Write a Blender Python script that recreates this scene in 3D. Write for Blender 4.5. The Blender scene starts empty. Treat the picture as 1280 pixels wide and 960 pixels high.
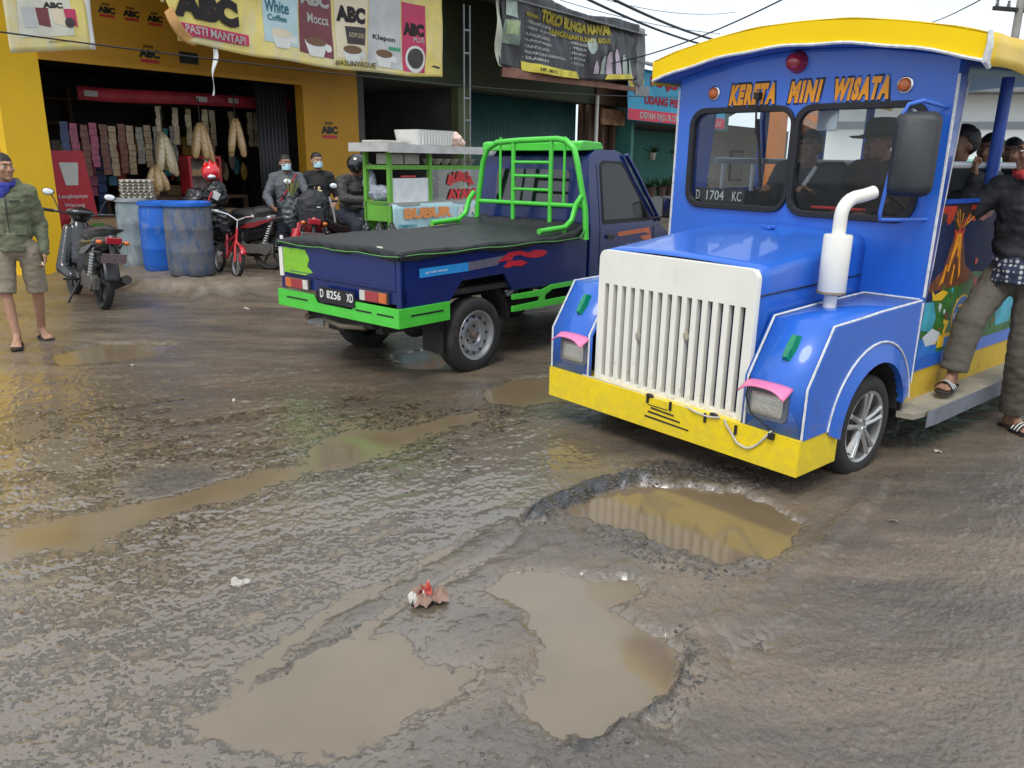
import bpy, math, random
import numpy as np
from mathutils import Vector, Matrix, noise
from mathutils.geometry import tessellate_polygon
R = math.radians
random.seed(7)
scene = bpy.context.scene
COL = scene.collection

# ---------------- camera, sky, sun, exposure ----------------
cam_d = bpy.data.cameras.new('camera'); cam = bpy.data.objects.new('camera', cam_d); COL.objects.link(cam)
PITCH, ROLL = 0.272, 0.0116
Fv = Vector((0, math.cos(PITCH), -math.sin(PITCH))); R0 = Vector((1, 0, 0)); U0 = R0.cross(Fv)
Rv = math.cos(ROLL)*R0 + math.sin(ROLL)*U0; Uv = -math.sin(ROLL)*R0 + math.cos(ROLL)*U0
mw = Matrix((Rv, Uv, -Fv)).transposed().to_4x4(); mw.translation = Vector((0, 0, 1.6))
cam.matrix_world = mw
cam_d.sensor_width = 36; cam_d.lens = 994.685*36/1280; cam_d.clip_start = .05; cam_d.clip_end = 800
scene.camera = cam
scene.render.resolution_x = 1024; scene.render.resolution_y = 768
w = bpy.data.worlds.new('World'); scene.world = w; w.use_nodes = True
nt = w.node_tree; N = nt.nodes; L = nt.links
bg = N['Background']
sky = N.new('ShaderNodeTexSky'); sky.sky_type = 'NISHITA'; sky.sun_disc = False
SUN_EL, SUN_AZ = R(58), R(200)      # azimuth clockwise from +Y
sky.sun_elevation = SUN_EL; sky.sun_rotation = SUN_AZ
tc = N.new('ShaderNodeTexCoord'); no = N.new('ShaderNodeTexNoise'); no.inputs['Scale'].default_value = 2.2; no.inputs['Detail'].default_value = 5
mpn = N.new('ShaderNodeMapping'); mpn.inputs['Scale'].default_value = (1, 1, 2.5)
L.new(tc.outputs['Generated'], mpn.inputs['Vector']); L.new(mpn.outputs['Vector'], no.inputs['Vector'])
cr = N.new('ShaderNodeValToRGB'); cr.color_ramp.elements[0].position = .3; cr.color_ramp.elements[1].position = .7
cr.color_ramp.elements[0].color = (5.3, 5.9, 6.6, 1); cr.color_ramp.elements[1].color = (7.0, 7.5, 8.0, 1)
L.new(no.outputs['Fac'], cr.inputs['Fac'])
mx = N.new('ShaderNodeMix'); mx.data_type = 'RGBA'; mx.inputs['Factor'].default_value = .9
L.new(sky.outputs['Color'], mx.inputs['A']); L.new(cr.outputs['Color'], mx.inputs['B']); L.new(mx.outputs['Result'], bg.inputs['Color'])
bg.inputs['Strength'].default_value = .115
sd = bpy.data.lights.new('sun', 'SUN'); sd.energy = 1.5; sd.angle = R(25); sd.color = (1, .97, .92)
sun = bpy.data.objects.new('sun', sd); COL.objects.link(sun)
sdir = Vector((math.sin(SUN_AZ)*math.cos(SUN_EL), math.cos(SUN_AZ)*math.cos(SUN_EL), math.sin(SUN_EL)))
sun.rotation_euler = sdir.to_track_quat('Z', 'Y').to_euler()
vs = scene.view_settings; vs.view_transform = 'Standard'; vs.look = 'None'; vs.exposure = 0.58; vs.gamma = 1; vs.use_curve_mapping = False

# ---------------- helpers ----------------
def tag(o, label=None, cat=None, group=None, kind=None):
    if label: o['label'] = label
    if cat: o['category'] = cat
    if group: o['group'] = group
    if kind: o['kind'] = kind
    return o
def thing(name, label, cat, loc=(0, 0, 0), rz=0, group=None, roll=0):
    o = bpy.data.objects.new(name, None); COL.objects.link(o); o.empty_display_size = .1
    o.location = loc; o.rotation_euler = (roll, 0, rz)
    return tag(o, label, cat, group)
def link(name, me, parent=None):
    o = bpy.data.objects.new(name, me); COL.objects.link(o)
    if parent: o.parent = parent
    return o
def frame_from(d):
    d = Vector(d).normalized(); a = Vector((0, 0, 1)) if abs(d.z) < .9 else Vector((1, 0, 0))
    x = d.cross(a).normalized(); return x, d.cross(x).normalized(), d
class MB:
    def __init__(s): s.v = []; s.f = []; s.m = []
    def add(s, vs, fs, mi=0):
        b = len(s.v); s.v += [tuple(v) for v in vs]; s.f += [tuple(i+b for i in f) for f in fs]; s.m += [mi]*len(fs); return s
    def box(s, c, d, rz=0, mi=0, M=None):
        c = Vector(c); h = Vector(d)/2; q = Matrix.Rotation(rz, 3, 'Z') if M is None else M
        vs = [c + q @ Vector((x*h.x, y*h.y, z*h.z)) for x in (-1, 1) for y in (-1, 1) for z in (-1, 1)]
        return s.add(vs, [(0,1,3,2),(4,6,7,5),(0,4,5,1),(2,3,7,6),(0,2,6,4),(1,5,7,3)], mi)
    def bx(s, lo, hi, mi=0):
        return s.box([(a+b)/2 for a, b in zip(lo, hi)], [abs(b-a) for a, b in zip(lo, hi)], 0, mi)
    def prism(s, poly, ax, a, b, mi=0):
        n = len(poly)
        def P(p, t):
            return {'x': (t, p[0], p[1]), 'y': (p[0], t, p[1]), 'z': (p[0], p[1], t)}[ax]
        vs = [P(p, a) for p in poly]+[P(p, b) for p in poly]
        tri = tessellate_polygon([[Vector((p[0], p[1], 0)) for p in poly]])
        fs = [tuple(t) for t in tri]+[tuple(i+n for i in reversed(t)) for t in tri]
        fs += [(i, (i+1) % n, (i+1) % n+n, i+n) for i in range(n)]
        return s.add(vs, fs, mi)
    def tube(s, path, r, n=8, mi=0, cap=True, sq=1.0):
        path = [Vector(p) for p in path]; k = len(path)
        rs = r if isinstance(r, (list, tuple)) else [r]*k
        vs = []; px = None
        for i, p in enumerate(path):
            d = (path[min(i+1, k-1)]-path[max(i-1, 0)]).normalized()
            if px is None: x, y, _ = frame_from(d)
            else:
                x = (px - d*px.dot(d)).normalized(); y = d.cross(x)
            px = x
            for j in range(n):
                a = 2*math.pi*j/n; vs.append(p + x*(rs[i]*math.cos(a)) + y*(rs[i]*sq*math.sin(a)))
        fs = [(i*n+j, i*n+(j+1) % n, (i+1)*n+(j+1) % n, (i+1)*n+j) for i in range(k-1) for j in range(n)]
        if cap: fs += [tuple(range(n-1, -1, -1)), tuple((k-1)*n+j for j in range(n))]
        return s.add(vs, fs, mi)
    def lathe(s, prof, c, ax=(0, 0, 1), n=24, mi=0, closed=False, caps=True):
        x, y, d = frame_from(ax); c = Vector(c); vs = []
        for r, h in prof:
            for j in range(n):
                a = 2*math.pi*j/n; vs.append(c + d*h + (x*math.cos(a)+y*math.sin(a))*max(r, 1e-4))
        k = len(prof); fs = []
        for i in range(k if closed else k-1):
            for j in range(n):
                fs.append((i*n+j, ((i+1) % k)*n+j, ((i+1) % k)*n+(j+1) % n, i*n+(j+1) % n))
        if not closed and caps: fs += [tuple(range(n)), tuple((k-1)*n+j for j in range(n-1, -1, -1))]
        return s.add(vs, fs, mi)
    def ell(s, c, r, n=16, M=None, mi=0):
        c = Vector(c); r = (r, r, r) if not isinstance(r, (tuple, list)) else r; M = M or Matrix.Identity(3)
        vs = []; m = max(6, n//2)
        for i in range(1, m):
            t = math.pi*i/m
            for j in range(n):
                a = 2*math.pi*j/n
                vs.append(c + M @ Vector((r[0]*math.sin(t)*math.cos(a), r[1]*math.sin(t)*math.sin(a), r[2]*math.cos(t))))
        vs += [c + M @ Vector((0, 0, r[2])), c + M @ Vector((0, 0, -r[2]))]; T = len(vs)-2; B = T+1
        fs = [(i*n+j, (i+1)*n+j, (i+1)*n+(j+1) % n, i*n+(j+1) % n) for i in range(m-2) for j in range(n)]
        fs += [(T, j, (j+1) % n) for j in range(n)]+[(B, (m-2)*n+(j+1) % n, (m-2)*n+j) for j in range(n)]
        return s.add(vs, fs, mi)
    def cap(s, a, b, ra, rb=None, n=12, flat=False, sq=1):   # tapered capsule
        a = Vector(a); b = Vector(b); rb = ra if rb is None else rb
        d = (b-a).normalized(); pts = []; rs = []
        st = (0,) if flat else (80, 55, 30, 0)
        for t in st: pts.append(a - d*ra*math.sin(R(t))); rs.append(max(ra*math.cos(R(t)), 1e-3))
        for t in reversed(st): pts.append(b + d*rb*math.sin(R(t))); rs.append(max(rb*math.cos(R(t)), 1e-3))
        return s.tube(pts, rs, n, 0, True, sq)
    def grid(s, fn, nu, nv, mi=0, thick=0):
        vs = [fn(i/nu, j/nv) for j in range(nv+1) for i in range(nu+1)]; W = nu+1
        fs = [(j*W+i, j*W+i+1, (j+1)*W+i+1, (j+1)*W+i) for j in range(nv) for i in range(nu)]
        return s.add(vs, fs, mi)
    def mesh(s, name, mats=None, smooth=38):
        me = bpy.data.meshes.new(name); me.from_pydata(s.v, [], s.f)
        mats = mats if isinstance(mats, (list, tuple)) else [mats]
        for m in mats:
            if m: me.materials.append(m)
        if len(mats) > 1: me.polygons.foreach_set('material_index', s.m)
        import bmesh
        bm = bmesh.new(); bm.from_mesh(me); bmesh.ops.recalc_face_normals(bm, faces=bm.faces); bm.to_mesh(me); bm.free()
        if smooth is not None and len(me.polygons):
            me.polygons.foreach_set('use_smooth', [True]*len(me.polygons))
            if smooth < 180: me.set_sharp_from_angle(angle=R(smooth))
        me.update(); return me
    def build(s, name, mats, parent=None, bevel=0, smooth=38, thick=0, seg=2):
        o = link(name, s.mesh(name, mats, smooth), parent)
        if thick:
            md = o.modifiers.new('t', 'SOLIDIFY'); md.thickness = thick; md.offset = 0
        if bevel:
            md = o.modifiers.new('b', 'BEVEL'); md.width = bevel; md.segments = seg; md.limit_method = 'ANGLE'; md.angle_limit = R(35)
            md.harden_normals = True
        return o
def evalmesh(o):
    dg = bpy.context.evaluated_depsgraph_get(); dg.update()
    me = bpy.data.meshes.new_from_object(o.evaluated_get(dg), depsgraph=dg)
    return me
def blob(mb, name, mat, parent, vox=.01, sm=2, wr=0, wrs=12, flatten=None):
    """union of overlapping shapes -> one continuous smooth surface"""
    t = link('t', mb.mesh('t', None, None))
    m = t.modifiers.new('r', 'REMESH'); m.mode = 'VOXEL'; m.voxel_size = vox
    if sm:
        q = t.modifiers.new('s', 'SMOOTH'); q.iterations = sm; q.factor = .5
    me = evalmesh(t); od = t.data; bpy.data.objects.remove(t); bpy.data.meshes.remove(od)
    if wr:
        nr = [v.normal.copy() for v in me.vertices]
        for v, n_ in zip(me.vertices, nr):
            c = v.co; a = noise.noise(Vector((c.x*wrs, c.y*wrs, c.z*wrs*1.9))) + .6*noise.noise(Vector((c.x*wrs*2.3+5, c.y*wrs*2.3, c.z*wrs*3+9)))
            v.co = c + n_*(wr*a)
    me.name = name; me.materials.clear(); me.materials.append(mat)
    me.polygons.foreach_set('use_smooth', [True]*len(me.polygons)); me.update()
    return link(name, me, parent)
def plate(outlines, thick, name, mat, parent, M, bevel=0):
    """flat plate with holes: first outline outer, others holes; local xy -> M"""
    cu = bpy.data.curves.new('c', 'CURVE'); cu.dimensions = '2D'; cu.fill_mode = 'BOTH'; cu.extrude = thick/2; cu.bevel_depth = bevel; cu.offset = -bevel
    for ol in outlines:
        sp = cu.splines.new('POLY'); sp.points.add(len(ol)-1); sp.use_cyclic_u = True
        for p, q in zip(sp.points, ol): p.co = (q[0], q[1], 0, 1)
    t = link('t', cu); me = evalmesh(t); bpy.data.objects.remove(t); bpy.data.curves.remove(cu)
    me.transform(M); me.name = name; me.materials.clear(); me.materials.append(mat)
    me.polygons.foreach_set('use_smooth', [True]*len(me.polygons)); me.set_sharp_from_angle(angle=R(30))
    return link(name, me, parent)
def basis(o, x, y):
    x = Vector(x).normalized(); y = Vector(y); y = (y - x*y.dot(x)).normalized(); z = x.cross(y)
    m = Matrix((x, y, z)).transposed().to_4x4(); m.translation = Vector(o); return m
def rrect(x0, y0, x1, y1, r, n=5):
    out = []
    for cx, cy, a0 in ((x1-r, y1-r, 0), (x0+r, y1-r, 90), (x0+r, y0+r, 180), (x1-r, y0+r, 270)):
        for k in range(n+1):
            a = R(a0+90*k/n); out.append((cx+r*math.cos(a), cy+r*math.sin(a)))
    return out
def circ(cx, cy, r, n=20, ry=None): return [(cx+r*math.cos(2*math.pi*k/n), cy+(ry or r)*math.sin(2*math.pi*k/n)) for k in range(n)]
def text(name, s, mat, parent, fn, w, h, bold=.02, ext=.0015, shear=0, spacing=1.0, sub=0):
    """letters filling a w x h box; fn(x, y, z) -> point on the surface that carries them"""
    cu = bpy.data.curves.new('t', 'FONT'); cu.body = s; cu.size = 1; cu.offset = bold; cu.shear = shear; cu.space_character = spacing
    cu.resolution_u = 3; cu.extrude = .02
    t = link('t', cu); me = evalmesh(t); bpy.data.objects.remove(t); bpy.data.curves.remove(cu)
    if sub:
        import bmesh
        bm = bmesh.new(); bm.from_mesh(me)
        for _ in range(sub):
            es = [e for e in bm.edges if e.calc_length() > .14]
            if es: bmesh.ops.subdivide_edges(bm, edges=es, cuts=1); bmesh.ops.triangulate(bm, faces=bm.faces)
        bm.to_mesh(me); bm.free()
    xs = [v.co.x for v in me.vertices]; ys = [v.co.y for v in me.vertices]
    x0, x1, y0, y1 = min(xs), max(xs), min(ys), max(ys)
    for v in me.vertices:
        v.co = fn((v.co.x-x0)/(x1-x0)*w, (v.co.y-y0)/(y1-y0)*h, ext if v.co.z > 0 else 0)
    me.name = name; me.materials.clear(); me.materials.append(mat); me.update()
    return link(name, me, parent)
def on(M): return lambda x, y, z: M @ Vector((x, y, z))
# ---- materials ----
_mats = {}
def M_(name, col, rough=.5, metal=0, var=.12, scale=6, bump=0, bscale=60, coat=0, dirt=None, spec=.5, emit=0, splash=0):
    """dirt = (colour, amount 0..1, scale)"""
    if name in _mats: return _mats[name]
    m = bpy.data.materials.new(name); m.use_nodes = True; n = m.node_tree.nodes; l = m.node_tree.links; b = n['Principled BSDF']
    tc = n.new('ShaderNodeTexCoord'); nz = n.new('ShaderNodeTexNoise'); nz.inputs['Scale'].default_value = scale; nz.inputs['Detail'].default_value = 6; nz.inputs['Roughness'].default_value = .65
    l.new(tc.outputs['Object'], nz.inputs['Vector'])
    r = n.new('ShaderNodeValToRGB'); c = Vector(col[:3]); e = r.color_ramp.elements
    e[0].position = .3; e[1].position = .7
    e[0].color = (*[max(0, x*(1-var)) for x in c], 1); e[1].color = (*[min(1, x*(1+var)) for x in c], 1)
    l.new(nz.outputs['Fac'], r.inputs['Fac']); out = r.outputs['Color']
    rr = n.new('ShaderNodeMapRange'); rr.inputs['To Min'].default_value = max(.02, rough*.8); rr.inputs['To Max'].default_value = min(1, rough*1.25)
    l.new(nz.outputs['Fac'], rr.inputs['Value']); rout = rr.outputs['Result']
    if dirt:
        dz = n.new('ShaderNodeTexNoise'); dz.inputs['Scale'].default_value = dirt[2]; dz.inputs['Detail'].default_value = 8; dz.inputs['Roughness'].default_value = .7
        mp = n.new('ShaderNodeMapping'); mp.inputs['Scale'].default_value = (1, 1, .45); mp.inputs['Location'].default_value = (3.1, 7.7, 1.3)
        l.new(tc.outputs['Object'], mp.inputs['Vector']); l.new(mp.outputs['Vector'], dz.inputs['Vector'])
        mr = n.new('ShaderNodeMapRange'); th = .72-.4*dirt[1]; mr.inputs['From Min'].default_value = th; mr.inputs['From Max'].default_value = th+.16; mr.inputs['To Max'].default_value = min(1, .35+.6*dirt[1])
        l.new(dz.outputs['Fac'], mr.inputs['Value'])
        mxx = n.new('ShaderNodeMix'); mxx.data_type = 'RGBA'; l.new(mr.outputs['Result'], mxx.inputs['Factor']); l.new(out, mxx.inputs['A']); mxx.inputs['B'].default_value = (*dirt[0], 1); out = mxx.outputs['Result']
        m2 = n.new('ShaderNodeMix'); l.new(mr.outputs['Result'], m2.inputs['Factor']); l.new(rout, m2.inputs['A']); m2.inputs['B'].default_value = .8; rout = m2.outputs['Result']
    if splash:      # dried mud splashes, thick near the road and thinning upwards
        sz = n.new('ShaderNodeSeparateXYZ'); l.new(tc.outputs['Object'], sz.inputs[0])
        a1 = n.new('ShaderNodeMapRange'); a1.inputs[1].default_value = .08; a1.inputs[2].default_value = .75; a1.inputs[3].default_value = .30; a1.inputs[4].default_value = -.14; l.new(sz.outputs['Z'], a1.inputs[0])
        s1 = n.new('ShaderNodeTexNoise'); s1.inputs['Scale'].default_value = 22; s1.inputs['Detail'].default_value = 9; s1.inputs['Roughness'].default_value = .75; l.new(tc.outputs['Object'], s1.inputs['Vector'])
        ad = n.new('ShaderNodeMath'); ad.operation = 'ADD'; l.new(a1.outputs[0], ad.inputs[0]); l.new(s1.outputs['Fac'], ad.inputs[1])
        m3 = n.new('ShaderNodeMapRange'); m3.inputs[1].default_value = .60; m3.inputs[2].default_value = .80; m3.inputs[4].default_value = splash; l.new(ad.outputs[0], m3.inputs[0])
        x3 = n.new('ShaderNodeMix'); x3.data_type = 'RGBA'; l.new(m3.outputs[0], x3.inputs['Factor']); l.new(out, x3.inputs['A']); x3.inputs['B'].default_value = (.2, .155, .105, 1); out = x3.outputs['Result']
        x4 = n.new('ShaderNodeMix'); l.new(m3.outputs[0], x4.inputs['Factor']); l.new(rout, x4.inputs['A']); x4.inputs['B'].default_value = .85; rout = x4.outputs['Result']
    l.new(out, b.inputs['Base Color']); l.new(rout, b.inputs['Roughness'])
    b.inputs['Metallic'].default_value = metal; b.inputs['Coat Weight'].default_value = coat; b.inputs['Coat Roughness'].default_value = .06
    b.inputs['Specular IOR Level'].default_value = spec
    if bump:
        bz = n.new('ShaderNodeTexNoise'); bz.inputs['Scale'].default_value = bscale; bz.inputs['Detail'].default_value = 4
        l.new(tc.outputs['Object'], bz.inputs['Vector']); bp = n.new('ShaderNodeBump'); bp.inputs['Strength'].default_value = bump; bp.inputs['Distance'].default_value = .01
        l.new(bz.outputs['Fac'], bp.inputs['Height']); l.new(bp.outputs['Normal'], b.inputs['Normal'])
    if emit: b.inputs['Emission Color'].default_value = (*col[:3], 1); b.inputs['Emission Strength'].default_value = emit
    _mats[name] = m; return m
def glass(name, tint=(.55, .6, .6), k=1.0):
    if name in _mats: return _mats[name]
    m = bpy.data.materials.new(name); m.use_nodes = True; n = m.node_tree.nodes; l = m.node_tree.links; n.remove(n['Principled BSDF'])
    t = n.new('ShaderNodeBsdfTransparent'); t.inputs['Color'].default_value = (*tint, 1)
    g = n.new('ShaderNodeBsdfGlossy'); g.inputs['Roughness'].default_value = .02
    f = n.new('ShaderNodeFresnel'); f.inputs['IOR'].default_value = 1.5
    mu = n.new('ShaderNodeMath'); mu.operation = 'MULTIPLY'; mu.inputs[1].default_value = k; mu.use_clamp = True; l.new(f.outputs[0], mu.inputs[0])
    x = n.new('ShaderNodeMixShader'); l.new(mu.outputs[0], x.inputs[0]); l.new(t.outputs[0], x.inputs[1]); l.new(g.outputs[0], x.inputs[2]); l.new(x.outputs[0], n['Material Output'].inputs['Surface'])
    _mats[name] = m; return m
MUD = (.13, .1, .07)
blue = M_('train_blue_paint', (.018, .125, .56), .36, 0, .08, 3, .05, 6, .45, (( .1, .12, .2), .16, 3), .5, 0, .55)
bluin = M_('blue_inside_paint', (.03, .09, .42), .45, 0, .1, 3)
yel = M_('yellow_paint', (.86, .6, .0), .38, 0, .05, 4, .03, 20, .3, ((.4, .3, .06), .22, 5), .3)
yelr = M_('roof_yellow_paint', (.9, .6, .0), .5, 0, .04, 2, .05, 8, 0, ((.6, .45, .08), .1, 6), .25)
white = M_('white_paint', (.8, .78, .7), .38, 0, .04, 5, .03, 20, .2, ((.5, .44, .33), .24, 6), .5, 0, .6)
trimw = M_('white_bead', (.62, .63, .63), .5, 0, .25, 25, .2, 60)
rubber = M_('black_rubber', (.012, .012, .013), .6, 0, .2, 20, .1, 80)
tyre = M_('tyre_rubber', (.022, .021, .02), .75, 0, .25, 15, .35, 90, 0, (MUD, .35, 9))
black = M_('black_plastic', (.014, .014, .016), .38, 0, .2, 10)
alloy = M_('alloy', (.5, .5, .49), .35, .85, .12, 12, 0, 60, 0, (MUD, .3, 10))
steel = M_('grey_steel', (.42, .43, .44), .42, .7, .15, 14, 0, 60, 0, (MUD, .25, 14))
chrome = M_('chrome', (.7, .7, .7), .15, 1, .05, 10)
under = M_('underbody', (.02, .019, .018), .8, 0, .3, 10, .2, 40, 0, (MUD, .4, 6))
pink = M_('pink_paint', (.75, .2, .38), .4)
greenp = M_('green_lens', (.0, .22, .1), .2, 0, .2, 30, .1, 80, .5)
lens = M_('headlamp_lens', (.5, .48, .42), .12, .25, .1, 40, .5, 90, 1)
redlens = M_('red_lens', (.35, .01, .02), .15, 0, .1, 20, .2, 90, 1)
amber = M_('amber_lens', (.62, .13, .01), .2, 0, .15, 40, .4, 120, .8)
orange = M_('orange_letters', (.85, .32, .01), .45)
inkb = M_('black_ink', (.01, .01, .012), .5)
inkw = M_('white_ink', (.75, .75, .73), .5)
clear = glass('window_glass', (.9, .92, .92), .45)
dark_glass = glass('tinted_glass', (.14, .16, .17), 1.2)
# ---------------- ground ----------------
PUD = {'P1':[(0.281, 3.483), (0.426, 3.675), (0.66, 3.773), (0.907, 3.78), (1.129, 3.695), (1.258, 3.528), (1.303, 3.354), (1.219, 3.177), (1.075, 3.049), (0.872, 2.982), (0.728, 3.091), (0.581, 3.254), (0.415, 3.381)],
'P2':[(-0.069, 2.774), (0.009, 2.901), (0.138, 2.885), (0.342, 2.826), (0.485, 2.829), (0.516, 2.727), (0.383, 2.639), (0.472, 2.534), (0.57, 2.446), (0.574, 2.298), (0.502, 2.125), (0.391, 2.002), (0.242, 1.932), (0.128, 1.963), (0.047, 2.014), (0.083, 2.205), (0.099, 2.427), (0.054, 2.605)],
'P3':[(-0.818, 2.071), (-0.774, 2.169), (-0.685, 2.318), (-0.547, 2.433), (-0.378, 2.417), (-0.305, 2.273), (-0.107, 2.251), (-0.138, 2.129), (-0.278, 2.044), (-0.375, 1.905), (-0.521, 1.846), (-0.738, 1.9), (-0.893, 1.98)],
'P4':[(-2.141, 2.917), (-2.35, 3.242), (-2.114, 3.331), (-1.904, 3.423), (-1.665, 3.664), (-1.401, 3.827), (-1.103, 4.04), (-1.217, 4.312), (-1.008, 4.528), (-0.693, 4.689), (-0.415, 4.942), (-0.188, 5.162), (-0.203, 4.866), (-0.48, 4.546), (-0.715, 4.199), (-0.87, 4.071), (-1.143, 3.946), (-1.334, 3.625), (-1.608, 3.344), (-1.694, 3.141), (-1.933, 3.011)],
'P5':[(-3.886, 6.409), (-3.634, 6.905), (-2.972, 6.939), (-2.922, 6.485), (-3.281, 6.193), (-3.615, 6.1)],
'P6':[(-0.194, 5.472), (-0.0, 5.85), (0.373, 5.984), (0.421, 5.338), (0.057, 5.228), (-0.109, 5.278)],
'P7':[(0.871, 2.467), (0.93, 2.503), (0.956, 2.468), (0.902, 2.386), (0.855, 2.385)],
'P8':[(0.702, 2.301), (0.781, 2.416), (0.819, 2.384), (0.777, 2.281), (0.721, 2.25)],
'P9':[(0.427, 2.003), (0.521, 2.058), (0.539, 2.005), (0.496, 1.936), (0.439, 1.935)],
'P10':[(-1.023, 6.579), (-0.775, 6.8), (-0.471, 6.463), (-0.512, 6.142), (-0.829, 6.127)],
'P11':[(-3.032, 4.529), (-3.07, 4.842), (-2.88, 4.687), (-2.802, 4.465), (-2.884, 4.364)]}
DEP = {'P1': -.055, 'P2': -.016, 'P3': -.012, 'P4': -.011, 'P5': -.008, 'P6': -.02, 'P7': -.006, 'P8': -.006, 'P9': -.006, 'P10': -.012, 'P11': -.004}
RIM = {'rim1':[(0.063, 3.347), (0.113, 3.478), (0.245, 3.65), (0.419, 3.818), (0.596, 3.91), (0.769, 3.982), (0.763, 3.849), (0.576, 3.76), (0.404, 3.655), (0.254, 3.482), (0.191, 3.35)],
'rim2':[(0.611, 2.437), (0.617, 2.299), (0.565, 2.153), (0.466, 2.021), (0.332, 1.917), (0.19, 1.852), (0.147, 1.882), (0.29, 1.949), (0.436, 2.056), (0.531, 2.172), (0.569, 2.298)],
'rim3':[(-0.84, 2.14), (-0.721, 2.252), (-0.643, 2.365), (-0.553, 2.462), (-0.533, 2.429), (-0.63, 2.311), (-0.729, 2.19), (-0.805, 2.109)],
'dark1':[(0.616, 4.058), (0.846, 4.125), (1.26, 4.02), (1.291, 3.7), (1.069, 3.774), (0.834, 3.83)],
'dark2':[(-1.952, 3.811), (-1.796, 3.983), (-1.572, 3.932), (-1.537, 3.77), (-1.715, 3.594), (-1.849, 3.629)],
'rut1':[(1.955, 3.929), (1.512, 3.343), (1.066, 2.861), (0.692, 2.488), (0.698, 2.453), (1.078, 2.8), (1.53, 3.278), (1.978, 3.886)],
'rut2':[(0.007, 3.388), (-0.258, 2.996), (-0.584, 2.618), (-0.78, 2.189), (-0.753, 2.165), (-0.544, 2.565), (-0.221, 2.942), (0.044, 3.305)],
'mud':[(-0.119, 2.866), (0.008, 3.223), (0.23, 3.393), (0.427, 3.157), (0.713, 3.019), (0.515, 2.818), (0.205, 2.926), (0.009, 2.921)],
'rocks':[(0.38, 3.397), (0.576, 3.222), (0.72, 3.055), (0.878, 2.941), (1.085, 3.028), (1.021, 2.925), (0.776, 2.855), (0.545, 3.015), (0.363, 3.217)]}
FD = R(52.6); fx, fy = math.cos(FD), math.sin(FD); FO = (-6.4, 11.0)     # line of the shop fronts
def FP(x, y, z): return Vector((FO[0]+x*fx-y*fy, FO[1]+x*fy+y*fx, z))
def h2(ix, iy, s):
    n = (ix*374761393 + iy*668265263 + s*1442695041) & 0xffffffff
    n = ((n ^ (n >> 13))*1274126177) & 0xffffffff
    return ((n ^ (n >> 16)) & 0xffff)/65535.0
def vn(x, y, s=0):
    ix = np.floor(x).astype(np.int64); iy = np.floor(y).astype(np.int64); a = x-ix; b = y-iy; a = a*a*(3-2*a); b = b*b*(3-2*b)
    return (h2(ix, iy, s)*(1-a)+h2(ix+1, iy, s)*a)*(1-b)+(h2(ix, iy+1, s)*(1-a)+h2(ix+1, iy+1, s)*a)*b - .5
def sdf(px, py, poly):     # signed distance, + inside
    d = np.full(px.shape, 1e9); ins = np.zeros(px.shape, bool); n = len(poly)
    for i in range(n):
        ax, ay = poly[i]; bx, by = poly[(i+1) % n]; ex, ey = bx-ax, by-ay
        t = np.clip(((px-ax)*ex+(py-ay)*ey)/(ex*ex+ey*ey), 0, 1); d = np.minimum(d, (px-ax-t*ex)**2+(py-ay-t*ey)**2)
        c = ((ay > py) != (by > py)); xx = ax+(py-ay)*ex/(ey if abs(ey) > 1e-9 else 1e-9); ins ^= c & (px < xx)
    d = np.sqrt(d); return np.where(ins, d, -d)
def ss(a, b, x): t = np.clip((x-a)/(b-a), 0, 1); return t*t*(3-2*t)
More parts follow.
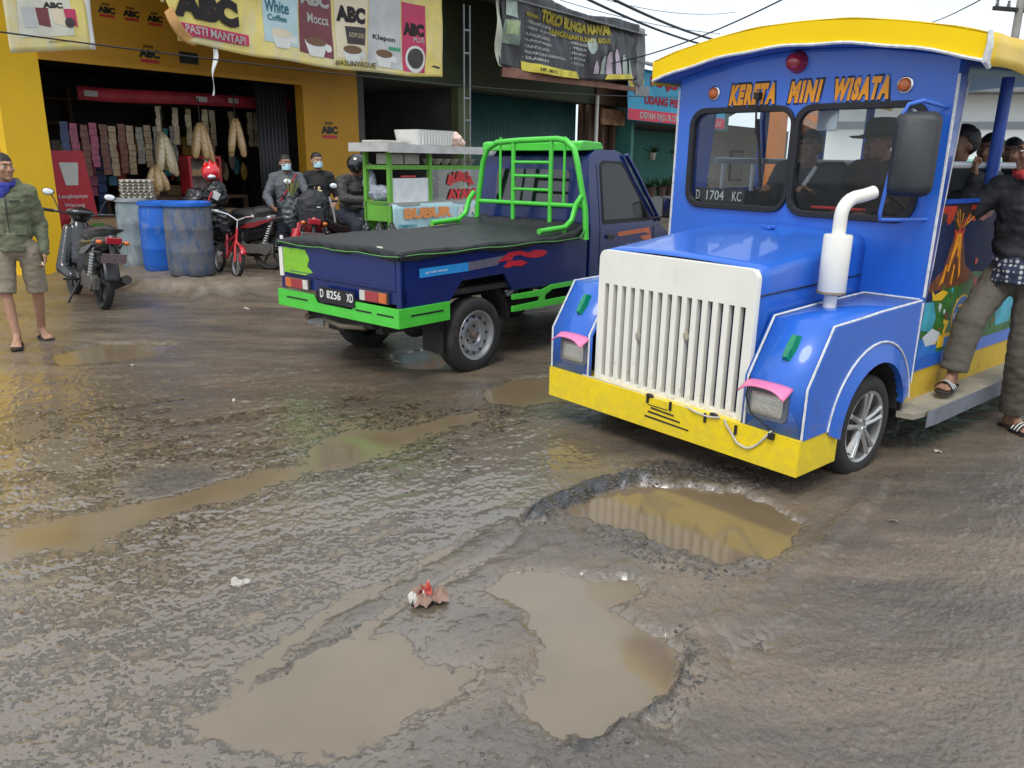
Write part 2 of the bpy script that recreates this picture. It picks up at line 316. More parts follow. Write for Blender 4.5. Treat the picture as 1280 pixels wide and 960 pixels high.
def terrain(x, y):
    wx = x + .05*vn(x*6, y*6, 3) + .022*vn(x*24, y*24, 4); wy = y + .05*vn(x*6+9, y*6, 5) + .022*vn(x*24, y*24, 6)
    near = ss(16, 9, np.hypot(x, y))
    ang = R(33); u = x*math.cos(ang)+y*math.sin(ang); v = -x*math.sin(ang)+y*math.cos(ang)    # tyre tracks follow the road
    film = ss(1.0, -.8, x - .22*(y-2.5))*ss(7.4, 4.8, y)
    base = .024 - .0235*film + .02*(1-near); lf = 1-.72*film
    base = base + (.012*vn(u*.7, v*2.6, 11)*near + .007*vn(x*3, y*3, 12))*lf + .0035*vn(u*5, v*16, 13) + .006*vn(u*1.5, v*9, 41)*(1-film*.6)
    fi = vn(x*2.1+4, y*2.1, 42)
    rough = (.0045*vn(x*14, y*16, 14)+.006*vn(x*46, y*62, 15)+.0055*vn(x*90, y*120, 16)+.003*vn(x*170, y*190, 43))*(.72+.6*fi)*(.6+.08*film)
    peb = np.clip(vn(x*60, y*60, 17)+vn(x*33, y*33, 18)-.25, 0, 1)*.012
    h = base + (rough+peb)*near
    dark = np.zeros(x.shape)
    for k, P in RIM.items():
        d = sdf(wx, wy, P)
        if k.startswith('rim'):
            a = ss(-.03, .035, d); h = h + a*{'rim1': .03, 'rim2': .012, 'rim3': .012}[k]*(.6+1.2*vn(x*18, y*18, 19)+.5); dark = np.maximum(dark, a*(1 if k == 'rim1' else .75))
        elif k.startswith('rut'):
            a = ss(-.05, .012, d); h = h + a*(.006 if k == 'rut2' else .012)*(.5+vn(x*9, y*9, 51)) - ss(-.12, -.05, d)*(1-a)*.006; dark = np.maximum(dark, ss(-.015, .01, d)*.25)
        elif k == 'mud':
            a = ss(-.08, .06, d); h = h + a*(.008+.02*vn(x*11, y*15, 52)); dark = np.maximum(dark, a*.12)
        elif k == 'rocks':
            a = ss(-.06, .03, d); h = h + a*(.004 + .03*np.clip(vn(x*26, y*26, 21)+.1, 0, 1)); dark = np.maximum(dark, a*.35)
        else:
            a = ss(-.12, .05, d+.08*vn(x*12, y*12, 8)); dark = np.maximum(dark, a*.6); h = h+a*.006
    # broken shelf below the big hole
    for k, P in PUD.items():
        d = sdf(wx, wy, P); wd = {'P1': .07, 'P2': .05}.get(k, .09 if k in ('P4', 'P3') else .08)
        a = ss(-wd, wd*.9, d+(.035 if k != 'P4' else .02)*vn(x*15, y*15, 61)-(0 if k != 'P4' else .05+.13*(vn(x*3.1, y*3.1, 66)))+.02*vn(x*45, y*45, 62)); soft = 1-ss(-.02, wd, d)*(.75 if k == 'P1' else .15)
        tgt = DEP[k]; out = ss(-wd-.15, -wd, d)
        h = h*(1-a) + (tgt + (h-base)*soft)*a
    # bank of broken concrete where the drums stand, and the shop apron
    fxx = (x-FO[0])*fx+(y-FO[1])*fy; fyy = -(x-FO[0])*fy+(y-FO[1])*fx
    e1 = fxx - .12 + .22*vn(fyy*1.3, fxx*.4, 31) + .08*vn(fxx*7, fyy*7, 32)
    e2 = fyy + 3.45 + .5*vn(fxx*.9, fyy*.2, 34) + .15*vn(fxx*5, fyy*5, 32)
    bank = ss(-.12, .14, e1)*ss(-.45, .25, e2)*near
    fall = ss(6.5, .8, fxx)*(1-.6*ss(.4, 2.5, fxx)*ss(-1.2, -2.2, fyy))
    h = h + bank*(.04+.12*fall+.035*vn(x*8, y*8, 33)+.02*vn(x*22, y*22, 35))
    bank = bank*np.clip(fall+.15, 0, 1)
    return h, dark, bank
def make_ground():
    ys = [-60, -30, -15, -8, -4, -2, -1, -.3, .3, .8, 1.1, 1.35]; y = 1.5
    while y < 13: ys.append(y); y += max(.005, y*.0032)
    while y < 260: ys.append(y); y *= 1.06
    s = list(np.linspace(-.84, .84, 860)); ext = [.9, 1.0, 1.15, 1.4, 1.8, 2.5, 4, 7, 12, 25, 60]
    s = [-e for e in reversed(ext)]+s+ext
    Y, S = np.meshgrid(np.array(ys), np.array(s), indexing='ij'); X = S*np.maximum(Y, 1.2)
    H, D, B = terrain(X, Y); far = ss(25, 14, np.hypot(X, Y)); H = H*far + .02*(1-far); H[Y < 1.3] = np.maximum(H[Y < 1.3], .02); H[np.abs(S) > .86] = np.maximum(H[np.abs(S) > .86], .012)
    ny, nx = X.shape; co = np.stack([X, Y, H], -1).reshape(-1, 3).astype(np.float32)
    i = np.arange(ny*nx).reshape(ny, nx); q = np.stack([i[:-1, :-1], i[:-1, 1:], i[1:, 1:], i[1:, :-1]], -1).reshape(-1, 4)
    me = bpy.data.meshes.new('ground'); me.vertices.add(len(co)); me.vertices.foreach_set('co', co.ravel())
    me.loops.add(q.size); me.loops.foreach_set('vertex_index', q.ravel().astype(np.int32)); me.polygons.add(len(q))
    me.polygons.foreach_set('loop_start', (np.arange(len(q))*4).astype(np.int32)); me.polygons.foreach_set('loop_total', np.full(len(q), 4, np.int32))
    me.update(calc_edges=True); me.polygons.foreach_set('use_smooth', np.ones(len(q), bool))
    a = me.attributes.new('tar', 'FLOAT', 'POINT'); a.data.foreach_set('value', D.ravel().astype(np.float32))
    b = me.attributes.new('bank', 'FLOAT', 'POINT'); b.data.foreach_set('value', B.ravel().astype(np.float32))
    me.validate(); o = link('ground', me); tag(o, 'wet muddy road surface with potholes', None, None, 'structure'); return o
def ground_mat():
    m = bpy.data.materials.new('wet_road'); m.use_nodes = True; n = m.node_tree.nodes; l = m.node_tree.links; b = n['Principled BSDF']
    g = n.new('ShaderNodeNewGeometry'); pos = g.outputs['Position']
    def noi(sc, det=6, ro=.6, vec=pos):
        z = n.new('ShaderNodeTexNoise'); z.inputs['Scale'].default_value = sc; z.inputs['Detail'].default_value = det; z.inputs['Roughness'].default_value = ro; l.new(vec, z.inputs['Vector']); return z.outputs['Fac']
    def mr(v, a, c, t0=0, t1=1):
        z = n.new('ShaderNodeMapRange'); z.inputs[1].default_value = a; z.inputs[2].default_value = c; z.inputs[3].default_value = t0; z.inputs[4].default_value = t1; l.new(v, z.inputs[0]); return z.outputs[0]
    def mixc(f, a, c):
        z = n.new('ShaderNodeMix'); z.data_type = 'RGBA'
        l.new(f, z.inputs['Factor'])
        for nm, q in (('A', a), ('B', c)):
            if isinstance(q, tuple): z.inputs[nm].default_value = (*q, 1)
            else: l.new(q, z.inputs[nm])
        return z.outputs['Result']
    def mth(op, a, c):
        z = n.new('ShaderNodeMath'); z.operation = op
        for i, q in enumerate((a, c)):
            if isinstance(q, (int, float)): z.inputs[i].default_value = q
            else: l.new(q, z.inputs[i])
        return z.outputs[0]
    mp = n.new('ShaderNodeMapping'); mp.inputs['Rotation'].default_value = (0, 0, -R(33)); mp.inputs['Scale'].default_value = (.55, 1.9, 1); l.new(pos, mp.inputs['Vector'])
    base = mixc(mr(noi(1.3, 8, .62, mp.outputs[0]), .4, .62), (.095, .079, .063), (.175, .132, .092))
    base = mixc(mr(noi(5, 8, .7), .5, .72), base, (.125, .106, .085))
    base = mixc(mr(noi(90, 3, .6), .52, .7, 0, .5), base, (.028, .026, .025))
    base = mixc(mr(noi(140, 2, .5), .6, .75, 0, .6), base, (.19, .16, .13))
    vo = n.new('ShaderNodeTexVoronoi'); vo.inputs['Scale'].default_value = 75; l.new(pos, vo.inputs['Vector'])
    base = mixc(mr(vo.outputs['Distance'], .32, .05, 0, .4), base, (.1, .088, .075))
    ta = n.new('ShaderNodeAttribute'); ta.attribute_name = 'tar'; ba = n.new('ShaderNodeAttribute'); ba.attribute_name = 'bank'
    base = mixc(mr(mth('ADD', ta.outputs['Fac'], mr(noi(30, 4), .3, .7, -.3, .3)), .25, .8), base, (.026, .026, .028))
    bk = mr(mth('ADD', ba.outputs['Fac'], mr(noi(4, 6), .3, .7, -.35, .35)), .35, .8)
    base = mixc(bk, base, mixc(noi(9, 6), (.13, .10, .072), (.25, .2, .145)))
    sx = n.new('ShaderNodeSeparateXYZ'); l.new(pos, sx.inputs[0])
    wet = mr(sx.outputs['Z'], .014, .001)
    base = mixc(mth('MULTIPLY', wet, .5), base, (.15, .112, .07))
    l.new(base, b.inputs['Base Color'])
    ro = mr(noi(2.6, 8, .72, mp.outputs[0]), .38, .62, .14, .42)
    ro = mth('ADD', mth('MULTIPLY', ro, mr(wet, 0, 1, 1, .5)), mth('MULTIPLY', bk, .25))
    ro = mth('ADD', ro, mr(noi(120, 2), .3, .7, -.1, .1))
    l.new(ro, b.inputs['Roughness']); b.inputs['Specular IOR Level'].default_value = .8; l.new(mth('MULTIPLY', mr(sx.outputs['Z'], .016, .004, 0, .85), mth('MULTIPLY', mr(bk, 0, 1, 1, 0), mr(ta.outputs['Fac'], 0, .5, 1, .1))), b.inputs['Coat Weight']); b.inputs['Coat Roughness'].default_value = .09; b.inputs['Coat IOR'].default_value = 1.6
    bp = n.new('ShaderNodeBump'); bp.inputs['Strength'].default_value = .5; bp.inputs['Distance'].default_value = .005
    hh = mth('ADD', mth('MULTIPLY', noi(110, 4, .7), 1.0), mth('MULTIPLY', mr(vo.outputs['Distance'], 0, .5, 1, 0), .5)); l.new(hh, bp.inputs['Height'])
    l.new(bp.outputs[0], b.inputs['Normal']); return m
gr = make_ground(); gr.data.materials.append(ground_mat())
# one level sheet of muddy water; it shows wherever the road dips below it
def water_mat():
    m = bpy.data.materials.new('muddy_water'); m.use_nodes = True; n = m.node_tree.nodes; l = m.node_tree.links; b = n['Principled BSDF']
    g = n.new('ShaderNodeNewGeometry'); z = n.new('ShaderNodeTexNoise'); z.inputs['Scale'].default_value = 2.4; z.inputs['Detail'].default_value = 6; l.new(g.outputs['Position'], z.inputs['Vector'])
    r = n.new('ShaderNodeValToRGB'); r.color_ramp.elements[0].position = .35; r.color_ramp.elements[1].position = .65
    r.color_ramp.elements[0].color = (.155, .113, .065, 1); r.color_ramp.elements[1].color = (.185, .138, .084, 1); l.new(z.outputs['Fac'], r.inputs[0])
    d = n.new('ShaderNodeBsdfDiffuse'); l.new(r.outputs[0], d.inputs['Color'])
    tr = n.new('ShaderNodeBsdfTransparent'); tr.inputs['Color'].default_value = (.86, .8, .7, 1)
    at = n.new('ShaderNodeAttribute'); at.attribute_name = 'depth'
    mr = n.new('ShaderNodeMapRange'); mr.interpolation_type = 'SMOOTHSTEP'; mr.inputs[1].default_value = -.001; mr.inputs[2].default_value = .003; l.new(at.outputs['Fac'], mr.inputs[0])
    tu = n.new('ShaderNodeMixShader'); l.new(mr.outputs[0], tu.inputs[0]); l.new(tr.outputs[0], tu.inputs[1]); l.new(d.outputs[0], tu.inputs[2])
    z2 = n.new('ShaderNodeTexNoise'); z2.inputs['Scale'].default_value = 5; z2.inputs['Detail'].default_value = 3; l.new(g.outputs['Position'], z2.inputs['Vector']); bp = n.new('ShaderNodeBump'); bp.inputs['Strength'].default_value = .06; bp.inputs['Distance'].default_value = .01
    l.new(z2.outputs['Fac'], bp.inputs['Height'])
    fr = n.new('ShaderNodeFresnel'); fr.inputs['IOR'].default_value = 2.05; l.new(bp.outputs[0], fr.inputs['Normal'])
    gl = n.new('ShaderNodeBsdfGlossy'); rg = n.new('ShaderNodeMapRange'); rg.inputs[1].default_value = .002; rg.inputs[2].default_value = .012; rg.inputs[3].default_value = .24; rg.inputs[4].default_value = .1; l.new(at.outputs['Fac'], rg.inputs[0]); l.new(rg.outputs[0], gl.inputs['Roughness']); l.new(bp.outputs[0], gl.inputs['Normal'])
    mx = n.new('ShaderNodeMixShader'); l.new(fr.outputs[0], mx.inputs[0]); l.new(tu.outputs[0], mx.inputs[1]); l.new(gl.outputs[0], mx.inputs[2]); l.new(mx.outputs[0], n['Material Output'].inputs['Surface'])
    n.remove(b); return m
def make_water():
    ys = []; y = 1.36
    while y < 9.5: ys.append(y); y += max(.008, y*.005)
    s = np.linspace(-.95, .95, 640); Y, S = np.meshgrid(np.array(ys), s, indexing='ij'); X = S*Y; H = terrain(X, Y)[0]
    ny, nx = X.shape; co = np.stack([X, Y, X*0], -1).reshape(-1, 3).astype(np.float32); i = np.arange(ny*nx).reshape(ny, nx)
    mn = np.minimum(np.minimum(H[:-1, :-1], H[:-1, 1:]), np.minimum(H[1:, 1:], H[1:, :-1])) < .006
    q = np.stack([i[:-1, :-1], i[:-1, 1:], i[1:, 1:], i[1:, :-1]], -1)[mn]
    me = bpy.data.meshes.new('water'); me.vertices.add(len(co)); me.vertices.foreach_set('co', co.ravel()); me.loops.add(q.size); me.loops.foreach_set('vertex_index', q.ravel().astype(np.int32)); me.polygons.add(len(q))
    me.polygons.foreach_set('loop_start', (np.arange(len(q))*4).astype(np.int32)); me.polygons.foreach_set('loop_total', np.full(len(q), 4, np.int32)); me.update(calc_edges=True)
    a = me.attributes.new('depth', 'FLOAT', 'POINT'); a.data.foreach_set('value', (-H).ravel().astype(np.float32)); me.validate(); me.materials.append(water_mat())
    tag(link('water', me), 'brown muddy water lying in the potholes', None, None, 'structure')
make_water()
# pebbles and crumbs of asphalt
def gz(x, y): return float(terrain(np.array([x]), np.array([y]))[0][0])
def pebbles():
    mb = MB(); rnd = random.Random(3); pts = []
    zones = [('rim1', 520, .004, .013), ('rocks', 520, .004, .013), ('rim2', 300, .004, .009), ('rim3', 110, .003, .009), ('dark2', 200, .003, .009), ('dark1', 260, .004, .01)]
    for k, cnt, a, b_ in zones:
        P = RIM[k]; xs = [p[0] for p in P]; ysb = [p[1] for p in P]; c = 0; X = np.array([rnd.uniform(min(xs)-.06, max(xs)+.06) for _ in range(cnt*5)]); Y = np.array([rnd.uniform(min(ysb)-.06, max(ysb)+.06) for _ in range(cnt*5)])
        d = sdf(X, Y, P); 
        for x, y, dd in zip(X, Y, d):
            if dd > -.05 and c < cnt: pts.append((x, y, rnd.uniform(a, b_)*(.6+.6*rnd.random()))); c += 1
    for _ in range(2600):
        y = 1.6+7*rnd.random()**1.6; x = rnd.uniform(-.75, .75)*y; pts.append((x, y, rnd.choice((.003, .004, .005, .006, .009))*(1 if y < 5 else 1.5)))
    P = np.array(pts); H = terrain(P[:, 0], P[:, 1])[0]
    ico = [(0, 0, 1), (.9, 0, .3), (.28, .85, .25), (-.72, .53, .3), (-.72, -.53, .2), (.28, -.85, .3), (.6, .5, -.5), (-.3, .7, -.5), (-.8, 0, -.5), (-.2, -.7, -.5), (.6, -.5, -.5)]
    fs = [(0,1,2),(0,2,3),(0,3,4),(0,4,5),(0,5,1),(1,6,2),(2,7,3),(3,8,4),(4,9,5),(5,10,1),(2,6,7),(3,7,8),(4,8,9),(5,9,10),(1,10,6)]
    for (x, y, r), h in zip(pts, H):
        if h < -.004: continue
        q = Matrix.Rotation(rnd.uniform(0, 6), 3, 'Z'); a, b2, c = rnd.uniform(.7, 1.3), rnd.uniform(.7, 1.2), rnd.uniform(.45, .8)
        mb.add([q @ Vector((v[0]*r*a*rnd.uniform(.8, 1.2), v[1]*r*b2*rnd.uniform(.8, 1.2), v[2]*r*c))+Vector((x, y, h-r*.15)) for v in ico], fs, 0 if rnd.random() < .93 else 1)
    tag(mb.build('gravel', [M_('asphalt_crumb', (.075, .068, .06), .5, 0, .5, 9), M_('pale_stone', (.16, .15, .135), .6)], smooth=None), 'small stones and broken asphalt crumbs scattered over the road', 'gravel', None, 'stuff')
pebbles()
# litter in the mud
lt = thing('litter', 'crumpled brown and red wrapper lying in the mud beside the puddle', 'litter', (-.30, 2.66, .016), .3)
def crump(sx, sy, sz, s0):
    return lambda a, b: ((a-.5)*sx*(1+.35*noise.noise(Vector((a*5, b*3, s0)))), (b-.5)*sy*(1+.3*noise.noise(Vector((a*4, b*4, s0+3)))), sz*abs(noise.noise(Vector((a*3.2, b*3.2, s0+7))))+.35*sz*noise.noise(Vector((a*9, b*9, s0))))
MB().grid(crump(.13, .09, .07, 1), 16, 12).build('paper', M_('wet_paper', (.28, .17, .13), .6, 0, .3, 30), lt, smooth=60)
MB().grid(lambda a, b: Vector(crump(.05, .05, .07, 5)(a, b))+Vector((-.015, .03, .01)), 10, 10).build('foil', M_('red_foil', (.5, .07, .05), .3, 0, .3, 40), lt, smooth=60)
MB().grid(lambda a, b: Vector(crump(.06, .05, .05, 9)(a, b))+Vector((-.05, -.01, .008)), 10, 10).build('tissue', M_('pale_tissue', (.6, .57, .52), .7, 0, .3, 40), lt, smooth=60)
bl = MB()
for (x, y, r) in ((0, 0, .03), (.03, .015, .02), (-.02, .02, .018)): bl.ell((x, y, .004), (r, r*.8, .014), 10)
o = blob(bl, 'mud_clod', M_('pale_clod', (.38, .36, .32), .8, 0, .3, 60), None, .005, 1, .004, 60); o.location = (-1.06, 2.78, gz(-1.06, 2.78)); tag(o, 'pale grey clod of dried mortar on the wet road', 'clod')
# ---------------- wheels ----------------
def wheel(parent, c, r, wd, side, kind, name='wheel'):
    """c: centre, axle along y; side +1: outer face towards +y"""
    W = thing(name, None, None, c); W.parent = parent; s = side; h = wd/2
    rr = r*(.66 if kind == 'steel' else .70)
    prof = [(rr*.97, -h*.85), (rr*1.08, -h), (r*.9, -h), (r*.975, -h*.82), (r, -h*.6), (r, -h*.32), (r*.985, -h*.3), (r*.985, -h*.22), (r, -h*.2), (r, h*.2), (r*.985, h*.22), (r*.985, h*.3), (r, h*.32), (r, h*.6), (r*.975, h*.82), (r*.9, h), (rr*1.08, h), (rr*.97, h*.85)]
    MB().lathe(prof, (0, 0, 0), (0, 1, 0), 48, closed=True).build('tyre', tyre, W, smooth=50)
    m = alloy if kind == 'alloy' else steel
    b = MB()
    def Y(v): return v*s
    b.lathe([(rr*1.0, -h*.8), (rr*1.02, Y(h*.92)), (rr*.94, Y(h*.9)), (rr*.9, Y(h*.5)), (rr*.88, -Y(h*.3))][::1], (0, 0, 0), (0, 1, 0), 40)
    if kind == 'steel':
        b = MB(); b.lathe([(rr*1.03, Y(h*.86)), (rr*1.0, Y(h*.98)), (rr*.93, Y(h*.92)), (rr*.88, Y(h*.45)), (rr*.82, Y(h*.38)), (rr*.62, Y(h*.62)), (rr*.45, Y(h*.5)), (rr*.4, Y(h*.3)), (rr*.25, Y(h*.3)), (.001, Y(h*.3))], (0, 0, 0), (0, 1, 0), 44, caps=False)
        rim = b.build('rim', m, W, smooth=35)
        d = MB()
        for k in range(12):
            a = 2*math.pi*k/12; d.lathe([(rr*.062, 0), (rr*.062, s*.006)], (rr*.735*math.cos(a), Y(h*.505), rr*.735*math.sin(a)), (0, 1, 0), 10)
        for k in range(5):
            a = 2*math.pi*k/5; d.lathe([(rr*.05, -.004), (rr*.05, .004)], (rr*.33*math.cos(a), Y(h*.31), rr*.33*math.sin(a)), (0, 1, 0), 8)
        d.build('rim_holes', under, rim)
        MB().lathe([(rr*.16, 0), (rr*.15, s*.035), (rr*.1, s*.045), (.001, s*.045)], (0, Y(h*.3), 0), (0, 1, 0), 16).build('hub', M_('rusty_hub', (.12, .09, .07), .7), W)
    else:
        b = MB(); b.lathe([(rr*1.03, Y(h*.8)), (rr*1.01, Y(h*.95)), (rr*.93, Y(h*.88)), (rr*.9, Y(h*.1)), (rr*.9, -Y(h*.2)), (rr*.99, -Y(h*.2)), (rr*1.02, Y(h*.8))], (0, 0, 0), (0, 1, 0), 44, closed=True)
        for k in range(5):
            a = 2*math.pi*k/5+.35
            for sg in (-1, 1):
                a2 = a+sg*.16; p0 = Vector((rr*.2*math.cos(a+sg*.3), Y(h*.62), rr*.2*math.sin(a+sg*.3))); p1 = Vector((rr*.93*math.cos(a2), Y(h*.8), rr*.93*math.sin(a2)))
                b.tube([p0, (p0+p1)/2+Vector((0, Y(.006), 0)), p1], [.02, .017, .02], 6, sq=.8)
        b.lathe([(rr*.3, Y(h*.4)), (rr*.28, Y(h*.72)), (rr*.12, Y(h*.75)), (rr*.11, Y(h*.68)), (.001, Y(h*.68))], (0, 0, 0), (0, 1, 0), 24)
        b.build('rim', m, W, smooth=40)
        MB().lathe([(rr*.93, 0), (rr*.4, Y(.01)), (.001, Y(.01))], (0, -Y(h*.1), 0), (0, 1, 0), 30).build('brake_disc', M_('dark_brake', (.05, .045, .04), .6), W)
        d = MB()
        for k in range(5):
            a = 2*math.pi*k/5+.35+.63; d.lathe([(.011, 0), (.011, s*.012), (.006, s*.016)], (rr*.2*math.cos(a), Y(h*.68), rr*.2*math.sin(a)), (0, 1, 0), 6)
        d.build('wheel_nuts', steel, W)
    return W
# ---------------- tourist train ----------------
TRN = thing('tourist_train', 'bright blue mini tourist road train with yellow roof and bumper and white slatted grille', 'tourist train', (.8464, 4.2656, 0), -2.4364, None, -.0097)
T = TRN
def Fm(u): return basis((u, 0, 0), (0, 1, 0), (0, 0, 1))         # plate facing forward: x->w, y->z
def Sm(wv): return basis((0, wv, 0), (-1, 0, 0), (0, 0, 1))       # plate facing +w: x-> -u
# cab front wall with two openings
def top(wv, dz=0): return 2.24+dz-.14*(wv/1.0)**2
outl = [(-.872, .9), (-.872, top(.87))]+[(x, top(x)) for x in np.linspace(-.8, .8, 17)]+[(.872, top(.87)), (.872, .62), (.53, .62), (.5, .9)]
win = [rrect(-.735, 1.345, -.018, 1.915, .085), rrect(.02, 1.335, .735, 1.915, .085)]
plate([outl]+win, .03, 'cab_front', blue, T, Fm(-1.065), .003)
for i, q in enumerate(((-.735, 1.345, -.018, 1.915), (.02, 1.335, .735, 1.915))):
    a, b_, c, d = q
    wp = thing('windscreen', None, None, (0, 0, 0)); wp.parent = T
    plate([rrect(a-.028, b_-.028, c+.028 if i else c+.012, d+.028, .11), rrect(a+.008, b_+.008, c-.008, d-.008, .08)], .03, 'rubber_seal', rubber, wp, Fm(-1.05), .005)
    plate([rrect(a, b_, c, d, .085)], .004, 'pane', clear, wp, Fm(-1.062))
# number plate inside left window
np_ = plate([rrect(-.715, 1.355, -.33, 1.445, .008)], .004, 'number_plate', M_('plate_black', (.012, .012, .014), .4), T, Fm(-1.085))
F_ = lambda u, w0, z0: (lambda x, y, z: Vector((u+z, w0+x, z0+y)))
text('characters', 'D', inkw, np_, F_(-1.082, -.705, 1.37), .03, .06, .0)
text('characters', '1704', inkw, np_, F_(-1.082, -.62, 1.37), .135, .06, .0)
text('characters', 'KC', inkw, np_, F_(-1.082, -.42, 1.37), .07, .06, .0)
# title letters
let = [('KERETA', -.482, .325), ('MINI', -.07, .2), ('WISATA', .205, .325)]
tl = thing('title_lettering', None, None); tl.parent = T
def slant(u, w0, z0, k=0): return lambda x, y, z: Vector((u+z, w0+x+.1*y, z0+y))
for s_, w0, wd in let:
    text('letters', s_, inkb, tl, slant(-1.049, w0-.011, 1.940), wd+.024, .146, .115, .002, .06, 1.2)
    text('letters', s_, orange, tl, slant(-1.0465, w0, 1.952), wd, .121, .07, .002, .06, 1.25)
# round lamps
MB().lathe([(.062, 0), (.062, .012), (.056, .02), (.054, .035), (.045, .065), (.028, .082), (.001, .088)], (-1.05, -.03, 2.175), (1, 0, 0), 24).build('beacon', redlens, T, smooth=60)
for wv, zz in ((-.598, 2.03), (.612, 2.02)):
    lp = MB().lathe([(.043, 0), (.043, .01), (.036, .014)], (-1.05, wv, zz), (1, 0, 0), 24).build('marker_lamp', chrome, T)
    MB().lathe([(.036, .01), (.034, .022), (.02, .032), (.001, .034)], (-1.05, wv, zz), (1, 0, 0), 24).build('lens', amber, lp, smooth=60)
# wiper
wb = MB(); wb.tube([(-1.02, -.26, 2.0), (-1.015, -.262, 1.97), (-1.02, -.25, 1.78)], .007, 6); wb.box((-1.03, -.262, 2.0), (.05, .035, .04)); wb.box((-1.035, -.22, 1.66), (.012, .012, .42), M=Matrix.Rotation(R(9), 3, 'X')); wb.tube([(-1.02, -.25, 1.8), (-1.03, -.2, 1.62)], .005, 6)
wb.build('wiper', rubber, T)
# roof: arched shell, yellow rim, soffit
def arch(t, dz=0):
    wv = -.985+2.03*t; return wv, 2.255+dz-.14*(wv/1.0)**2
RB = -4.3
nn = 24
rf = MB()
for (ua, ub, dz0, dz1) in ((-.90, -1.3, .0, .132), (-1.3, RB, .0, .132)):
    pass
# soffit
sf = MB(); sf.grid(lambda a, b: Vector((-.9-(abs(RB)-.9)*b, *arch(a, -.008))), nn, 1); sf.build('ceiling', bluin, T, thick=.006)
rf.grid(lambda a, b: Vector((-.9-(abs(RB)-.9)*b, *arch(a, .114))), nn, 1)
bn = MB()
front = [arch(k/nn) for k in range(nn+1)]; up = [arch(k/nn, .116+.006*math.sin(k*.9)) for k in range(nn+1)]
front = [(a, b+.004*math.sin(k*1.3)) for k, (a, b) in enumerate(front)]
roof = rf.build('roof', yelr, T, thick=.008)
bn.prism(front+up[::-1], 'x', -.9, -.93)
bn.build('front_band', yelr, roof, bevel=.004)
sb = MB()
for s_ in (-1, 1):
    def fn(a, b, s_=s_):
        u = -.9-(abs(RB)-.9)*a; wv, z = arch(1 if s_ > 0 else 0); k = .006*math.sin(a*70)
        return Vector((u, s_*(abs(wv)+.008+.008*math.sin(a*31)*(1-b)+k*b), z-.03+.15*b+.008*math.sin(a*23)*(1-b)))
    sb.grid(fn, 60, 3)
sb.build('side_band', M_('yellow_tarp', (.8, .52, .01), .42, 0, .08, 3, .3, 12, .2, ((.35, .3, .2), .2, 4)), roof, thick=.008)
wl = MB(); wl.tube([(-.893, a, b-.006) for a, b in front], .009, 6); 
wl.tube([(-.893, 1.045, arch(1)[1]+.125), (-.887, 1.055, arch(1)[1]+.07), (-.895, 1.045, arch(1)[1]-.01), (-.92, 1.055, arch(1)[1]-.035)], [.012, .016, .02, .012], 6)
wl.build('white_bead', trimw, roof)
vis = MB(); vis.prism([(-.9, 2.09), (-1.06, 2.09), (-1.06, 2.07)], 'y', -.99, .99); 
# cab corner posts / side door-less sides
sidebody = M_('train_side_paint', (.03, .11, .56), .33, 0, .06, 3, .02, 30, .4, ((.1, .1, .12), .15, 4))
for s_ in (1, -1):
    p = MB()
    o0, o1 = s_*.872, s_*.802
    # chamfered corner pillar, slightly wider at the top
    vs = [(-1.08, o0, .62), (-1.19, o1, .5), (-1.34, o1, 2.13), (-1.08, o0, 2.13), (-1.08, o0-s_*.03, .62), (-1.19, o1-s_*.03, .5), (-1.34, o1-s_*.03, 2.09), (-1.08, o0-s_*.03, 2.1)]
    p.add(vs, [(0, 1, 2, 3), (4, 7, 6, 5), (0, 4, 5, 1), (1, 5, 6, 2), (2, 6, 7, 3), (3, 7, 4, 0)])
    p.build('corner_pillar', sidebody, T)
    t = MB(); t.tube([(-1.046, s_*.876, 2.06), (-1.048, s_*.878, 1.6), (-1.045, s_*.878, 1.1), (-1.047, s_*.877, .93)], .008, 6)
    t.tube([(-1.34, s_*.808, 2.05), (-1.30, s_*.81, 1.7), (-1.27, s_*.808, 1.38), (-1.25, s_*.812, 1.1), (-1.22, s_*.808, .8), (-1.19, s_*.81, .52)], .008, 6)
    t.tube([(-1.047, s_*.877, .9), (-1.055, s_*.872, .62), (-1.06, s_*.872, .45)], .008, 6)
    t.build('corner_bead', trimw, T)
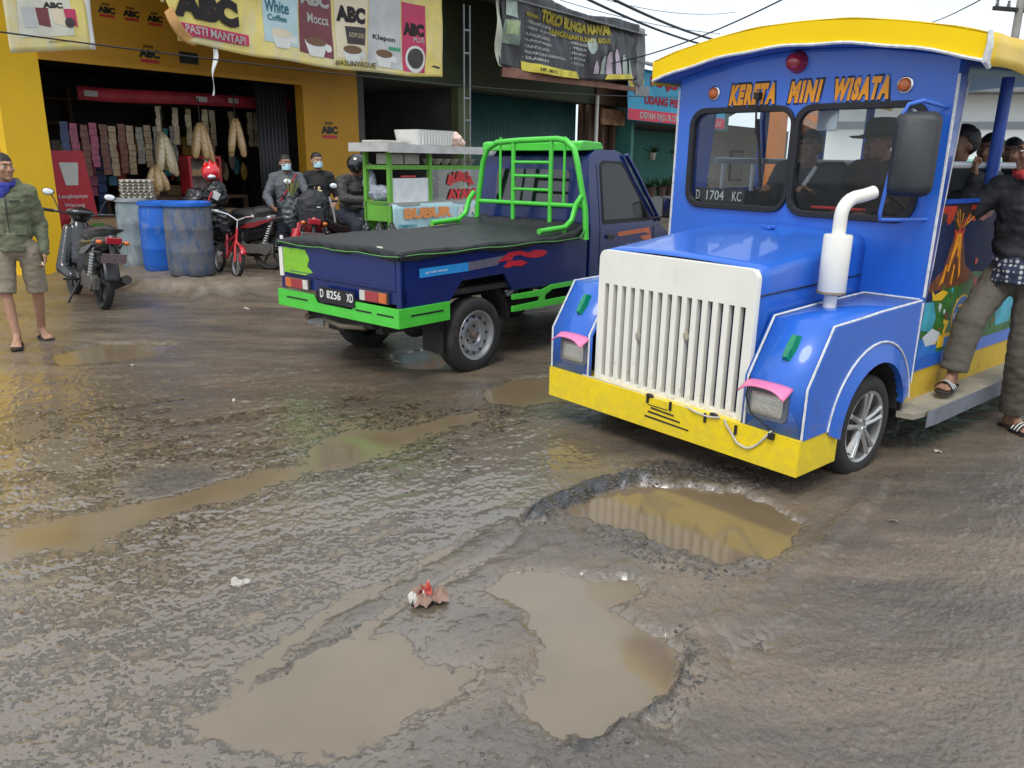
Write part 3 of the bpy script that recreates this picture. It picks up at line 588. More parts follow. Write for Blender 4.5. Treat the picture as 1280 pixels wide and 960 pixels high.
# mural side panels with yellow skirt
navy = M_('mural_night', (.012, .02, .07), .6, 0, .5, 5, 0, 60, 0, None, .25)
mm = [navy, M_('mural_red', (.5, .045, .02), .4, 0, .4, 12), M_('mural_lava', (.85, .3, .01), .4, 0, .3, 20), M_('mural_brown', (.16, .05, .02), .45, 0, .6, 12), M_('mural_green', (.03, .14, .02), .4, 0, .6, 9), M_('mural_blue', (.02, .16, .5), .4, 0, .4, 9), M_('mural_white', (.55, .58, .6), .4), M_('mural_yellow', (.8, .48, .02), .4), M_('mural_smoke', (.03, .022, .02), .5, 0, .5, 14), M_('mural_teal', (.05, .35, .45), .4, 0, .3, 9)]
for s_ in (1, -1):
    pm = MB().bx((-1.2, s_*.785, .545), (-4.2, s_*.803, 1.412)).build('side_panel', mm[0], T)
    MB().bx((-1.2, s_*.786, .465), (-4.2, s_*.806, .545)).build('blue_strip', blue, pm)
    MB().bx((-1.19, s_*.78, .29), (-4.2, s_*.80, .465)).build('yellow_skirt', M_('dirty_yellow', (.62, .4, .03), .5, 0, .1, 3, .1, 20, 0, ((.2, .14, .07), .45, 4), .4, 0, .35), T)
    MB().bx((-1.34, s_*.79, 1.412), (-4.2, s_*.815, 1.436)).build('sill_rail', sidebody, T)
    rb = MB().prism([(-1.08, s_*.79), (-4.3, s_*.79), (-4.3, s_*.975), (-1.2, s_*.975), (-.99, s_*.945), (-.97, s_*.86)], 'z', .262, .292).build('running_board', M_('board_top', (.3, .27, .21), .75, 0, .25, 6, .2, 40, 0, (MUD, .4, 5)), T)
    MB().prism([(-1.1, s_*.975), (-4.3, s_*.975), (-4.3, s_*.983), (-1.2, s_*.983)], 'z', .2, .296).build('edge_angle', M_('board_edge', (.16, .17, .2), .6, 0, .2, 9, 0, 60, 0, (MUD, .4, 6)), rb)
    MB().bx((-1.0, s_*.86, .17), (-1.03, s_*.66, .52)).build('mud_flap', rubber, T)
    if s_ == 1:
        a = MB()
        def poly(p, mi, d): a.prism([(q[0]-(.07 if q[0] < -1.21 and q[0] > -2.2 else 0), q[1]) for q in p], 'y', .8035, .8035+d, mi)
        cl = [(-1.22-.01*k*8, 1.30+.02*math.sin(k*2.1)) for k in range(12)]
        poly([(-1.2, 1.40)]+[(-1.21-.06*k, 1.315+.022*math.sin(k*2.3)) for k in range(13)]+[(-2.0, 1.40)], 1, .001)
        poly([(-1.42, 1.41), (-1.38, 1.33), (-1.44, 1.26), (-1.5, 1.25), (-1.58, 1.3), (-1.62, 1.41)], 8, .0016)
        poly([(-1.2, .545), (-1.2, .8), (-1.32, .9), (-1.5, .96), (-1.8, 1.0), (-2.3, .96), (-2.9, .98), (-2.9, .545)], 4, .0012)
        poly([(-1.2, .92), (-1.27, 1.0), (-1.36, 1.04), (-1.43, 1.22), (-1.5, 1.26), (-1.56, 1.22), (-1.66, 1.05), (-1.85, .96), (-1.6, .93)], 3, .002)
        poly([(-1.45, 1.2), (-1.42, 1.27), (-1.47, 1.25), (-1.5, 1.29), (-1.53, 1.25), (-1.57, 1.27), (-1.55, 1.2)], 1, .0024)
        for pts in ([(-1.47, 1.24), (-1.53, 1.24), (-1.56, 1.12), (-1.52, 1.1), (-1.50, 1.17), (-1.46, 1.1), (-1.43, 1.02), (-1.41, 1.03)], [(-1.53, 1.14), (-1.55, 1.14), (-1.6, 1.0), (-1.58, .97)], [(-1.38, 1.06), (-1.4, 1.07), (-1.38, .97), (-1.33, .95)], [(-1.49, 1.06), (-1.51, 1.06), (-1.5, .94), (-1.48, .95)]):
            poly(pts, 2, .003)
        poly([(-1.25, .93), (-1.3, .9), (-1.4, .92), (-1.48, .9), (-1.4, .86), (-1.28, .87)], 7, .0022)
        poly([(-1.2, .545), (-1.2, .66), (-1.36, .64), (-1.44, .58), (-1.44, .545)], 5, .0018)
        poly([(-1.2, .72), (-1.2, .87), (-1.3, .86), (-1.36, .76), (-1.32, .68)], 9, .0018)
        poly([(-1.22, .66), (-1.34, .7), (-1.46, .66), (-1.42, .6), (-1.28, .6)], 6, .0021)
        poly([(-1.5, .62), (-1.48, .74), (-1.56, .72)], 7, .002)
        poly([(-1.44, .57), (-1.44, .64), (-1.52, .65), (-1.9, .64), (-1.9, .55)], 7, .002)
        poly([(-1.53, .565), (-1.53, .625), (-1.88, .62), (-1.88, .565)], 5, .003)
        rq = random.Random(8)
        for k in range(46):     # small leaves, flowers and sparks of the painting
            x0 = -1.3-1.6*rq.random(); z0 = .6+.36*rq.random(); r0 = .008+.016*rq.random(); poly([(x0+r0*math.cos(q), z0+r0*(1.1+.4*math.sin(3*q))*math.sin(q)) for q in np.linspace(0, 5.7, 7)], rq.choice((4, 4, 1, 7, 9, 3, 6)), .0019+.00002*k)
        for k in range(14):
            a0 = rq.uniform(-.9, .9); l0 = rq.uniform(.06, .2); x0 = -1.5-math.sin(a0)*.04; poly([(x0, 1.27), (x0-math.sin(a0)*l0+.006, 1.27+math.cos(a0)*l0*.6), (x0-math.sin(a0)*l0-.006, 1.265+math.cos(a0)*l0*.6)], rq.choice((1, 2)), .0032+.00002*k)
        for k in range(6): poly([(x, z) for x, z in circ(-1.25-.13*k, 1.335+.012*(k % 2), .05, 10, .028)], (8, 1, 3)[k % 3], .0013+.00005*k)
        poly([(x, z) for x, z in circ(-1.72, .74, .13, 24, .125)], 7, .0025)
        poly([(x, z) for x, z in circ(-1.72, .74, .12, 24, .115)], 5, .0032)
        poly([(-2.4, .6), (-2.3, .9), (-2.6, 1.02), (-2.9, .95), (-2.9, .6)], 9, .0022)
        poly([(x, z) for x, z in circ(-1.86, .93, .03, 8)], 1, .0024); poly([(x, z) for x, z in circ(-1.82, 1.06, .022, 6)], 1, .0024)
        mu = a.build('mural', mm, pm, smooth=None)
        def S_(w0, u0, z0, sl=.12): return lambda x, y, z: Vector((u0-x, w0+z, z0+y+sl*x*0))
        text('letters', 'POLI', mm[6], mu, S_(.8075, -1.685, .695), .2, .065, .06)
        text('letters', 'ROBOCAR', mm[7], mu, S_(.8075, -1.725, .79), .13, .018, .02)
    # posts, white bars
    for u in (-1.93, -2.75, -3.5, -4.2):
        MB().tube([(u, s_*.79, 1.42), (u, s_*.79, 2.11)], .034, 12).build('roof_post', bluin, T)
    wbars = MB()
    wbars.tube([(-1.32, s_*.745, 1.62), (-4.15, s_*.745, 1.62)], .02, 8)
    for k in range(7):
        u = -1.42-.36*k; wbars.tube([(u, s_*.745, 1.41), (u, s_*.745, 1.62)], .017, 8)
    wbars.build('guard_rail', M_('rail_grey_white', (.55, .57, .6), .4), T)
# floor, chassis, seats
MB().bx((-1.1, -.78, .50), (-4.25, .78, .54)).build('floor', under, T)
ch = MB(); ch.bx((-.1, -.4, .2), (-4.2, -.32, .3)); ch.bx((-.1, .32, .2), (-4.2, .4, .3)); ch.tube([(-.61, -.7, .277), (-.61, .7, .277)], .03, 8); ch.tube([(-3.4, -.7, .277), (-3.4, .7, .277)], .05, 8); ch.bx((-.1, -.3, .28), (-1.0, .3, .8)); ch.bx((-1.06, -.8, .3), (-1.09, .8, 1.3)); ch.build('chassis', under, T)
seatm = M_('dark_vinyl', (.03, .03, .04), .5, 0, .2, 9)
for u, ws in ((-1.75, (-.42, .42)), (-2.75, (0,)), (-3.7, (0,))):
    for wc in ws:
        ww = .5 if len(ws) > 1 else 1.4
        st = thing('seat', None, None); st.parent = T
        MB().bx((u-.24, wc-ww/2, .54), (u+.24, wc+ww/2, 1.03)).build('seat_cushion', seatm, st, bevel=.03)
        MB().box((u-.29, wc, 1.22), (.09, ww, .5)).build('seat_back', seatm, st, bevel=.03)
MB().prism([(-1.09, 1.32), (-1.3, 1.3), (-1.36, 1.22), (-1.36, .8), (-1.09, .8)], 'y', -.78, .78).build('dashboard', M_('dash_black', (.02, .02, .022), .5), T)
sw = MB(); cs = Vector((-1.46, .36, 1.33)); ax = Vector((-.75, 0, .66)).normalized(); xx = Vector((0, 1, 0)); yy = ax.cross(xx)
sw.tube([cs+xx*(.18*math.cos(t))+yy*(.18*math.sin(t)) for t in np.linspace(0, 2*math.pi, 25)], .013, 8, cap=False); sw.tube([cs-xx*.18, cs, cs+xx*.18], .012, 6); sw.tube([cs, cs-ax*.25], .02, 8); sw.build('steering_wheel', black, T)
MB().bx((-1.2, .05, 1.80), (-1.19, .18, 1.915)).build('inside_mirror', M_('mirror_pale', (.75, .78, .8), .15, .3), T, bevel=.01)
MB().bx((-1.14, .1, 1.352), (-1.2, .42, 1.368)).build('red_cloth', M_('red_cloth', (.55, .03, .03), .8), T, bevel=.006)
# hood
hd = MB()
def sec(t):
    u = -.012-1.055*t; z0 = 1.117+.118*t; hw = .523-.01*t+.0*t; r = .05+.02*t
    crown = .012+.01*t
    pts = [(-hw, .35)]+[(-hw, 1.0)]
    for k in range(5): a = R(180-22.5*k); pts.append((-hw+r+r*math.cos(a), z0-r+r*math.sin(a)))
    for k in range(1, 8): x = -hw+r+(2*hw-2*r)*k/8; pts.append((x, z0+crown*math.sin(math.pi*k/8)))
    for k in range(5): a = R(90-22.5*k); pts.append((hw-r+r*math.cos(a), z0-r+r*math.sin(a)))
    pts += [(hw, 1.0), (hw, .35)]
    return [Vector((u, p[0], p[1])) for p in pts]
NS = len(sec(0)); vs = []; K = 10
for i in range(K+1): vs += sec(i/K)
hd.add(vs, [(i*NS+j, i*NS+j+1, (i+1)*NS+j+1, (i+1)*NS+j) for i in range(K) for j in range(NS-1)])
hood = hd.build('hood', blue, T, thick=.006, smooth=45)
sm_ = MB()
for s_ in (-1, 1): sm_.tube([(-.02, s_*.527, .985), (-1.04, s_*.518, 1.01)], .0045, 5)
sm_.build('lid_seam', inkb, hood)
lt_ = MB(); lt_.bx((-.83, .0, 1.235), (-.87, .04, 1.25)); lt_.bx((-.84, -.035, 1.243), (-.86, .06, 1.258)); lt_.build('lid_latch', blue, hood, bevel=.003)
# hinge edge wings between hood and cab front
MB().bx((-1.04, -.86, .62), (-1.06, -.5, .95)).build('scuttle', blue, T)
# grille
gx0, gx1 = -.522, .53; n_ = 15
holes = []; step = (gx1-gx0-.07)/n_
for k in range(n_):
    a = gx0+.035+k*step+step*.26; holes.append([(a, .372), (a+step*.48, .372), (a+step*.48, .925), (a, .925)])
outl = [(gx1, .342)]+[(gx1-.05+.05*math.cos(R(a)), 1.068+.05*math.sin(R(a))) for a in (0, 22, 45, 67, 90)]+[(gx0+.05+.05*math.cos(R(a)), 1.068+.05*math.sin(R(a))) for a in (90, 112, 135, 157, 180)]+[(gx0, .342)]
gr_ = plate([outl]+holes, .032, 'grille', white, T, Fm(.0), .0025)
MB().bx((-.07, -.5, .36), (-.075, .51, 1.0)).build('radiator', M_('radiator_blue', (.012, .03, .12), .6, 0, .8, 14), T)
gs = MB()
for x in (-.2, .13): gs.ell((.018, x, .72 if x > 0 else .66), (.004, .02, .028), 8)
gs.build('dirt_spots', M_('grille_dirt', (.35, .31, .24), .8, 0, .3, 60), gr_)
# fenders with arches
ac = (-.615, .30)
def archpts(r, a0, a1, n=14): return [(ac[0]+r*math.cos(R(a0+(a1-a0)*k/n)), ac[1]+r*math.sin(R(a0+(a1-a0)*k/n))) for k in range(n+1)]
prof = [(.035, .345), (.035, .60), (-.14, .872), (-.6, .893), (-1.05, .905), (-1.05, .49)]
for s_ in (1, -1):
    fe = thing('fender', None, None); fe.parent = T
    wi, wo = s_*.53, s_*.868
    # outer face with wheel opening
    o = [(-p[0], p[1]) for p in prof[:-1]]+[(1.05, .42)]+[(-p[0], p[1]) for p in archpts(.335, 158, 8)]
    M0 = Sm(wo) if s_ == 1 else basis((0, wo, 0), (-1, 0, 0), (0, 0, 1))
    plate([o], .012, 'side_skin', blue, fe, M0, .002)
    sk = MB(); P = [(.04, .345), (.04, .60), (-.135, .874), (-.6, .895), (-1.05, .907)]
    vs = [(p[0], wi, p[1]) for p in P]+[(p[0], wo, p[1]) for p in P]; n5 = len(P)
    sk.add(vs, [(i, i+1, n5+i+1, n5+i) for i in range(n5-1)])
    sk.build('top_skin', blue, fe, thick=.006, smooth=20)
    ring = MB(); a_ = archpts(.335, 170, -2, 20); b_ = archpts(.43, 170, 4, 20)
    ring.add([(p[0], wo+s_*.03, p[1]) for p in a_]+[(p[0], wo+s_*.008, p[1]) for p in b_]+[(p[0], wo-s_*.01, p[1]) for p in a_], [(i, i+1, 22+i, 21+i) for i in range(20)]+[(i, i+1, 43+i, 42+i) for i in range(20)])
    ring.build('arch_flare', blue, fe, smooth=60)
    ih = MB(); c_ = archpts(.335, 178, -4, 20); ih.add([(p[0], wo, p[1]) for p in c_]+[(p[0], wi, p[1]) for p in c_], [(i, i+1, 22+i, 21+i) for i in range(20)]); ih.build('wheel_housing', under, fe)
    bd = MB()
    bd.tube([(.045, wo, .35), (.045, wo, .60), (-.13, wo, .878), (-.4, wo, .888), (-.6, wo, .899), (-.85, wo, .905), (-1.05, wo, .91)], .0065, 6)
    bd.tube([(.046, wi+s_*.02, .35), (.046, wi+s_*.02, .605), (-.13, wi+s_*.02, .882), (-.6, wi+s_*.02, .902), (-1.04, wi+s_*.02, .912), (-1.045, wo*.99, .915)], .0065, 6)
    bd.tube([(p[0], wo+s_*.01, p[1]) for p in archpts(.44, 172, 6, 18)], .006, 6)
    bd.build('white_bead', trimw, fe)
    # headlamp with pink visor, green marker
    hc = s_*.672
    hl = plate([rrect(hc-.112, .405, hc+.112, .56, .03)], .02, 'headlight', M_('lamp_surround', (.12, .13, .16), .5), fe, Fm(.045), .004)
    ln = MB(); ln.grid(lambda a, b: Vector((.052+.022*(1-(2*a-1)**4)*(1-(2*b-1)**4), hc-.098+.196*a, .418+.128*b)), 14, 10); ln.build('lens', lens, hl, smooth=60)
    vz = MB(); 
    for (x0, x1) in ((0, 1),):
        def vf(a, b): 
            x = hc-.125+.25*a; e = abs(2*a-1)**3; return Vector((.042+.085*b, x, .592-.012*b-.035*e*b-.01*e))
        vz.grid(vf, 16, 4)
    vz.build('visor', pink, hl, thick=.007)
    mk = MB(); Mx = basis((-.06, s_*.705, .752), (0, 1, 0), (-.175, 0, .274))
    def gm(x, y, z): return Mx @ Vector((x, y, z))
    t_ = [(-.022, -.07), (.022, -.07), (.034, .0), (.03, .07), (-.018, .07), (-.03, 0)]
    mk.add([gm(x, y, 0) for x, y in t_]+[gm(x*.5, y*.85, .035) for x, y in t_], [(0,1,2,3,4,5), (11,10,9,8,7,6)]+[(i, (i+1) % 6, 6+(i+1) % 6, 6+i) for i in range(6)])
    mk.build('green_marker', greenp, fe, smooth=None)
for s_ in (1, -1):
    wheel(T, (-.615, s_*.775, .277), .277, .175, s_, 'alloy'); wheel(T, (-3.4, s_*.72, .29), .277, .175, s_, 'alloy')
# bumper
yb = M_('yellow_bumper', (.82, .6, .01), .36, 0, .05, 5, .03, 20, .3, ((.4, .3, .06), .12, 7), .3, 0, .2)
bp_ = MB(); bp_.prism([(.062, -.872), (.062, .872), (-.305, .872), (-.305, .86), (.05, .855), (.05, -.855), (-.305, -.86), (-.305, -.872)], 'z', .162, .345); bp_.prism([(.0625, -.872), (.0625, .872), (-.29, .872), (-.02, .56), (-.02, -.56), (-.29, -.872)], 'z', .341, .347)
bum = bp_.build('bumper', yb, T, bevel=.003)
sl = MB()
for k, (a, b_, z) in enumerate(((-.105, .2, .232), (-.085, .14, .262), (-.065, .095, .288))): sl.prism([(a+.03, z+.004), (b_+.03, z-.004), (b_+.03, z-.012), (a+.03, z-.006)], 'x', .062, .0645)
sl.bx((.04, -.055, .298), (.064, .08, .303)); sl.build('slots', inkb, bum)
cd = MB(); import itertools
def cat(w0, w1, z0, z1, sag, u=.075, n=10): return [(u+.004*math.sin(k*2), w0+(w1-w0)*k/n, z0+(z1-z0)*k/n-sag*math.sin(math.pi*k/n)) for k in range(n+1)]
cd.tube([(.03, -.62, .352)]+cat(-.58, -.1, .352, .347, -.002, .045)+cat(-.05, .2, .35, .348, .008, .05)+cat(.24, .42, .35, .35, .012, .07, 6), .0055, 6); cd.tube(cat(.45, .72, .35, .36, .12, .07, 12), .006, 6)
cd.build('grey_cord', M_('pale_cord', (.5, .48, .42), .7), bum)
cb = MB()
for x, z in ((-.06, .335), (.1, .33), (.33, .325), (.52, .31)): cb.box((.066, x, z), (.008, .014, .05))
cb.ell((.06, -.05, .353), (.012, .03, .012), 8); cb.ell((.06, .38, .352), (.012, .03, .012), 8); cb.tube([(.05, .56, .6), (.06, .555, .5), (.07, .6, .42), (.06, .715, .36), (.05, .72, .34)], .0035, 5); cb.box((.07, .725, .335), (.02, .03, .03))
cb.build('black_tape', rubber, bum)
# exhaust stack
ex = thing('exhaust_stack', None, None); ex.parent = T
MB().tube([(-.53, .62, .89), (-.53, .62, .98)], .034, 16).build('lower_pipe', white, ex)
MB().lathe([(.035, -.012), (.066, .0), (.071, .01), (.071, .29), (.067, .298), (.04, .3)], (-.53, .62, .97), (0, 0, 1), 28).build('muffler_can', white, ex)
MB().tube([(-.53, .62, 1.26), (-.53, .62, 1.36)]+[(-.53-.1*(1-math.cos(R(a))), .62+.03*(1-math.cos(R(a))), 1.36+.095*math.sin(R(a))) for a in (15, 30, 45, 60, 75)]+[(-.66, .66, 1.462), (-.72, .68, 1.478)], .034, 16).build('bent_pipe', white, ex)
MB().lathe([(.031, 0), (.031, .002)], (-.7205, .6802, 1.478), (-.9, .3, .22), 14).build('pipe_mouth', inkb, ex)
rg = MB(); rg.lathe([(.06, 0), (.073, .004), (.073, .016), (.05, .022)], (-.53, .62, .962), (0, 0, 1), 24); rg.build('rusty_ring', M_('rust', (.25, .19, .13), .8, 0, .4, 40), ex)
# wing mirror
mi = thing('wing_mirror', None, None); mi.parent = T
Mm = basis((-.86, .8, 1.66), (-.35, .93, 0), (0, .05, 1))
mb = MB(); ol = rrect(-.115, -.2, .1, .215, .05)
mb.add([Mm @ Vector((x, y, 0)) for x, y in ol]+[Mm @ Vector((x*1.0, y, -.03)) for x, y in ol]+[Mm @ Vector((x*.8, y*.85, .035)) for x, y in ol], [tuple(range(24, 48))]+[tuple(range(71, 47, -1))]+[(i, (i+1) % 24, 24+(i+1) % 24, 24+i) for i in range(24)]+[(i, 48+i, 48+(i+1) % 24, (i+1) % 24) for i in range(24)])
mb.build('mirror_case', M_('mirror_case', (.03, .032, .036), .55, 0, .2, 14, .1, 60), mi, smooth=50)
MB().tube([(-1.06, .845, 1.90), (-.86, .80, 1.925), (-.84, .74, 1.91), (-.83, .72, 1.86), (-.83, .70, 1.6), (-.83, .675, 1.37), (-.84, .675, 1.335), (-.9, .72, 1.335), (-1.06, .83, 1.34)], .0105, 10).build('mirror_bracket', M_('bracket_blue', (.05, .16, .62), .35, 0, .05, 4, 0, 1, .4), mi)
MB().tube([(-.83, .70, 1.6), (-.855, .75, 1.6)], .014, 8).build('clamp', rubber, mi)
MB().bx((-.825, .685, 1.585), (-.845, .715, 1.62)).build('clamp', rubber, mi)
for s_ in (1,): pass
# ---------------- pickup truck ----------------
TK = thing('pickup_truck', 'dark blue pickup truck with green rear cage and black tarp over its bed', 'pickup', (-.274, 6.0896, 0), .8628)
P_ = TK
dblue = M_('truck_blue', (.006, .018, .12), .3, 0, .12, 3, .08, 5, .3, ((.09, .085, .08), .22, 4), .4, 0, .6)
green = M_('bright_green', (.075, .56, .05), .38, 0, .1, 6, .05, 30, .3, ((.2, .2, .1), .22, 9), .4, 0, .55)
lime = M_('lime_patch', (.22, .5, .03), .5, 0, .15, 20)
tarp = M_('black_tarp', (.018, .019, .02), .5, 0, .2, 5, .25, 12)
W0, W1 = 0.0, 1.44
BZ0, BZ1 = .60, .985
def arcp(c, r, a0, a1, n): return [(c[0]+r*math.cos(R(a0+(a1-a0)*k/n)), c[1]+r*math.sin(R(a0+(a1-a0)*k/n))) for k in range(n+1)]
side = [(-.77, BZ0), (-.31, .585), (-.17, .735), (.31, .745), (.42, .60), (1.43, .585), (1.43, BZ1), (-.77, BZ1)]
for wv, nm in ((0.0, 'near'), (W1-.035, 'far')):
    s_ = MB().prism(side, 'y', wv, wv+.035).build('bed_side', dblue, P_, bevel=.006)
    # raised swage line
    MB().prism([(-.74, .975), (1.4, .975), (1.4, .955), (-.74, .955)], 'y', wv-(.008 if wv == 0 else -.035), wv+(.002 if wv == 0 else .043)).build('top_rail', dblue, s_, bevel=.004)
    if wv == 0:
        d = MB(); d.prism([(-.6, .80), (-.6, .865), (-.1, .87), (-.1, .805)], 'y', -.0015, .001, 0); d.prism([(-.1, .805), (-.1, .87), (.12, .88), (.38, .895), (.3, .86), (.22, .82)], 'y', -.0013, .001, 1)
        d.prism([(.22, .845), (.3, .875), (.36, .91), (.5, .915), (.62, .89), (.7, .905), (.82, .895), (.86, .87), (.8, .845), (.68, .84), (.58, .855), (.5, .88), (.42, .875), (.4, .845)], 'y', -.003, .001, 2)
        d.prism([(.3, .80), (.36, .84), (.52, .835), (.6, .81), (.52, .785), (.42, .8), (.36, .785)], 'y', -.003, .001, 2)
        d.build('side_decal', [M_('decal_blue', (.03, .3, .7), .35), M_('decal_grey', (.14, .13, .17), .4, 0, .3, 12), M_('decal_red', (.6, .02, .04), .35)], s_, smooth=None)
        text('letters', 'garuda teknik', inkw, s_, lambda x, y, z: Vector((-.54+x, -.0015-z, .822+y)), .22, .02, .0)
MB().bx((-.76, .03, .63), (1.42, W1-.03, .67)).build('bed_floor', under, P_)
MB().bx((1.40, 0.005, BZ0), (1.435, W1-.005, BZ1)).build('bed_front', dblue, P_)
# tailgate
tg = MB().bx((-.785, .05, .715), (-.75, W1-.05, .975)).build('tailgate', dblue, P_, bevel=.006)
tr = MB(); tr.bx((-.79, .13, .745), (-.785, W1-.13, .752)); tr.bx((-.79, .13, .93), (-.785, W1-.13, .937)); tr.build('pressed_line', dblue, tg, bevel=.002)
MB().prism([(1.38, .735), (1.385, .93), (1.09, .93), (1.04, .86), (1.07, .8), (1.0, .76), (1.1, .73)], 'x', -.7865, -.789).build('green_paint_patch', lime, tg)
MB().bx((-.775, .0, .62), (-.72, W1, .714)).build('rear_sill', dblue, P_, bevel=.004)
for w0 in (.0, W1-.05): MB().bx((-.78, w0, .6), (-.73, w0+.05, .985)).build('corner_post', dblue, P_, bevel=.006)
MB().bx((-.79, W1+.002, .70), (-.74, W1-.045, .93)).build('white_tape', white, P_)
MB().bx((-.792, .17, .965), (-.782, .225, 1.02)).build('white_tape', white, P_)
MB().bx((-.792, W1-.06, .975), (-.782, W1-.03, 1.02)).build('white_tape', white, P_)
for w0 in (.12, 1.05):
    tl_ = MB().bx((-.80, w0, .615), (-.776, w0+.31, .70)).build('tail_light', M_('lamp_dark', (.06, .05, .05), .5), P_, bevel=.004)
    q = [(w0+.008, w0+.09, amber), (w0+.093, w0+.24, redlens), (w0+.243, w0+.302, M_('clear_lens', (.6, .58, .52), .2))]
    if w0 > 1: q = [(w0+.008, w0+.07, M_('clear_lens', (.6, .58, .52), .2)), (w0+.073, w0+.22, redlens), (w0+.223, w0+.302, amber)]
    for a, b_, m_ in q: MB().bx((-.808, a, .622), (-.798, b_, .694)).build('lens', m_, tl_, bevel=.003)
# bumper, wrapped round the corner
gb = MB(); gb.prism([(-.815, -.012), (-.815, W1+.012), (-.74, W1+.012), (-.74, W1), (-.795, W1), (-.795, .008), (-.31, .008), (-.31, -.012)], 'z', .462, .505); gb.prism([(-.8145, -.0115), (-.8145, W1+.0115), (-.74, W1+.0115), (-.74, W1), (-.795, W1), (-.795, .008), (-.31, .008), (-.31, -.0115)], 'z', .502, .535)
gbu = gb.build('rear_bumper', green, P_, bevel=.002)
MB().prism([(.94, .53), (W1+.012, .53), (W1+.012, .595), (.99, .595)], 'x', -.815, -.795).build('bumper_face', green, gbu, bevel=.002); MB().prism([(-.815, .5), (-.795, .5), (-.795, .008), (-.31, .008), (-.31, -.012), (-.815, -.012)], 'z', .53, .60).build('bumper_face', green, gbu, bevel=.002)
g3 = MB()
for a, b_ in ((.04, .22), (.28, .46), (1.05, 1.33)): g3.bx((-.8165, a, .535), (-.814, b_, .548))
g3.bx((-.7, -.0135, .535), (-.38, -.011, .548)); g3.build('bumper_slots', inkb, gbu)
tp = plate([rrect(-.89, .555, -.46, .672, .006)], .004, 'number_plate', M_('plate_black', (.012, .012, .014), .4), P_, basis((-.822, 0, 0), (0, -1, 0), (0, 0, 1)))
B_ = lambda w0, z0: (lambda x, y, z: Vector((-.8245-z, w0-x, z0+y)))
text('characters', 'D', inkw, tp, B_(.87, .592), .04, .062, .01); text('characters', '8256', inkw, tp, B_(.79, .592), .17, .062, .01); text('characters', 'XD', inkw, tp, B_(.55, .592), .075, .062, .01)
MB().bx((-.77, .4, .45), (-.72, 1.0, .62)).build('plate_bracket', under, P_)
# frame and running gear
fr = MB(); fr.bx((-.7, .3, .36), (2.7, .38, .46)); fr.bx((-.7, 1.06, .36), (2.7, 1.14, .46)); fr.tube([(0, .1, .29), (0, 1.34, .29)], .04, 10); fr.ell((0, .72, .29), (.11, .13, .12), 14); fr.bx((-.75, .35, .40), (-.6, 1.15, .46)); fr.bx((-.5, .95, .34), (-.2, 1.2, .45)); fr.tube([(-.55, .25, .43), (0, .25, .35), (.5, .25, .42)], .025, 6); fr.tube([(-.55, 1.2, .43), (0, 1.2, .35), (.5, 1.2, .42)], .025, 6)
fr.build('chassis', under, P_)
MB().tube([(.4, 1.05, .38), (-.4, 1.08, .40), (-.72, 1.1, .41), (-.80, 1.1, .405)], .028, 12).build('exhaust_pipe', M_('rusty_pipe', (.08, .06, .045), .75, .3, .4, 20), P_)
MB().tube([(-.74, .95, .40), (-.77, .7, .38), (-.74, .45, .40)], .02, 8).build('tow_bar', M_('dull_brown_metal', (.16, .13, .09), .7, .3), P_)
MB().bx((-.72, 1.0, .33), (-.7, 1.2, .42)).build('bracket', M_('grey_bracket', (.25, .25, .24), .7), P_)
for w0 in (.02, 1.2): MB().bx((-.36, w0, .2), (-.35, w0+.22, .58)).build('mud_flap', rubber, P_)
hs = MB(); c_ = arcp((.02, .33), .40, 175, 5, 12); hs.add([(x, .03, z) for x, z in c_]+[(x, .3, z) for x, z in c_], [(i, i+1, 14+i, 13+i) for i in range(12)]); hs.build('wheel_housing', under, P_)
wheel(P_, (0, .085, .292), .295, .17, -1, 'steel'); wheel(P_, (0, W1-.09, .292), .295, .17, 1, 'steel'); wheel(P_, (1.97, .085, .292), .295, .17, -1, 'steel'); wheel(P_, (1.97, W1-.09, .292), .295, .17, 1, 'steel')
# green side guard
sg = MB(); sg.prism([(.41, .565), (.80, .565), (.92, .595), (1.6, .595), (1.6, .555), (.93, .555), (.83, .515), (.83, .47), (1.6, .47), (1.6, .405), (.41, .425), (.41, .47), (.76, .475), (.76, .515), (.41, .525)], 'y', -.01, .012); sg.build('side_guard', green, P_, bevel=.002)
# cab
def inset(z): return 0 if z <= 1.02 else (z-1.02)*.17
prof = [(1.47, .50), (1.47, 1.02), (1.52, 1.5), (1.56, 1.66), (1.68, 1.715), (2.0, 1.715), (2.12, 1.675), (2.62, 1.06), (2.86, .92), (2.92, .7), (2.9, .42), (2.3, .42), (2.28, .6), (2.15, .68), (1.8, .68), (1.66, .6), (1.62, .42), (1.5, .42)]
cab = MB(); n_ = len(prof)
cab.add([(u, inset(z)-.002, z) for u, z in prof]+[(u, W1+.002-inset(z), z) for u, z in prof], [])
lowi = [0, 1, 7, 8, 9, 10, 11, 12, 13, 14, 15, 16, 17]; upi = [1, 2, 3, 4, 5, 6, 7]
def tri(idx, off):
    t = tessellate_polygon([[Vector((prof[i][0], prof[i][1], 0)) for i in idx]]); return [tuple(idx[k]+off for k in f) for f in t]
cab.f += tri(lowi, 0)+tri(upi, 0)+tri(lowi, n_)+tri(upi, n_)+[(i, (i+1) % n_, (i+1) % n_+n_, i+n_) for i in range(n_)]; cab.m = [0]*len(cab.f)
cabo = cab.build('cab', dblue, P_, bevel=.025, seg=3)
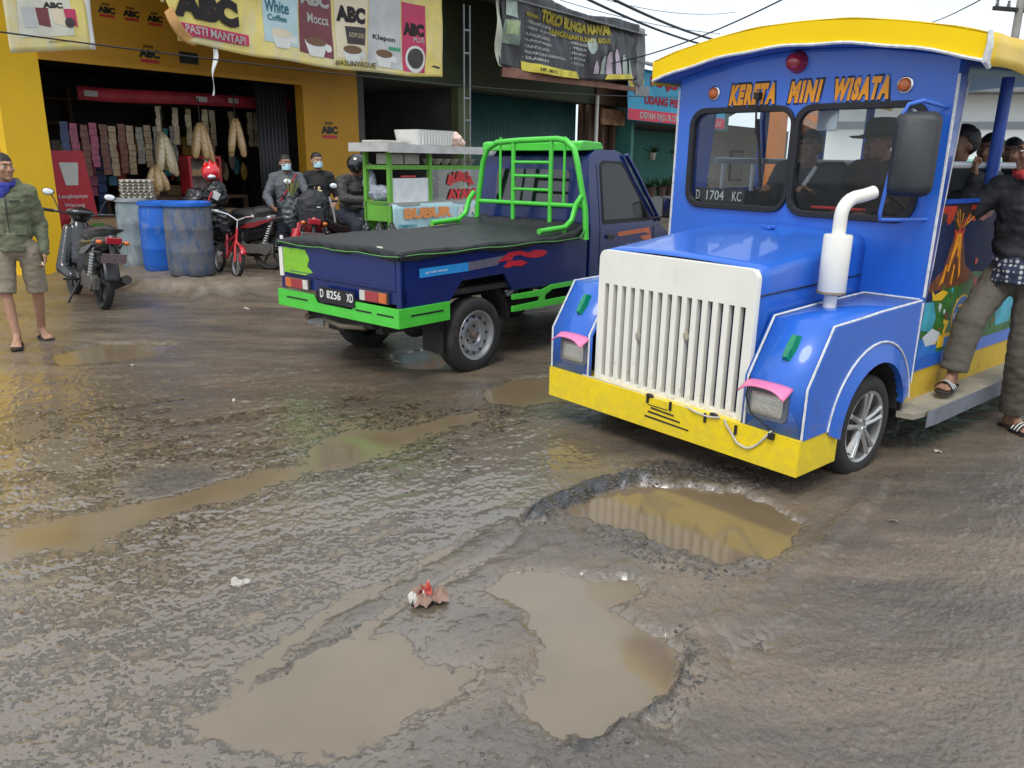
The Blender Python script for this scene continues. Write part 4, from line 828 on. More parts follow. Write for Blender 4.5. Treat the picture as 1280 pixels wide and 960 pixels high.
# glass on the slanted sides, windscreen and rear window
def sidept(u, z, off, far=False): return Vector((u, (W1+.002-inset(z)+off) if far else (inset(z)-.002-off), z))
for far in (False, True):
    for nm, off, ol, m_ in (('window_rubber', .002, [(1.66, 1.075), (1.7, 1.58), (1.76, 1.625), (2.06, 1.615), (2.12, 1.58), (2.50, 1.09), (2.48, 1.065), (1.69, 1.06)], rubber), ('window_glass', .006, [(1.69, 1.10), (1.725, 1.57), (1.78, 1.6), (2.03, 1.592), (2.09, 1.56), (2.44, 1.105), (2.42, 1.095)], dark_glass if False else M_('side_glass', (.012, .016, .018), .04, 0, .3, 5, 0, 1, 0, None, .35))):
        b_ = MB(); k = len(ol); b_.add([sidept(u, z, off, far) for u, z in ol]+[sidept(u, z, 0, far) for u, z in ol], [tuple(range(k))]+[(i, (i+1) % k, (i+1) % k+k, i+k) for i in range(k)]); b_.build(nm, m_, cabo, smooth=None)
MB().tube([sidept(1.62, .7, .001), sidept(1.62, 1.02, .001), sidept(1.66, 1.6, .001)], .004, 4).build('door_seam', inkb, cabo); MB().tube([sidept(2.55, .7, .001), sidept(2.55, 1.0, .001)], .004, 4).build('door_seam', inkb, cabo)
MB().bx((1.72, -.004, .93), (1.84, -.022, .97)).build('door_handle', black, cabo, bevel=.008)
st = MB(); st.prism([(1.9, .98), (2.46, 1.0), (2.5, .93), (2.38, .955), (1.93, .94)], 'y', -.003, -.0055); st.prism([(2.3, .92), (2.5, .93), (2.52, .86), (2.36, .885)], 'y', -.003, -.0055); st.build('orange_stripe', M_('stripe_orange', (.65, .16, .07), .4, 0, .2, 20), cabo)
st = MB(); rr_ = random.Random(4)
for k in range(12): st.ell((2.1+.035*k, -.004, .84+.02*rr_.random()), (.016, .003, .018), 8, mi=k % 4)
st.build('small_stickers', [inkw, M_('st_red', (.6, .03, .03)), M_('st_green', (.03, .35, .12)), M_('st_yel', (.7, .5, .05))], cabo)
rw = MB(); rw.add([(1.475+.1*(z-1.02)-.007, y, z) for y, z in [(q[0], q[1]) for q in rrect(.28, 1.2, W1-.28, 1.54, .05)]], [tuple(range(24))]); rw.build('rear_window', M_('rear_glass', (.008, .009, .012), .06, 0, .2, 5, 0, 1, 1), cabo)
text('letters', 'jaya motor', M_('pale_blue_ink', (.25, .4, .55), .5), cabo, lambda x, y, z: Vector((1.507-z, .72-x, 1.475+y)), .26, .03, .0)
for sd_, nm in ((1, 'windscreen'),):
    w2 = MB()
    def wp(a, b, o): u = 2.12+.5*b; z = 1.675-.615*b; return Vector((u+.78*o, inset(z)+.06+(W1-2*inset(z)-.12)*a, z+.62*o))
    w2.add([wp(a, b, .004) for a, b in ((0, .06), (1, .06), (1, .95), (0, .95))], [(0, 1, 2, 3)]); w2.build('windscreen', M_('ws_glass', (.03, .035, .04), .04, 0, .2, 5, 0, 1, 1), cabo)
MB().tube([(2.12, .08, 1.68), (2.3, .03, 1.45), (2.62, -.02, 1.06)], .02, 8).build('front_pillar', dblue, cabo)
sp = MB(); sp.prism([(1.46, 1.70), (1.47, 1.775), (1.52, 1.79), (1.78, 1.78), (1.82, 1.73), (1.8, 1.715)], 'y', .13, W1-.13); sp.build('green_roof_lip', green, cabo, bevel=.012)
mr_ = thing('door_mirror', None, None); mr_.parent = P_
MB().tube([(2.5, .02, 1.08), (2.54, -.10, 1.1), (2.56, -.12, 1.2)], .01, 8).build('mirror_arm', black, mr_)
MB().box((2.56, -.14, 1.19), (.05, .12, .2), rz=-.3).build('mirror_case', black, mr_, bevel=.02)
MB().box((2.532, -.15, 1.19), (.004, .095, .165), rz=-.3).build('mirror_glass', chrome, mr_)
# tarp: rounded sheet over the bed rails with a sagging edge
def tf(a, b):
    u = -.80+2.17*a; v = -.015+(W1+.03)*b
    e = min(b, 1-b)*W1; ea = min(a*2.17, 9)
    z = .995+.018*min(1, e/.3)+.012*noise.noise(Vector((u*3, v*4, 0)))+.006*noise.noise(Vector((u*14, v*11, 2)))
    if a > .78: k = (a-.78)/.22; z += k*.035*(1+.6*noise.noise(Vector((u*8, v*7, 5))))
    if a > .93: k = (a-.93)/.07; z += .05*k
    return Vector((u, v, z))
tb = MB(); tb.grid(tf, 60, 44)
def skirt(pa, pb, out, n):
    def f(a, b):
        p = tf(pa[0]+(pb[0]-pa[0])*a, pa[1]+(pb[1]-pa[1])*a); d = .055+.012*math.sin(a*n*1.3)+.01*noise.noise(Vector((a*n, 0, 3)))
        return p+Vector(out)*(.006*math.sin(b*math.pi)+.006*math.sin(a*n*4+b*3)*b)+Vector((0, 0, -d*b))
    return f
tb.grid(skirt((0, 0), (1, 0), (0, -1, 0), 12), 80, 5); tb.grid(skirt((0, 0), (0, 1), (-1, 0, 0), 14), 70, 5); tb.grid(skirt((0, 1), (1, 1), (0, 1, 0), 12), 60, 4)
tpo = tb.build('tarp', tarp, P_, thick=.003, smooth=80)
MB().tube([(-.81, W1-.03, .975)]+[(-.812, W1-.03-(W1-.02)*k/10, .962+.006*math.sin(k*2)) for k in range(1, 10)]+[(-.81, -.02, .965)]+[(-.8+2.1*k/12, -.024, .965+.006*math.sin(k*1.7)) for k in range(1, 13)], .004, 5).build('green_cord', M_('green_cord', (.1, .3, .08), .6), tpo)
# cage
cg = thing('cage', None, None); cg.parent = P_
U = 1.34
MB().tube([(U, 1.27, .97), (U, 1.25, 1.2), (U, 1.18, 1.6), (U, 1.12, 1.72), (U, 1.0, 1.775), (U, .72, 1.79), (U, .3, 1.80), (U, .2, 1.785), (U, .11, 1.72), (U, .07, 1.6), (U, -.03, 1.2), (U, -.05, .95)], .026, 14).build('main_hoop', green, cg)
for wv in (.80, .36): MB().tube([(U, wv, .98), (U, wv, 1.785)], .021, 12).build('ladder_upright', green, cg)
for z in (1.36, 1.48, 1.6): MB().tube([(U, .80, z), (U, .36, z)], .014, 10).build('ladder_rung', green, cg)
MB().tube([(U, 1.25, 1.235), (U, -.04, 1.235)], .02, 12).build('cross_rail', green, cg)
for wv in (.96, .21): MB().tube([(U, wv, 1.235), (U, wv, 1.82)], .012, 8).build('thin_upright', green, cg)
for wv, s_ in ((1.30, 1), (.02, -1)):
    MB().tube([(U-.02, wv-.02, 1.32), (U-.07, wv, 1.25), (U-.11, wv+.01, 1.12), (U-.2, wv+.02, 1.06), (U-.55, wv+.02, 1.045)], .024, 12).build('side_handle', green, cg)
    MB().tube([(U-.2, wv+.02, 1.06), (U-.2, wv+.02, .97)], .016, 8).build('handle_stub', green, cg)
MB().tube([(U-.02, -.02, 1.0), (U-.03, -.05, 1.03), (U-.06, -.03, .97), (U-.02, -.06, .95)], .008, 6).build('rope_knot', M_('green_cord', (.1, .3, .08), .6), cg)
ORD = ('first', 'second', 'third', 'fourth', 'fifth', 'sixth', 'seventh', 'eighth', 'ninth', 'tenth', 'eleventh', 'twelfth', 'thirteenth')
# ---------------- street: shops, awnings, banners ----------------
def fthing(name, label, cat, x=0, y=0, z=0, group=None): return thing(name, label, cat, FP(x, y, z), FD, group)
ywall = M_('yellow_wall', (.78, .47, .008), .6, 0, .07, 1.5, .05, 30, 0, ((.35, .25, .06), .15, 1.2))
ywall_shade = M_('yellow_wall_shaded', (.5, .25, .012), .65, 0, .1, 1.5, .05, 30, 0, ((.25, .17, .05), .25, 1.5))  # yellow wall again, its colour darkened to paint in the awning's shade
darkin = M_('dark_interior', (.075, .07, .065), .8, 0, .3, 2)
tile = M_('pale_tile', (.5, .5, .47), .4, 0, .08, 2, 0, 60, 0, (MUD, .2, 3))
tin = M_('roof_tin', (.2, .2, .2), .5, .4, .3, 3, 0, 60, 0, ((.15, .08, .04), .3, 2))
wood = M_('brown_wood', (.11, .065, .035), .7, 0, .3, 8)
concrete = M_('old_concrete', (.3, .28, .25), .8, 0, .2, 3, .2, 30)
redp = M_('red_board', (.45, .02, .03), .45, 0, .12, 4)
def sheet_roof(x0, x1, y0, z0, y1, z1, name, parent, m=tin, pitch=.09):
    n = int((x1-x0)/pitch*4)
    return MB().grid(lambda a, b: Vector((x0+(x1-x0)*a, y0+(y1-y0)*b, z0+(z1-z0)*b+.018*math.sin(a*n/4*2*math.pi))), n, 2).build(name, m, parent, thick=.004)
sh = fthing('yellow_shop', 'yellow painted grocery shop with an open front and hanging goods inside', 'shop')
MB().bx((-.32, .0, 0), (.22, .2, 4.9)).build('front_pillar', ywall, sh)
MB().bx((-.32, .2, 0), (-.16, 6, 4.9)).build('end_wall', ywall, sh)
MB().bx((.22, .02, 2.9), (5.75, .18, 4.9)).build('header_wall', ywall_shade, sh)
MB().bx((4.5, .01, .0), (5.75, .22, 2.9)).build('side_pillar', ywall_shade, sh)
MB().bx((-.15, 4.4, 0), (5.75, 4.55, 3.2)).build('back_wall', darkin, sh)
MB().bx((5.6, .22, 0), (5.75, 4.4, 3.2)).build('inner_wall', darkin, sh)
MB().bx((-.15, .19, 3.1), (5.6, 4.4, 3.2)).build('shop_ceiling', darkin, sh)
MB().bx((-.15, .25, 0), (5.6, 4.4, .145)).build('shop_floor', tile, sh)
sht = MB().grid(lambda a, b: Vector((3.85+.62*a, .45+.05*abs(math.sin(a*8*math.pi)), .14+2.75*b)), 48, 1).build('folded_shutter', M_('shutter_dark', (.05, .05, .055), .5, .5), sh, thick=.005)
MB().bx((.22, -.03, 2.83), (4.5, .01, 2.9)).build('lintel_edge', ywall_shade, sh)
sheet_roof(-.6, 5.8, .3, 4.95, -1.55, 4.55, 'awning_roof', sh)
def brand(parent, x, z, wd, y=-.012, flat=True, mats=(inkb, redp)):
    text('letters', 'KOPI', mats[0], parent, lambda a, b, c: Vector((x+wd*.25+a, y-c, z+wd*.42+b)), wd*.45, wd*.12, .04)
    text('letters', 'ABC', mats[0], parent, lambda a, b, c: Vector((x+a, y-c, z+b)), wd, wd*.36, .07)
    MB().bx((x+.02, y-.001, z-wd*.2), (x+wd-.02, y+.01, z-wd*.06)).build('strapline_strip', mats[1], parent)
br = thing('wall_logos', None, None); br.parent = sh
for x, z in ((.75, 3.5), (1.1, 3.52), (1.45, 3.52), (1.8, 3.5)): brand(br, x, z, .24, .015)
brand(br, 1.62, 3.0, .32, .015); brand(br, 4.86, 2.05, .38, .005)
text('letters', 'KOPI', inkb, br, lambda a, b, c: Vector((-.325-c, .75-a, 2.1+b)), .35, .09, .04)
text('letters', 'ABC', inkb, br, lambda a, b, c: Vector((-.325-c, .95-a, 1.82+b)), .7, .22, .07)
MB().bx((-.324, .2, 1.62), (-.33, 1.0, 1.74)).build('strapline_strip', redp, br)
MB().bx((2.25, -.0, 2.98), (2.55, .016, 3.14)).build('dark_sticker', inkb, br)
# cables on the end wall
# banners
def banner(name, label, x0, x1, z0f, z1f, y, paint, wr=.03, mats=None, nu=60, nv=16, holes=None, tilt=0, seed=1.0):
    t = fthing(name, label, 'banner', 0, 0, 0)
    def S(x, z, o=0):
        a = (x-x0)/(x1-x0); zb, zt = z0f(a), z1f(a); b = z    # z is 0..1
        k = noise.noise(Vector((x*.9*seed, b*1.6, seed)))+.5*noise.noise(Vector((x*2.8, b*2.5+x*.8, seed+4)))+.25*noise.noise(Vector((x*7, b*5, seed+8)))
        return Vector((x, y-o+wr*k+tilt*(1-b), zb+(zt-zb)*b))
    mb = MB(); W = nu+1
    vs = [S(x0+(x1-x0)*i/nu, j/nv) for j in range(nv+1) for i in range(nu+1)]
    fs = []
    for j in range(nv):
        for i in range(nu):
            if holes and holes((i+.5)/nu, (j+.5)/nv): continue
            fs.append((j*W+i, j*W+i+1, (j+1)*W+i+1, (j+1)*W+i))
    mb.add(vs, fs); cl = mb.build('cloth', paint, t, thick=.003, smooth=180)
    def patch(nm, poly, m, o=.006, n=6):      # polygon in (x, b), finely divided so it follows the cloth
        import bmesh
        bm = bmesh.new(); v_ = [bm.verts.new((p[0], p[1]*1.4, 0)) for p in poly]; bm.faces.new(v_)
        bmesh.ops.triangulate(bm, faces=bm.faces)
        for _ in range(5):
            es = [e for e in bm.edges if e.calc_length() > .1]
            if not es: break
            bmesh.ops.subdivide_edges(bm, edges=es, cuts=1, use_grid_fill=False); bmesh.ops.triangulate(bm, faces=bm.faces)
        for v in bm.verts: v.co = S(v.co.x, v.co.y/1.4, o)
        me = bpy.data.meshes.new(nm); bm.to_mesh(me); bm.free(); me.materials.append(m); me.polygons.foreach_set('use_smooth', [True]*len(me.polygons)); return link(nm, me, cl)
    def write(s, x, b, wd, hb, m, bold=.03, o=.022, shear=0, slope=0):
        return text('letters', s, m, cl, lambda p, q, c: S(x+p, b+q+slope*p, o), wd, hb, bold, 0, shear, 1.0, 3)
    return t, patch, write
ban = M_('banner_yellow', (.72, .58, .16), .5, 0, .22, 1.1, .1, 8, 0, ((.62, .6, .5), .62, 1.6))
bpale = M_('banner_pale', (.62, .61, .5), .5, 0, .15, 3)
mar = M_('banner_maroon', (.17, .035, .045), .5, 0, .15, 3); pkr = M_('banner_crimson', (.5, .03, .1), .5, 0, .15, 3); lbl = M_('banner_lightblue', (.45, .6, .62), .5, 0, .12, 3); slv = M_('banner_silver', (.5, .5, .5), .5, 0, .15, 3); brn = M_('coffee_brown', (.16, .08, .035), .5); crm = M_('cream_print', (.7, .6, .42), .5, 0, .1, 3); dkb = M_('print_dark', (.04, .03, .03), .5); wprint = M_('print_white', (.68, .68, .64), .5, 0, .08, 3); gprint = M_('print_gold', (.22, .16, .02), .5)
def tear(a, b):
    if a < .035 and b < .22+.25*math.sin(a*90): return True
    return (.02 < a < .115 and .12 < b < .12+.14*(1-abs((a-.07)/.05)))
bt, pa, wr_ = banner('coffee_banner', 'long faded yellow coffee banner with pack pictures, torn at its left end', 1.25, 6.66, lambda a: 3.10-.10*math.sin(math.pi*a*.9)+.03*math.sin(a*21)*.4-(.0 if a > .12 else .0), lambda a: 4.42, -1.3, ban, .05, holes=tear, nu=110, nv=30, seed=1.3)
pa('logo_disc', [(1.35+p[0], p[1]) for p in circ(.55, .5, .62, 24, .42)], M_('banner_bright_yellow', (.8, .66, .16), .5, 0, .15, 2), .004)
wr_('KOPI', 1.62, .62, .55, .12, dkb); wr_('ABC', 1.42, .23, .98, .26, dkb, .09)
pa('red_strip', [(1.48, .06), (2.55, .09), (2.56, .195), (1.5, .18)], pkr, .016); wr_('PASTI MANTAP!', 1.56, .09, .92, .08, wprint, .03, .035)
def pack(x0, x1, b0, b1, m): pa('pack', [(x0, b0), (x1, b0-.02), (x1+.01, b1), (x0+.02, b1)], m, .006)
pack(2.84, 3.45, .17, .95, lbl); pack(3.47, 4.1, .12, .98, mar); pack(4.16, 4.82, .12, .98, crm); pack(4.85, 5.6, .08, .9, slv); pack(5.62, 6.2, .06, .84, pkr)
wr_('White', 2.88, .46, .42, .12, M_('teal_ink', (.03, .25, .32), .5), .02, .012); wr_('Coffee', 2.92, .38, .34, .06, M_('teal_ink', (.03, .25, .32), .5), .02, .012)
wr_('ABC', 3.5, .6, .56, .14, wprint, .06, .012); wr_('Mocca', 3.64, .43, .4, .1, wprint, .02, .012)
wr_('ABC', 4.2, .5, .58, .17, dkb, .07, .012); pa('dark_label', [(4.4, .28), (4.78, .28), (4.8, .47), (4.36, .46)], dkb, .009); wr_('KOPI SUSU', 4.44, .35, .32, .05, crm, .03, .013)
wr_('Klepon', 4.95, .35, .5, .07, dkb, .02, .012); pa('green_bar', [(5.3, .27), (5.58, .27), (5.58, .31), (5.3, .31)], M_('print_green', (.05, .3, .15), .5), .009)
wr_('ABC', 5.66, .47, .5, .15, dkb, .08, .012); wr_('PLUS', 5.9, .4, .25, .06, wprint, .03, .012)
for cx, cb, r in ((3.15, .22, .2), (3.78, .2, .21), (4.5, .17, .22), (5.2, .17, .2)):
    pa('cup', [(cx-r, cb+.05), (cx+r, cb+.05), (cx+r*.6, cb-.1), (cx-r*.6, cb-.1)], wprint, .0095); pa('cup_coffee', circ(cx, cb+.05, r*.92, 16, .045), brn if cx > 3.3 else crm, .012)
    pa('cup_handle', circ(cx+r*1.1, cb, .06, 10, .04), wprint, .009)
pa('cup', circ(5.94, .2, .25, 20, .16), wprint, .0095); pa('cup_coffee', circ(5.94, .21, .2, 20, .12), dkb, .012)
wr_('#ASLINYAGUE', 4.10, .035, .9, .065, gprint, .03, .035)
pa('edge_tear', [(6.35, .13), (6.55, .1), (6.6, .12), (6.45, .14)], dkb, .006)
tr_ = MB(); tr_.grid(lambda a, b: Vector((2.0-.1*b+.05*(a-.5)*(1.3-b)+.02*math.sin(b*9), -1.31+.02*math.sin(b*7+a*3), 3.06-.62*b)), 4, 20); tr_.build('torn_strip', wprint, bt, thick=.003)
tr_ = MB(); tr_.grid(lambda a, b: Vector((1.27+.12*a+.42*b*b+.0*a, -1.36-.05*math.sin(b*5), 3.42-.36*b-.12*b*(1-b)*2+.09*a)), 5, 16); tr_.build('torn_flap', M_('banner_orange', (.62, .32, .1), .5, 0, .2, 4), bt, thick=.003)
b2, pa, wr_ = banner('small_banner', 'small faded yellow coffee banner hanging left of the long one, above the yellow pillar', -.62, .3, lambda a: 2.73+.14*a, lambda a: 4.1, -1.28, ban, .03, nu=24, nv=20, seed=2.1)
pa('pale_print', [(-.5, .12), (.12, .13), (.1, .75), (-.46, .75)], bpale, .006); wr_('ABC', -.2, .36, .22, .05, dkb, .05, .012)
for i, (x, m) in enumerate(((-.42, slv), (-.27, mar), (-.1, crm), (.04, pkr))): pa('pack', [(x, .2+.02*i), (x+.13, .2), (x+.12, .36), (x-.02, .36)], m, .009)
pa('cup_coffee', circ(.08, .24, .06, 12, .045), dkb, .012); wr_('#ASLINYAGUE', -.18, .07, .2, .02, gprint, .02)
MB().grid(lambda a, b: Vector((.29+.07*a, -1.29+.02*math.sin(b*6), 2.87+1.2*b)), 2, 12).build('white_hem', wprint, b2, thick=.003)
# awning frame and lattice post
lp = fthing('lattice_post', 'grey steel lattice post holding up the awning beside the black banner', 'post', 7.3, -1.25)
mb = MB(); [mb.tube([(x, 0, .02), (x, 0, 4.4)], .018, 6) for x in (0, .17)]
for k in range(11):
    if k % 3 != 1: mb.bx((0, -.012, .35+.4*k), (.17, .012, .38+.4*k))
mb.build('frame', M_('galvanised', (.22, .24, .25), .5, .5), lp)
# dark shop with awning
ds = fthing('dark_shop', 'dark open shop with a green front wall behind the black banner', 'shop')
olive = M_('olive_wall', (.05, .065, .03), .7, 0, .2, 2); teal_d = M_('dark_teal_shutter', (.015, .07, .06), .5, 0, .15, 3)
MB().bx((5.76, .05, 3.1), (14.0, .2, 5.0)).build('header_wall', olive, ds)
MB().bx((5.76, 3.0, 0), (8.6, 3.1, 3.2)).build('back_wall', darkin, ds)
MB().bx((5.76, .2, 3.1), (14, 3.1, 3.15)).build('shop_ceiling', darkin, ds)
MB().bx((8.55, .0, 0), (8.95, .2, 3.1)).build('green_pillar', M_('olive_pillar', (.1, .12, .05), .7, 0, .2, 2), ds)
MB().bx((5.76, .06, 0), (5.95, .2, 3.1)).build('edge_pillar', darkin, ds)
MB().grid(lambda a, b: Vector((8.95+4.9*a, .5+.02*abs(math.sin(a*40*math.pi)), .1+3.0*b)), 200, 1).build('teal_shutter', teal_d, ds, thick=.004)
MB().bx((5.76, .2, 0), (14, 3.0, .12)).build('shop_floor', concrete, ds)
sheet_roof(5.85, 13.8, .3, 4.95, -1.55, 4.62, 'awning_roof', ds)
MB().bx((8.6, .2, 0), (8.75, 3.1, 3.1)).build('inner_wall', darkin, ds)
MB().bx((6.0, 2.2, .12), (8.3, 2.8, .9)).build('dark_counter', wood, ds)
wp_ = fthing('white_pipe', 'white pipe post at the corner of the dark shop', 'post', 13.93, -.1); MB().tube([(0, 0, 0), (0, 0, 3.3)], .05, 12).build('pipe', white, wp_)
bt3, pa, wr_ = banner('black_banner', 'black banner with yellow writing sagging in front of the dark shop', 8.15, 13.55, lambda a: 3.42-.12*math.sin(math.pi*a)+.16*a, lambda a: 4.8+.0*a+.06*math.sin(a*9), -1.45, M_('banner_black', (.03, .03, .034), .42, 0, .4, 2, .3, 6), .13, nu=100, nv=26, seed=.7)
by = M_('print_yellow', (.62, .52, .06), .5)
wr_('TOKO BUNGA MAWAR', 9.45, .68, 2.7, .16, by, .07, .02, 0, .008); wr_('RANGKAIAN BUNGA SEGAR', 9.8, .56, 2.3, .08, by, .04, .02, 0, .008); wr_('MENERIMA :', 8.9, .69, .5, .05, by, .03, .02)
for k, s_ in enumerate(('- PERNIKAHAN', '- SAKIT & JARUM', '- RANGKAIAN', '- BUNGA MEJA', '- HANTARAN', '- MAKAM DAN KARANGAN', '- SIRAMAN')): wr_(s_, 8.92, .61-.075*k, .3+.055*len(s_), .04, wprint, .02, .02)
for k, s_ in enumerate(('- DEKORASI', '- TENDA', '- PELAMINAN', '- KURSI', '- SOUND')): wr_(s_, 10.5, .5-.075*k, .62, .04, wprint, .02, .02)
pa('yellow_foot', [(8.9, .0), (10.9, .0), (10.7, .1), (8.88, .12)], by, .016); pa('yellow_foot', [(12.0, .02), (13.3, .02), (13.2, .1), (12.1, .1)], by, .016); wr_('HP. 0812', 9.4, .03, .6, .045, dkb, .02, .024)
pl = M_('print_lilac', (.42, .34, .4), .5, 0, .15, 5); pg = M_('print_pale_green', (.35, .42, .36), .5, 0, .3, 5)
for k, (x, hb, m) in enumerate(((11.55, .3, pl), (11.85, .38, pg), (12.15, .45, pl), (12.5, .5, pl), (12.8, .42, pg), (13.1, .38, pg))): pa('figure_print', [(x-.12, .1), (x+.12, .1), (x+.09, hb-.1), (x+.03, hb), (x-.04, hb), (x-.1, hb-.1)], m, .018)
pa('pale_print', circ(11.35, .52, .2, 14, .12), pg, .018); pa('pale_print', [(8.2, .3), (8.75, .3), (8.72, .62), (8.22, .6)], M_('print_grey_green', (.2, .25, .2), .5, 0, .4, 6), .018); pa('pale_print', [(8.25, .66), (8.65, .64), (8.6, .95), (8.3, .97)], pg, .018); pa('lime_print', [(8.3, .42), (8.7, .43), (8.7, .6), (8.3, .6)], M_('print_lime', (.32, .4, .2), .5, 0, .3, 6), .021)
MB().grid(lambda a, b: Vector((8.1-.12*math.sin(b*3)+.16*a, -1.45+.05*math.sin(b*8+a), 3.4+1.3*b)), 3, 14).build('loose_flap', M_('flap_cream', (.5, .5, .4), .5, 0, .2, 5), bt3, thick=.003)
MB().grid(lambda a, b: Vector((13.45+.5*a, -1.4+.04*math.sin(a*9+b*4), 3.5+1.35*b-.1*a)), 8, 14).build('loose_flap', M_('flap_grey', (.2, .2, .19), .5, 0, .3, 5), bt3, thick=.003)
fb = fthing('fascia_board', 'weathered reddish board under the black banner', 'board', 8.3, -1.4, 3.22); MB().prism([(0, 0), (5.3, .1), (5.3, .2), (0, .2)], 'y', 0, .05).build('plank', M_('red_board_old', (.22, .1, .065), .7, 0, .35, 4), fb)
MB().bx((5.3, -.01, .02), (6.0, .04, .25)).build('grey_end', M_('flap_grey', (.2, .2, .19), .5), fb)
# small brown stall then teal shop
bs = fthing('brown_stall', 'narrow brown stall with a food sign between dark shop and teal shop', 'stall')
MB().bx((14.1, .5, 0), (15.9, .6, 3.6)).build('back_wall', M_('stall_brown', (.1, .05, .03), .7, 0, .4, 2), bs)
MB().bx((14.05, .0, 3.1), (16, .1, 4.1)).build('header_wall', M_('stall_brown', (.1, .05, .03), .7), bs)
MB().bx((14.3, -.05, 2.6), (15.5, .0, 3.0)).build('food_sign', M_('sign_tan', (.3, .16, .08), .5, 0, .6, 6), bs)
for x in (14.2, 14.9, 15.5): MB().bx((x, .3, 0), (x+.12, .42, 3.1)).build('timber_post', wood, bs)
ts = fthing('teal_shop', 'teal plastered shop with a corrugated roof and a blue banner over its front', 'shop')
tealw = M_('teal_wall', (.05, .2, .17), .7, 0, .12, 1.5, 0, 60, 0, ((.08, .1, .08), .2, 2))
MB().bx((15.9, 1.6, 0), (22.5, 1.75, 4.2)).build('back_wall', tealw, ts); MB().bx((15.9, -.1, 2.7), (22.5, .05, 4.1)).build('header_wall', M_('teal_header', (.05, .16, .16), .7), ts)
MB().bx((15.8, -.1, 0), (15.95, 1.6, 4.1)).build('side_wall', tealw, ts)
MB().bx((16, -.1, 2.65), (22.5, 1.6, 2.7)).build('porch_ceiling', M_('porch_brown', (.06, .045, .04), .8), ts)
sheet_roof(13.9, 22.8, 2.2, 4.9, -.9, 4.12, 'tin_roof', ts)
MB().bx((17.2, .2, 0), (22.5, .3, .62)).build('front_wall', M_('grey_low_wall', (.2, .2, .19), .7), ts); MB().bx((19.3, .1, .1), (20.6, .2, 1.2)).build('wood_gate', wood, ts)
b4, pa, wr_ = banner('blue_banner', 'light blue and red banner with red letters on the teal shop', 14.6, 21.0, lambda a: 2.72-.02*a, lambda a: 4.05, -.6, M_('banner_cyan', (.02, .3, .48), .5, 0, .1, 2), .05, nu=60, nv=12, seed=.5)
pa('red_strip', [(14.62, .01), (20.98, .01), (20.98, .24), (14.62, .22)], M_('banner_red', (.6, .02, .06), .5), .006); 
wr_('DEPAN PASAR DESA MEKAR MULYA RELAS', 15.3, .05, 5.4, .13, wprint, .03, .012); wr_('MAJU MAKMUR', 15.8, .64, 4.9, .26, M_('banner_red', (.6, .02, .06), .5), .08, .012); wr_('UDANG PERGURUTAN', 15.5, .34, 4.0, .17, M_('banner_red', (.6, .02, .06), .5), .05, .012)
pa('yellow_emblem', circ(15.0, .78, .42, 18, .2), by, .008); pa('red_emblem', [(14.7, .72), (15.3, .8), (15.3, .86), (14.8, .84)], M_('banner_red', (.6, .02, .06), .5), .012)
def pot(x, y, z, label, s=1.0, hang=False):
    t = fthing('potted_plant', label, 'potted plant', x, y, z, 'plants in pots outside the teal shop')
    MB().lathe([(.07*s, 0), (.10*s, .16*s), (.11*s, .17*s), (.09*s, .165*s), (.08*s, .1*s)], (0, 0, 0), (0, 0, 1), 14).build('pot', white if hang else M_('clay_pot', (.12, .07, .05), .8), t)
    r = random.Random(int(x*100)); lf = MB()
    for k in range(26):
        a = r.uniform(0, 6.28); e = r.uniform(.3, 1.3); d = Vector((math.cos(a)*math.cos(e), math.sin(a)*math.cos(e), math.sin(e))); l_ = r.uniform(.15, .34)*s; sd = Vector((-math.sin(a), math.cos(a), 0))*.02*s; b0 = Vector((0, 0, .15*s))
        lf.add([b0, b0+d*l_*.5+sd, b0+d*l_-Vector((0, 0, .05)), b0+d*l_*.5-sd], [(0, 1, 2, 3)])
    lf.build('leaves', M_('leaf_green', (.025, .07, .02), .5, 0, .4, 9), t, smooth=None)
for x in (19.0, 20.6): 
    pot(x, .9, 1.72, 'white hanging pot with a dark plant, %s of the two under the porch' % ('left' if x < 20 else 'right'), 1.3, True)
for k, x in enumerate((17.8, 18.5, 19.1, 20.9, 21.6)): pot(x, .25, .62, 'dark leafy plant standing on the grey low wall, %s from the left' % ('first', 'second', 'third', 'fourth', 'fifth')[k], 1.7)
# orange house with tiled roof (seen through the train's windows)
oh = fthing('orange_house', 'orange pillared house with a brown tiled roof beyond the teal shop', 'house')
opl = M_('orange_plaster', (.55, .2, .06), .7, 0, .1, 2); rt = M_('clay_tiles', (.2, .1, .055), .8, 0, .45, 14, .6, 18)
for x in (23.3, 27.0, 31): MB().bx((x, -1.6, 0), (x+.75, -.9, 3.4)).build('pillar', opl, oh)
MB().bx((22.9, 2.5, 0), (36, 2.7, 3.2)).build('back_wall', M_('pale_plaster', (.42, .4, .34), .7, 0, .15, 1), oh)
for x in (25, 29): f_ = MB().bx((x, 2.44, .9), (x+1.4, 2.49, 2.2)).build('window_frame', wood, oh); MB().bx((x+.1, 2.42, 1.0), (x+1.3, 2.435, 2.1)).build('pane', M_('side_glass', (.02, .026, .028), .04), f_)
def rfn(a, b): return Vector((24.6+12*a, -2.4+5.4*b, 2.75+2.7*b+.03*abs(math.sin(b*26*math.pi/2))+.02*math.sin(a*150)))
MB().grid(rfn, 240, 60).build('tiled_roof', rt, oh, thick=.03)
MB().grid(lambda a, b: Vector((24.6+12*a, 3.0+4*b, 5.45-2*b)), 4, 2).build('tiled_roof', rt, oh, thick=.03)
MB().bx((24.6, -2.3, 2.6), (36.6, -2.2, 2.78)).build('fascia', white, oh)
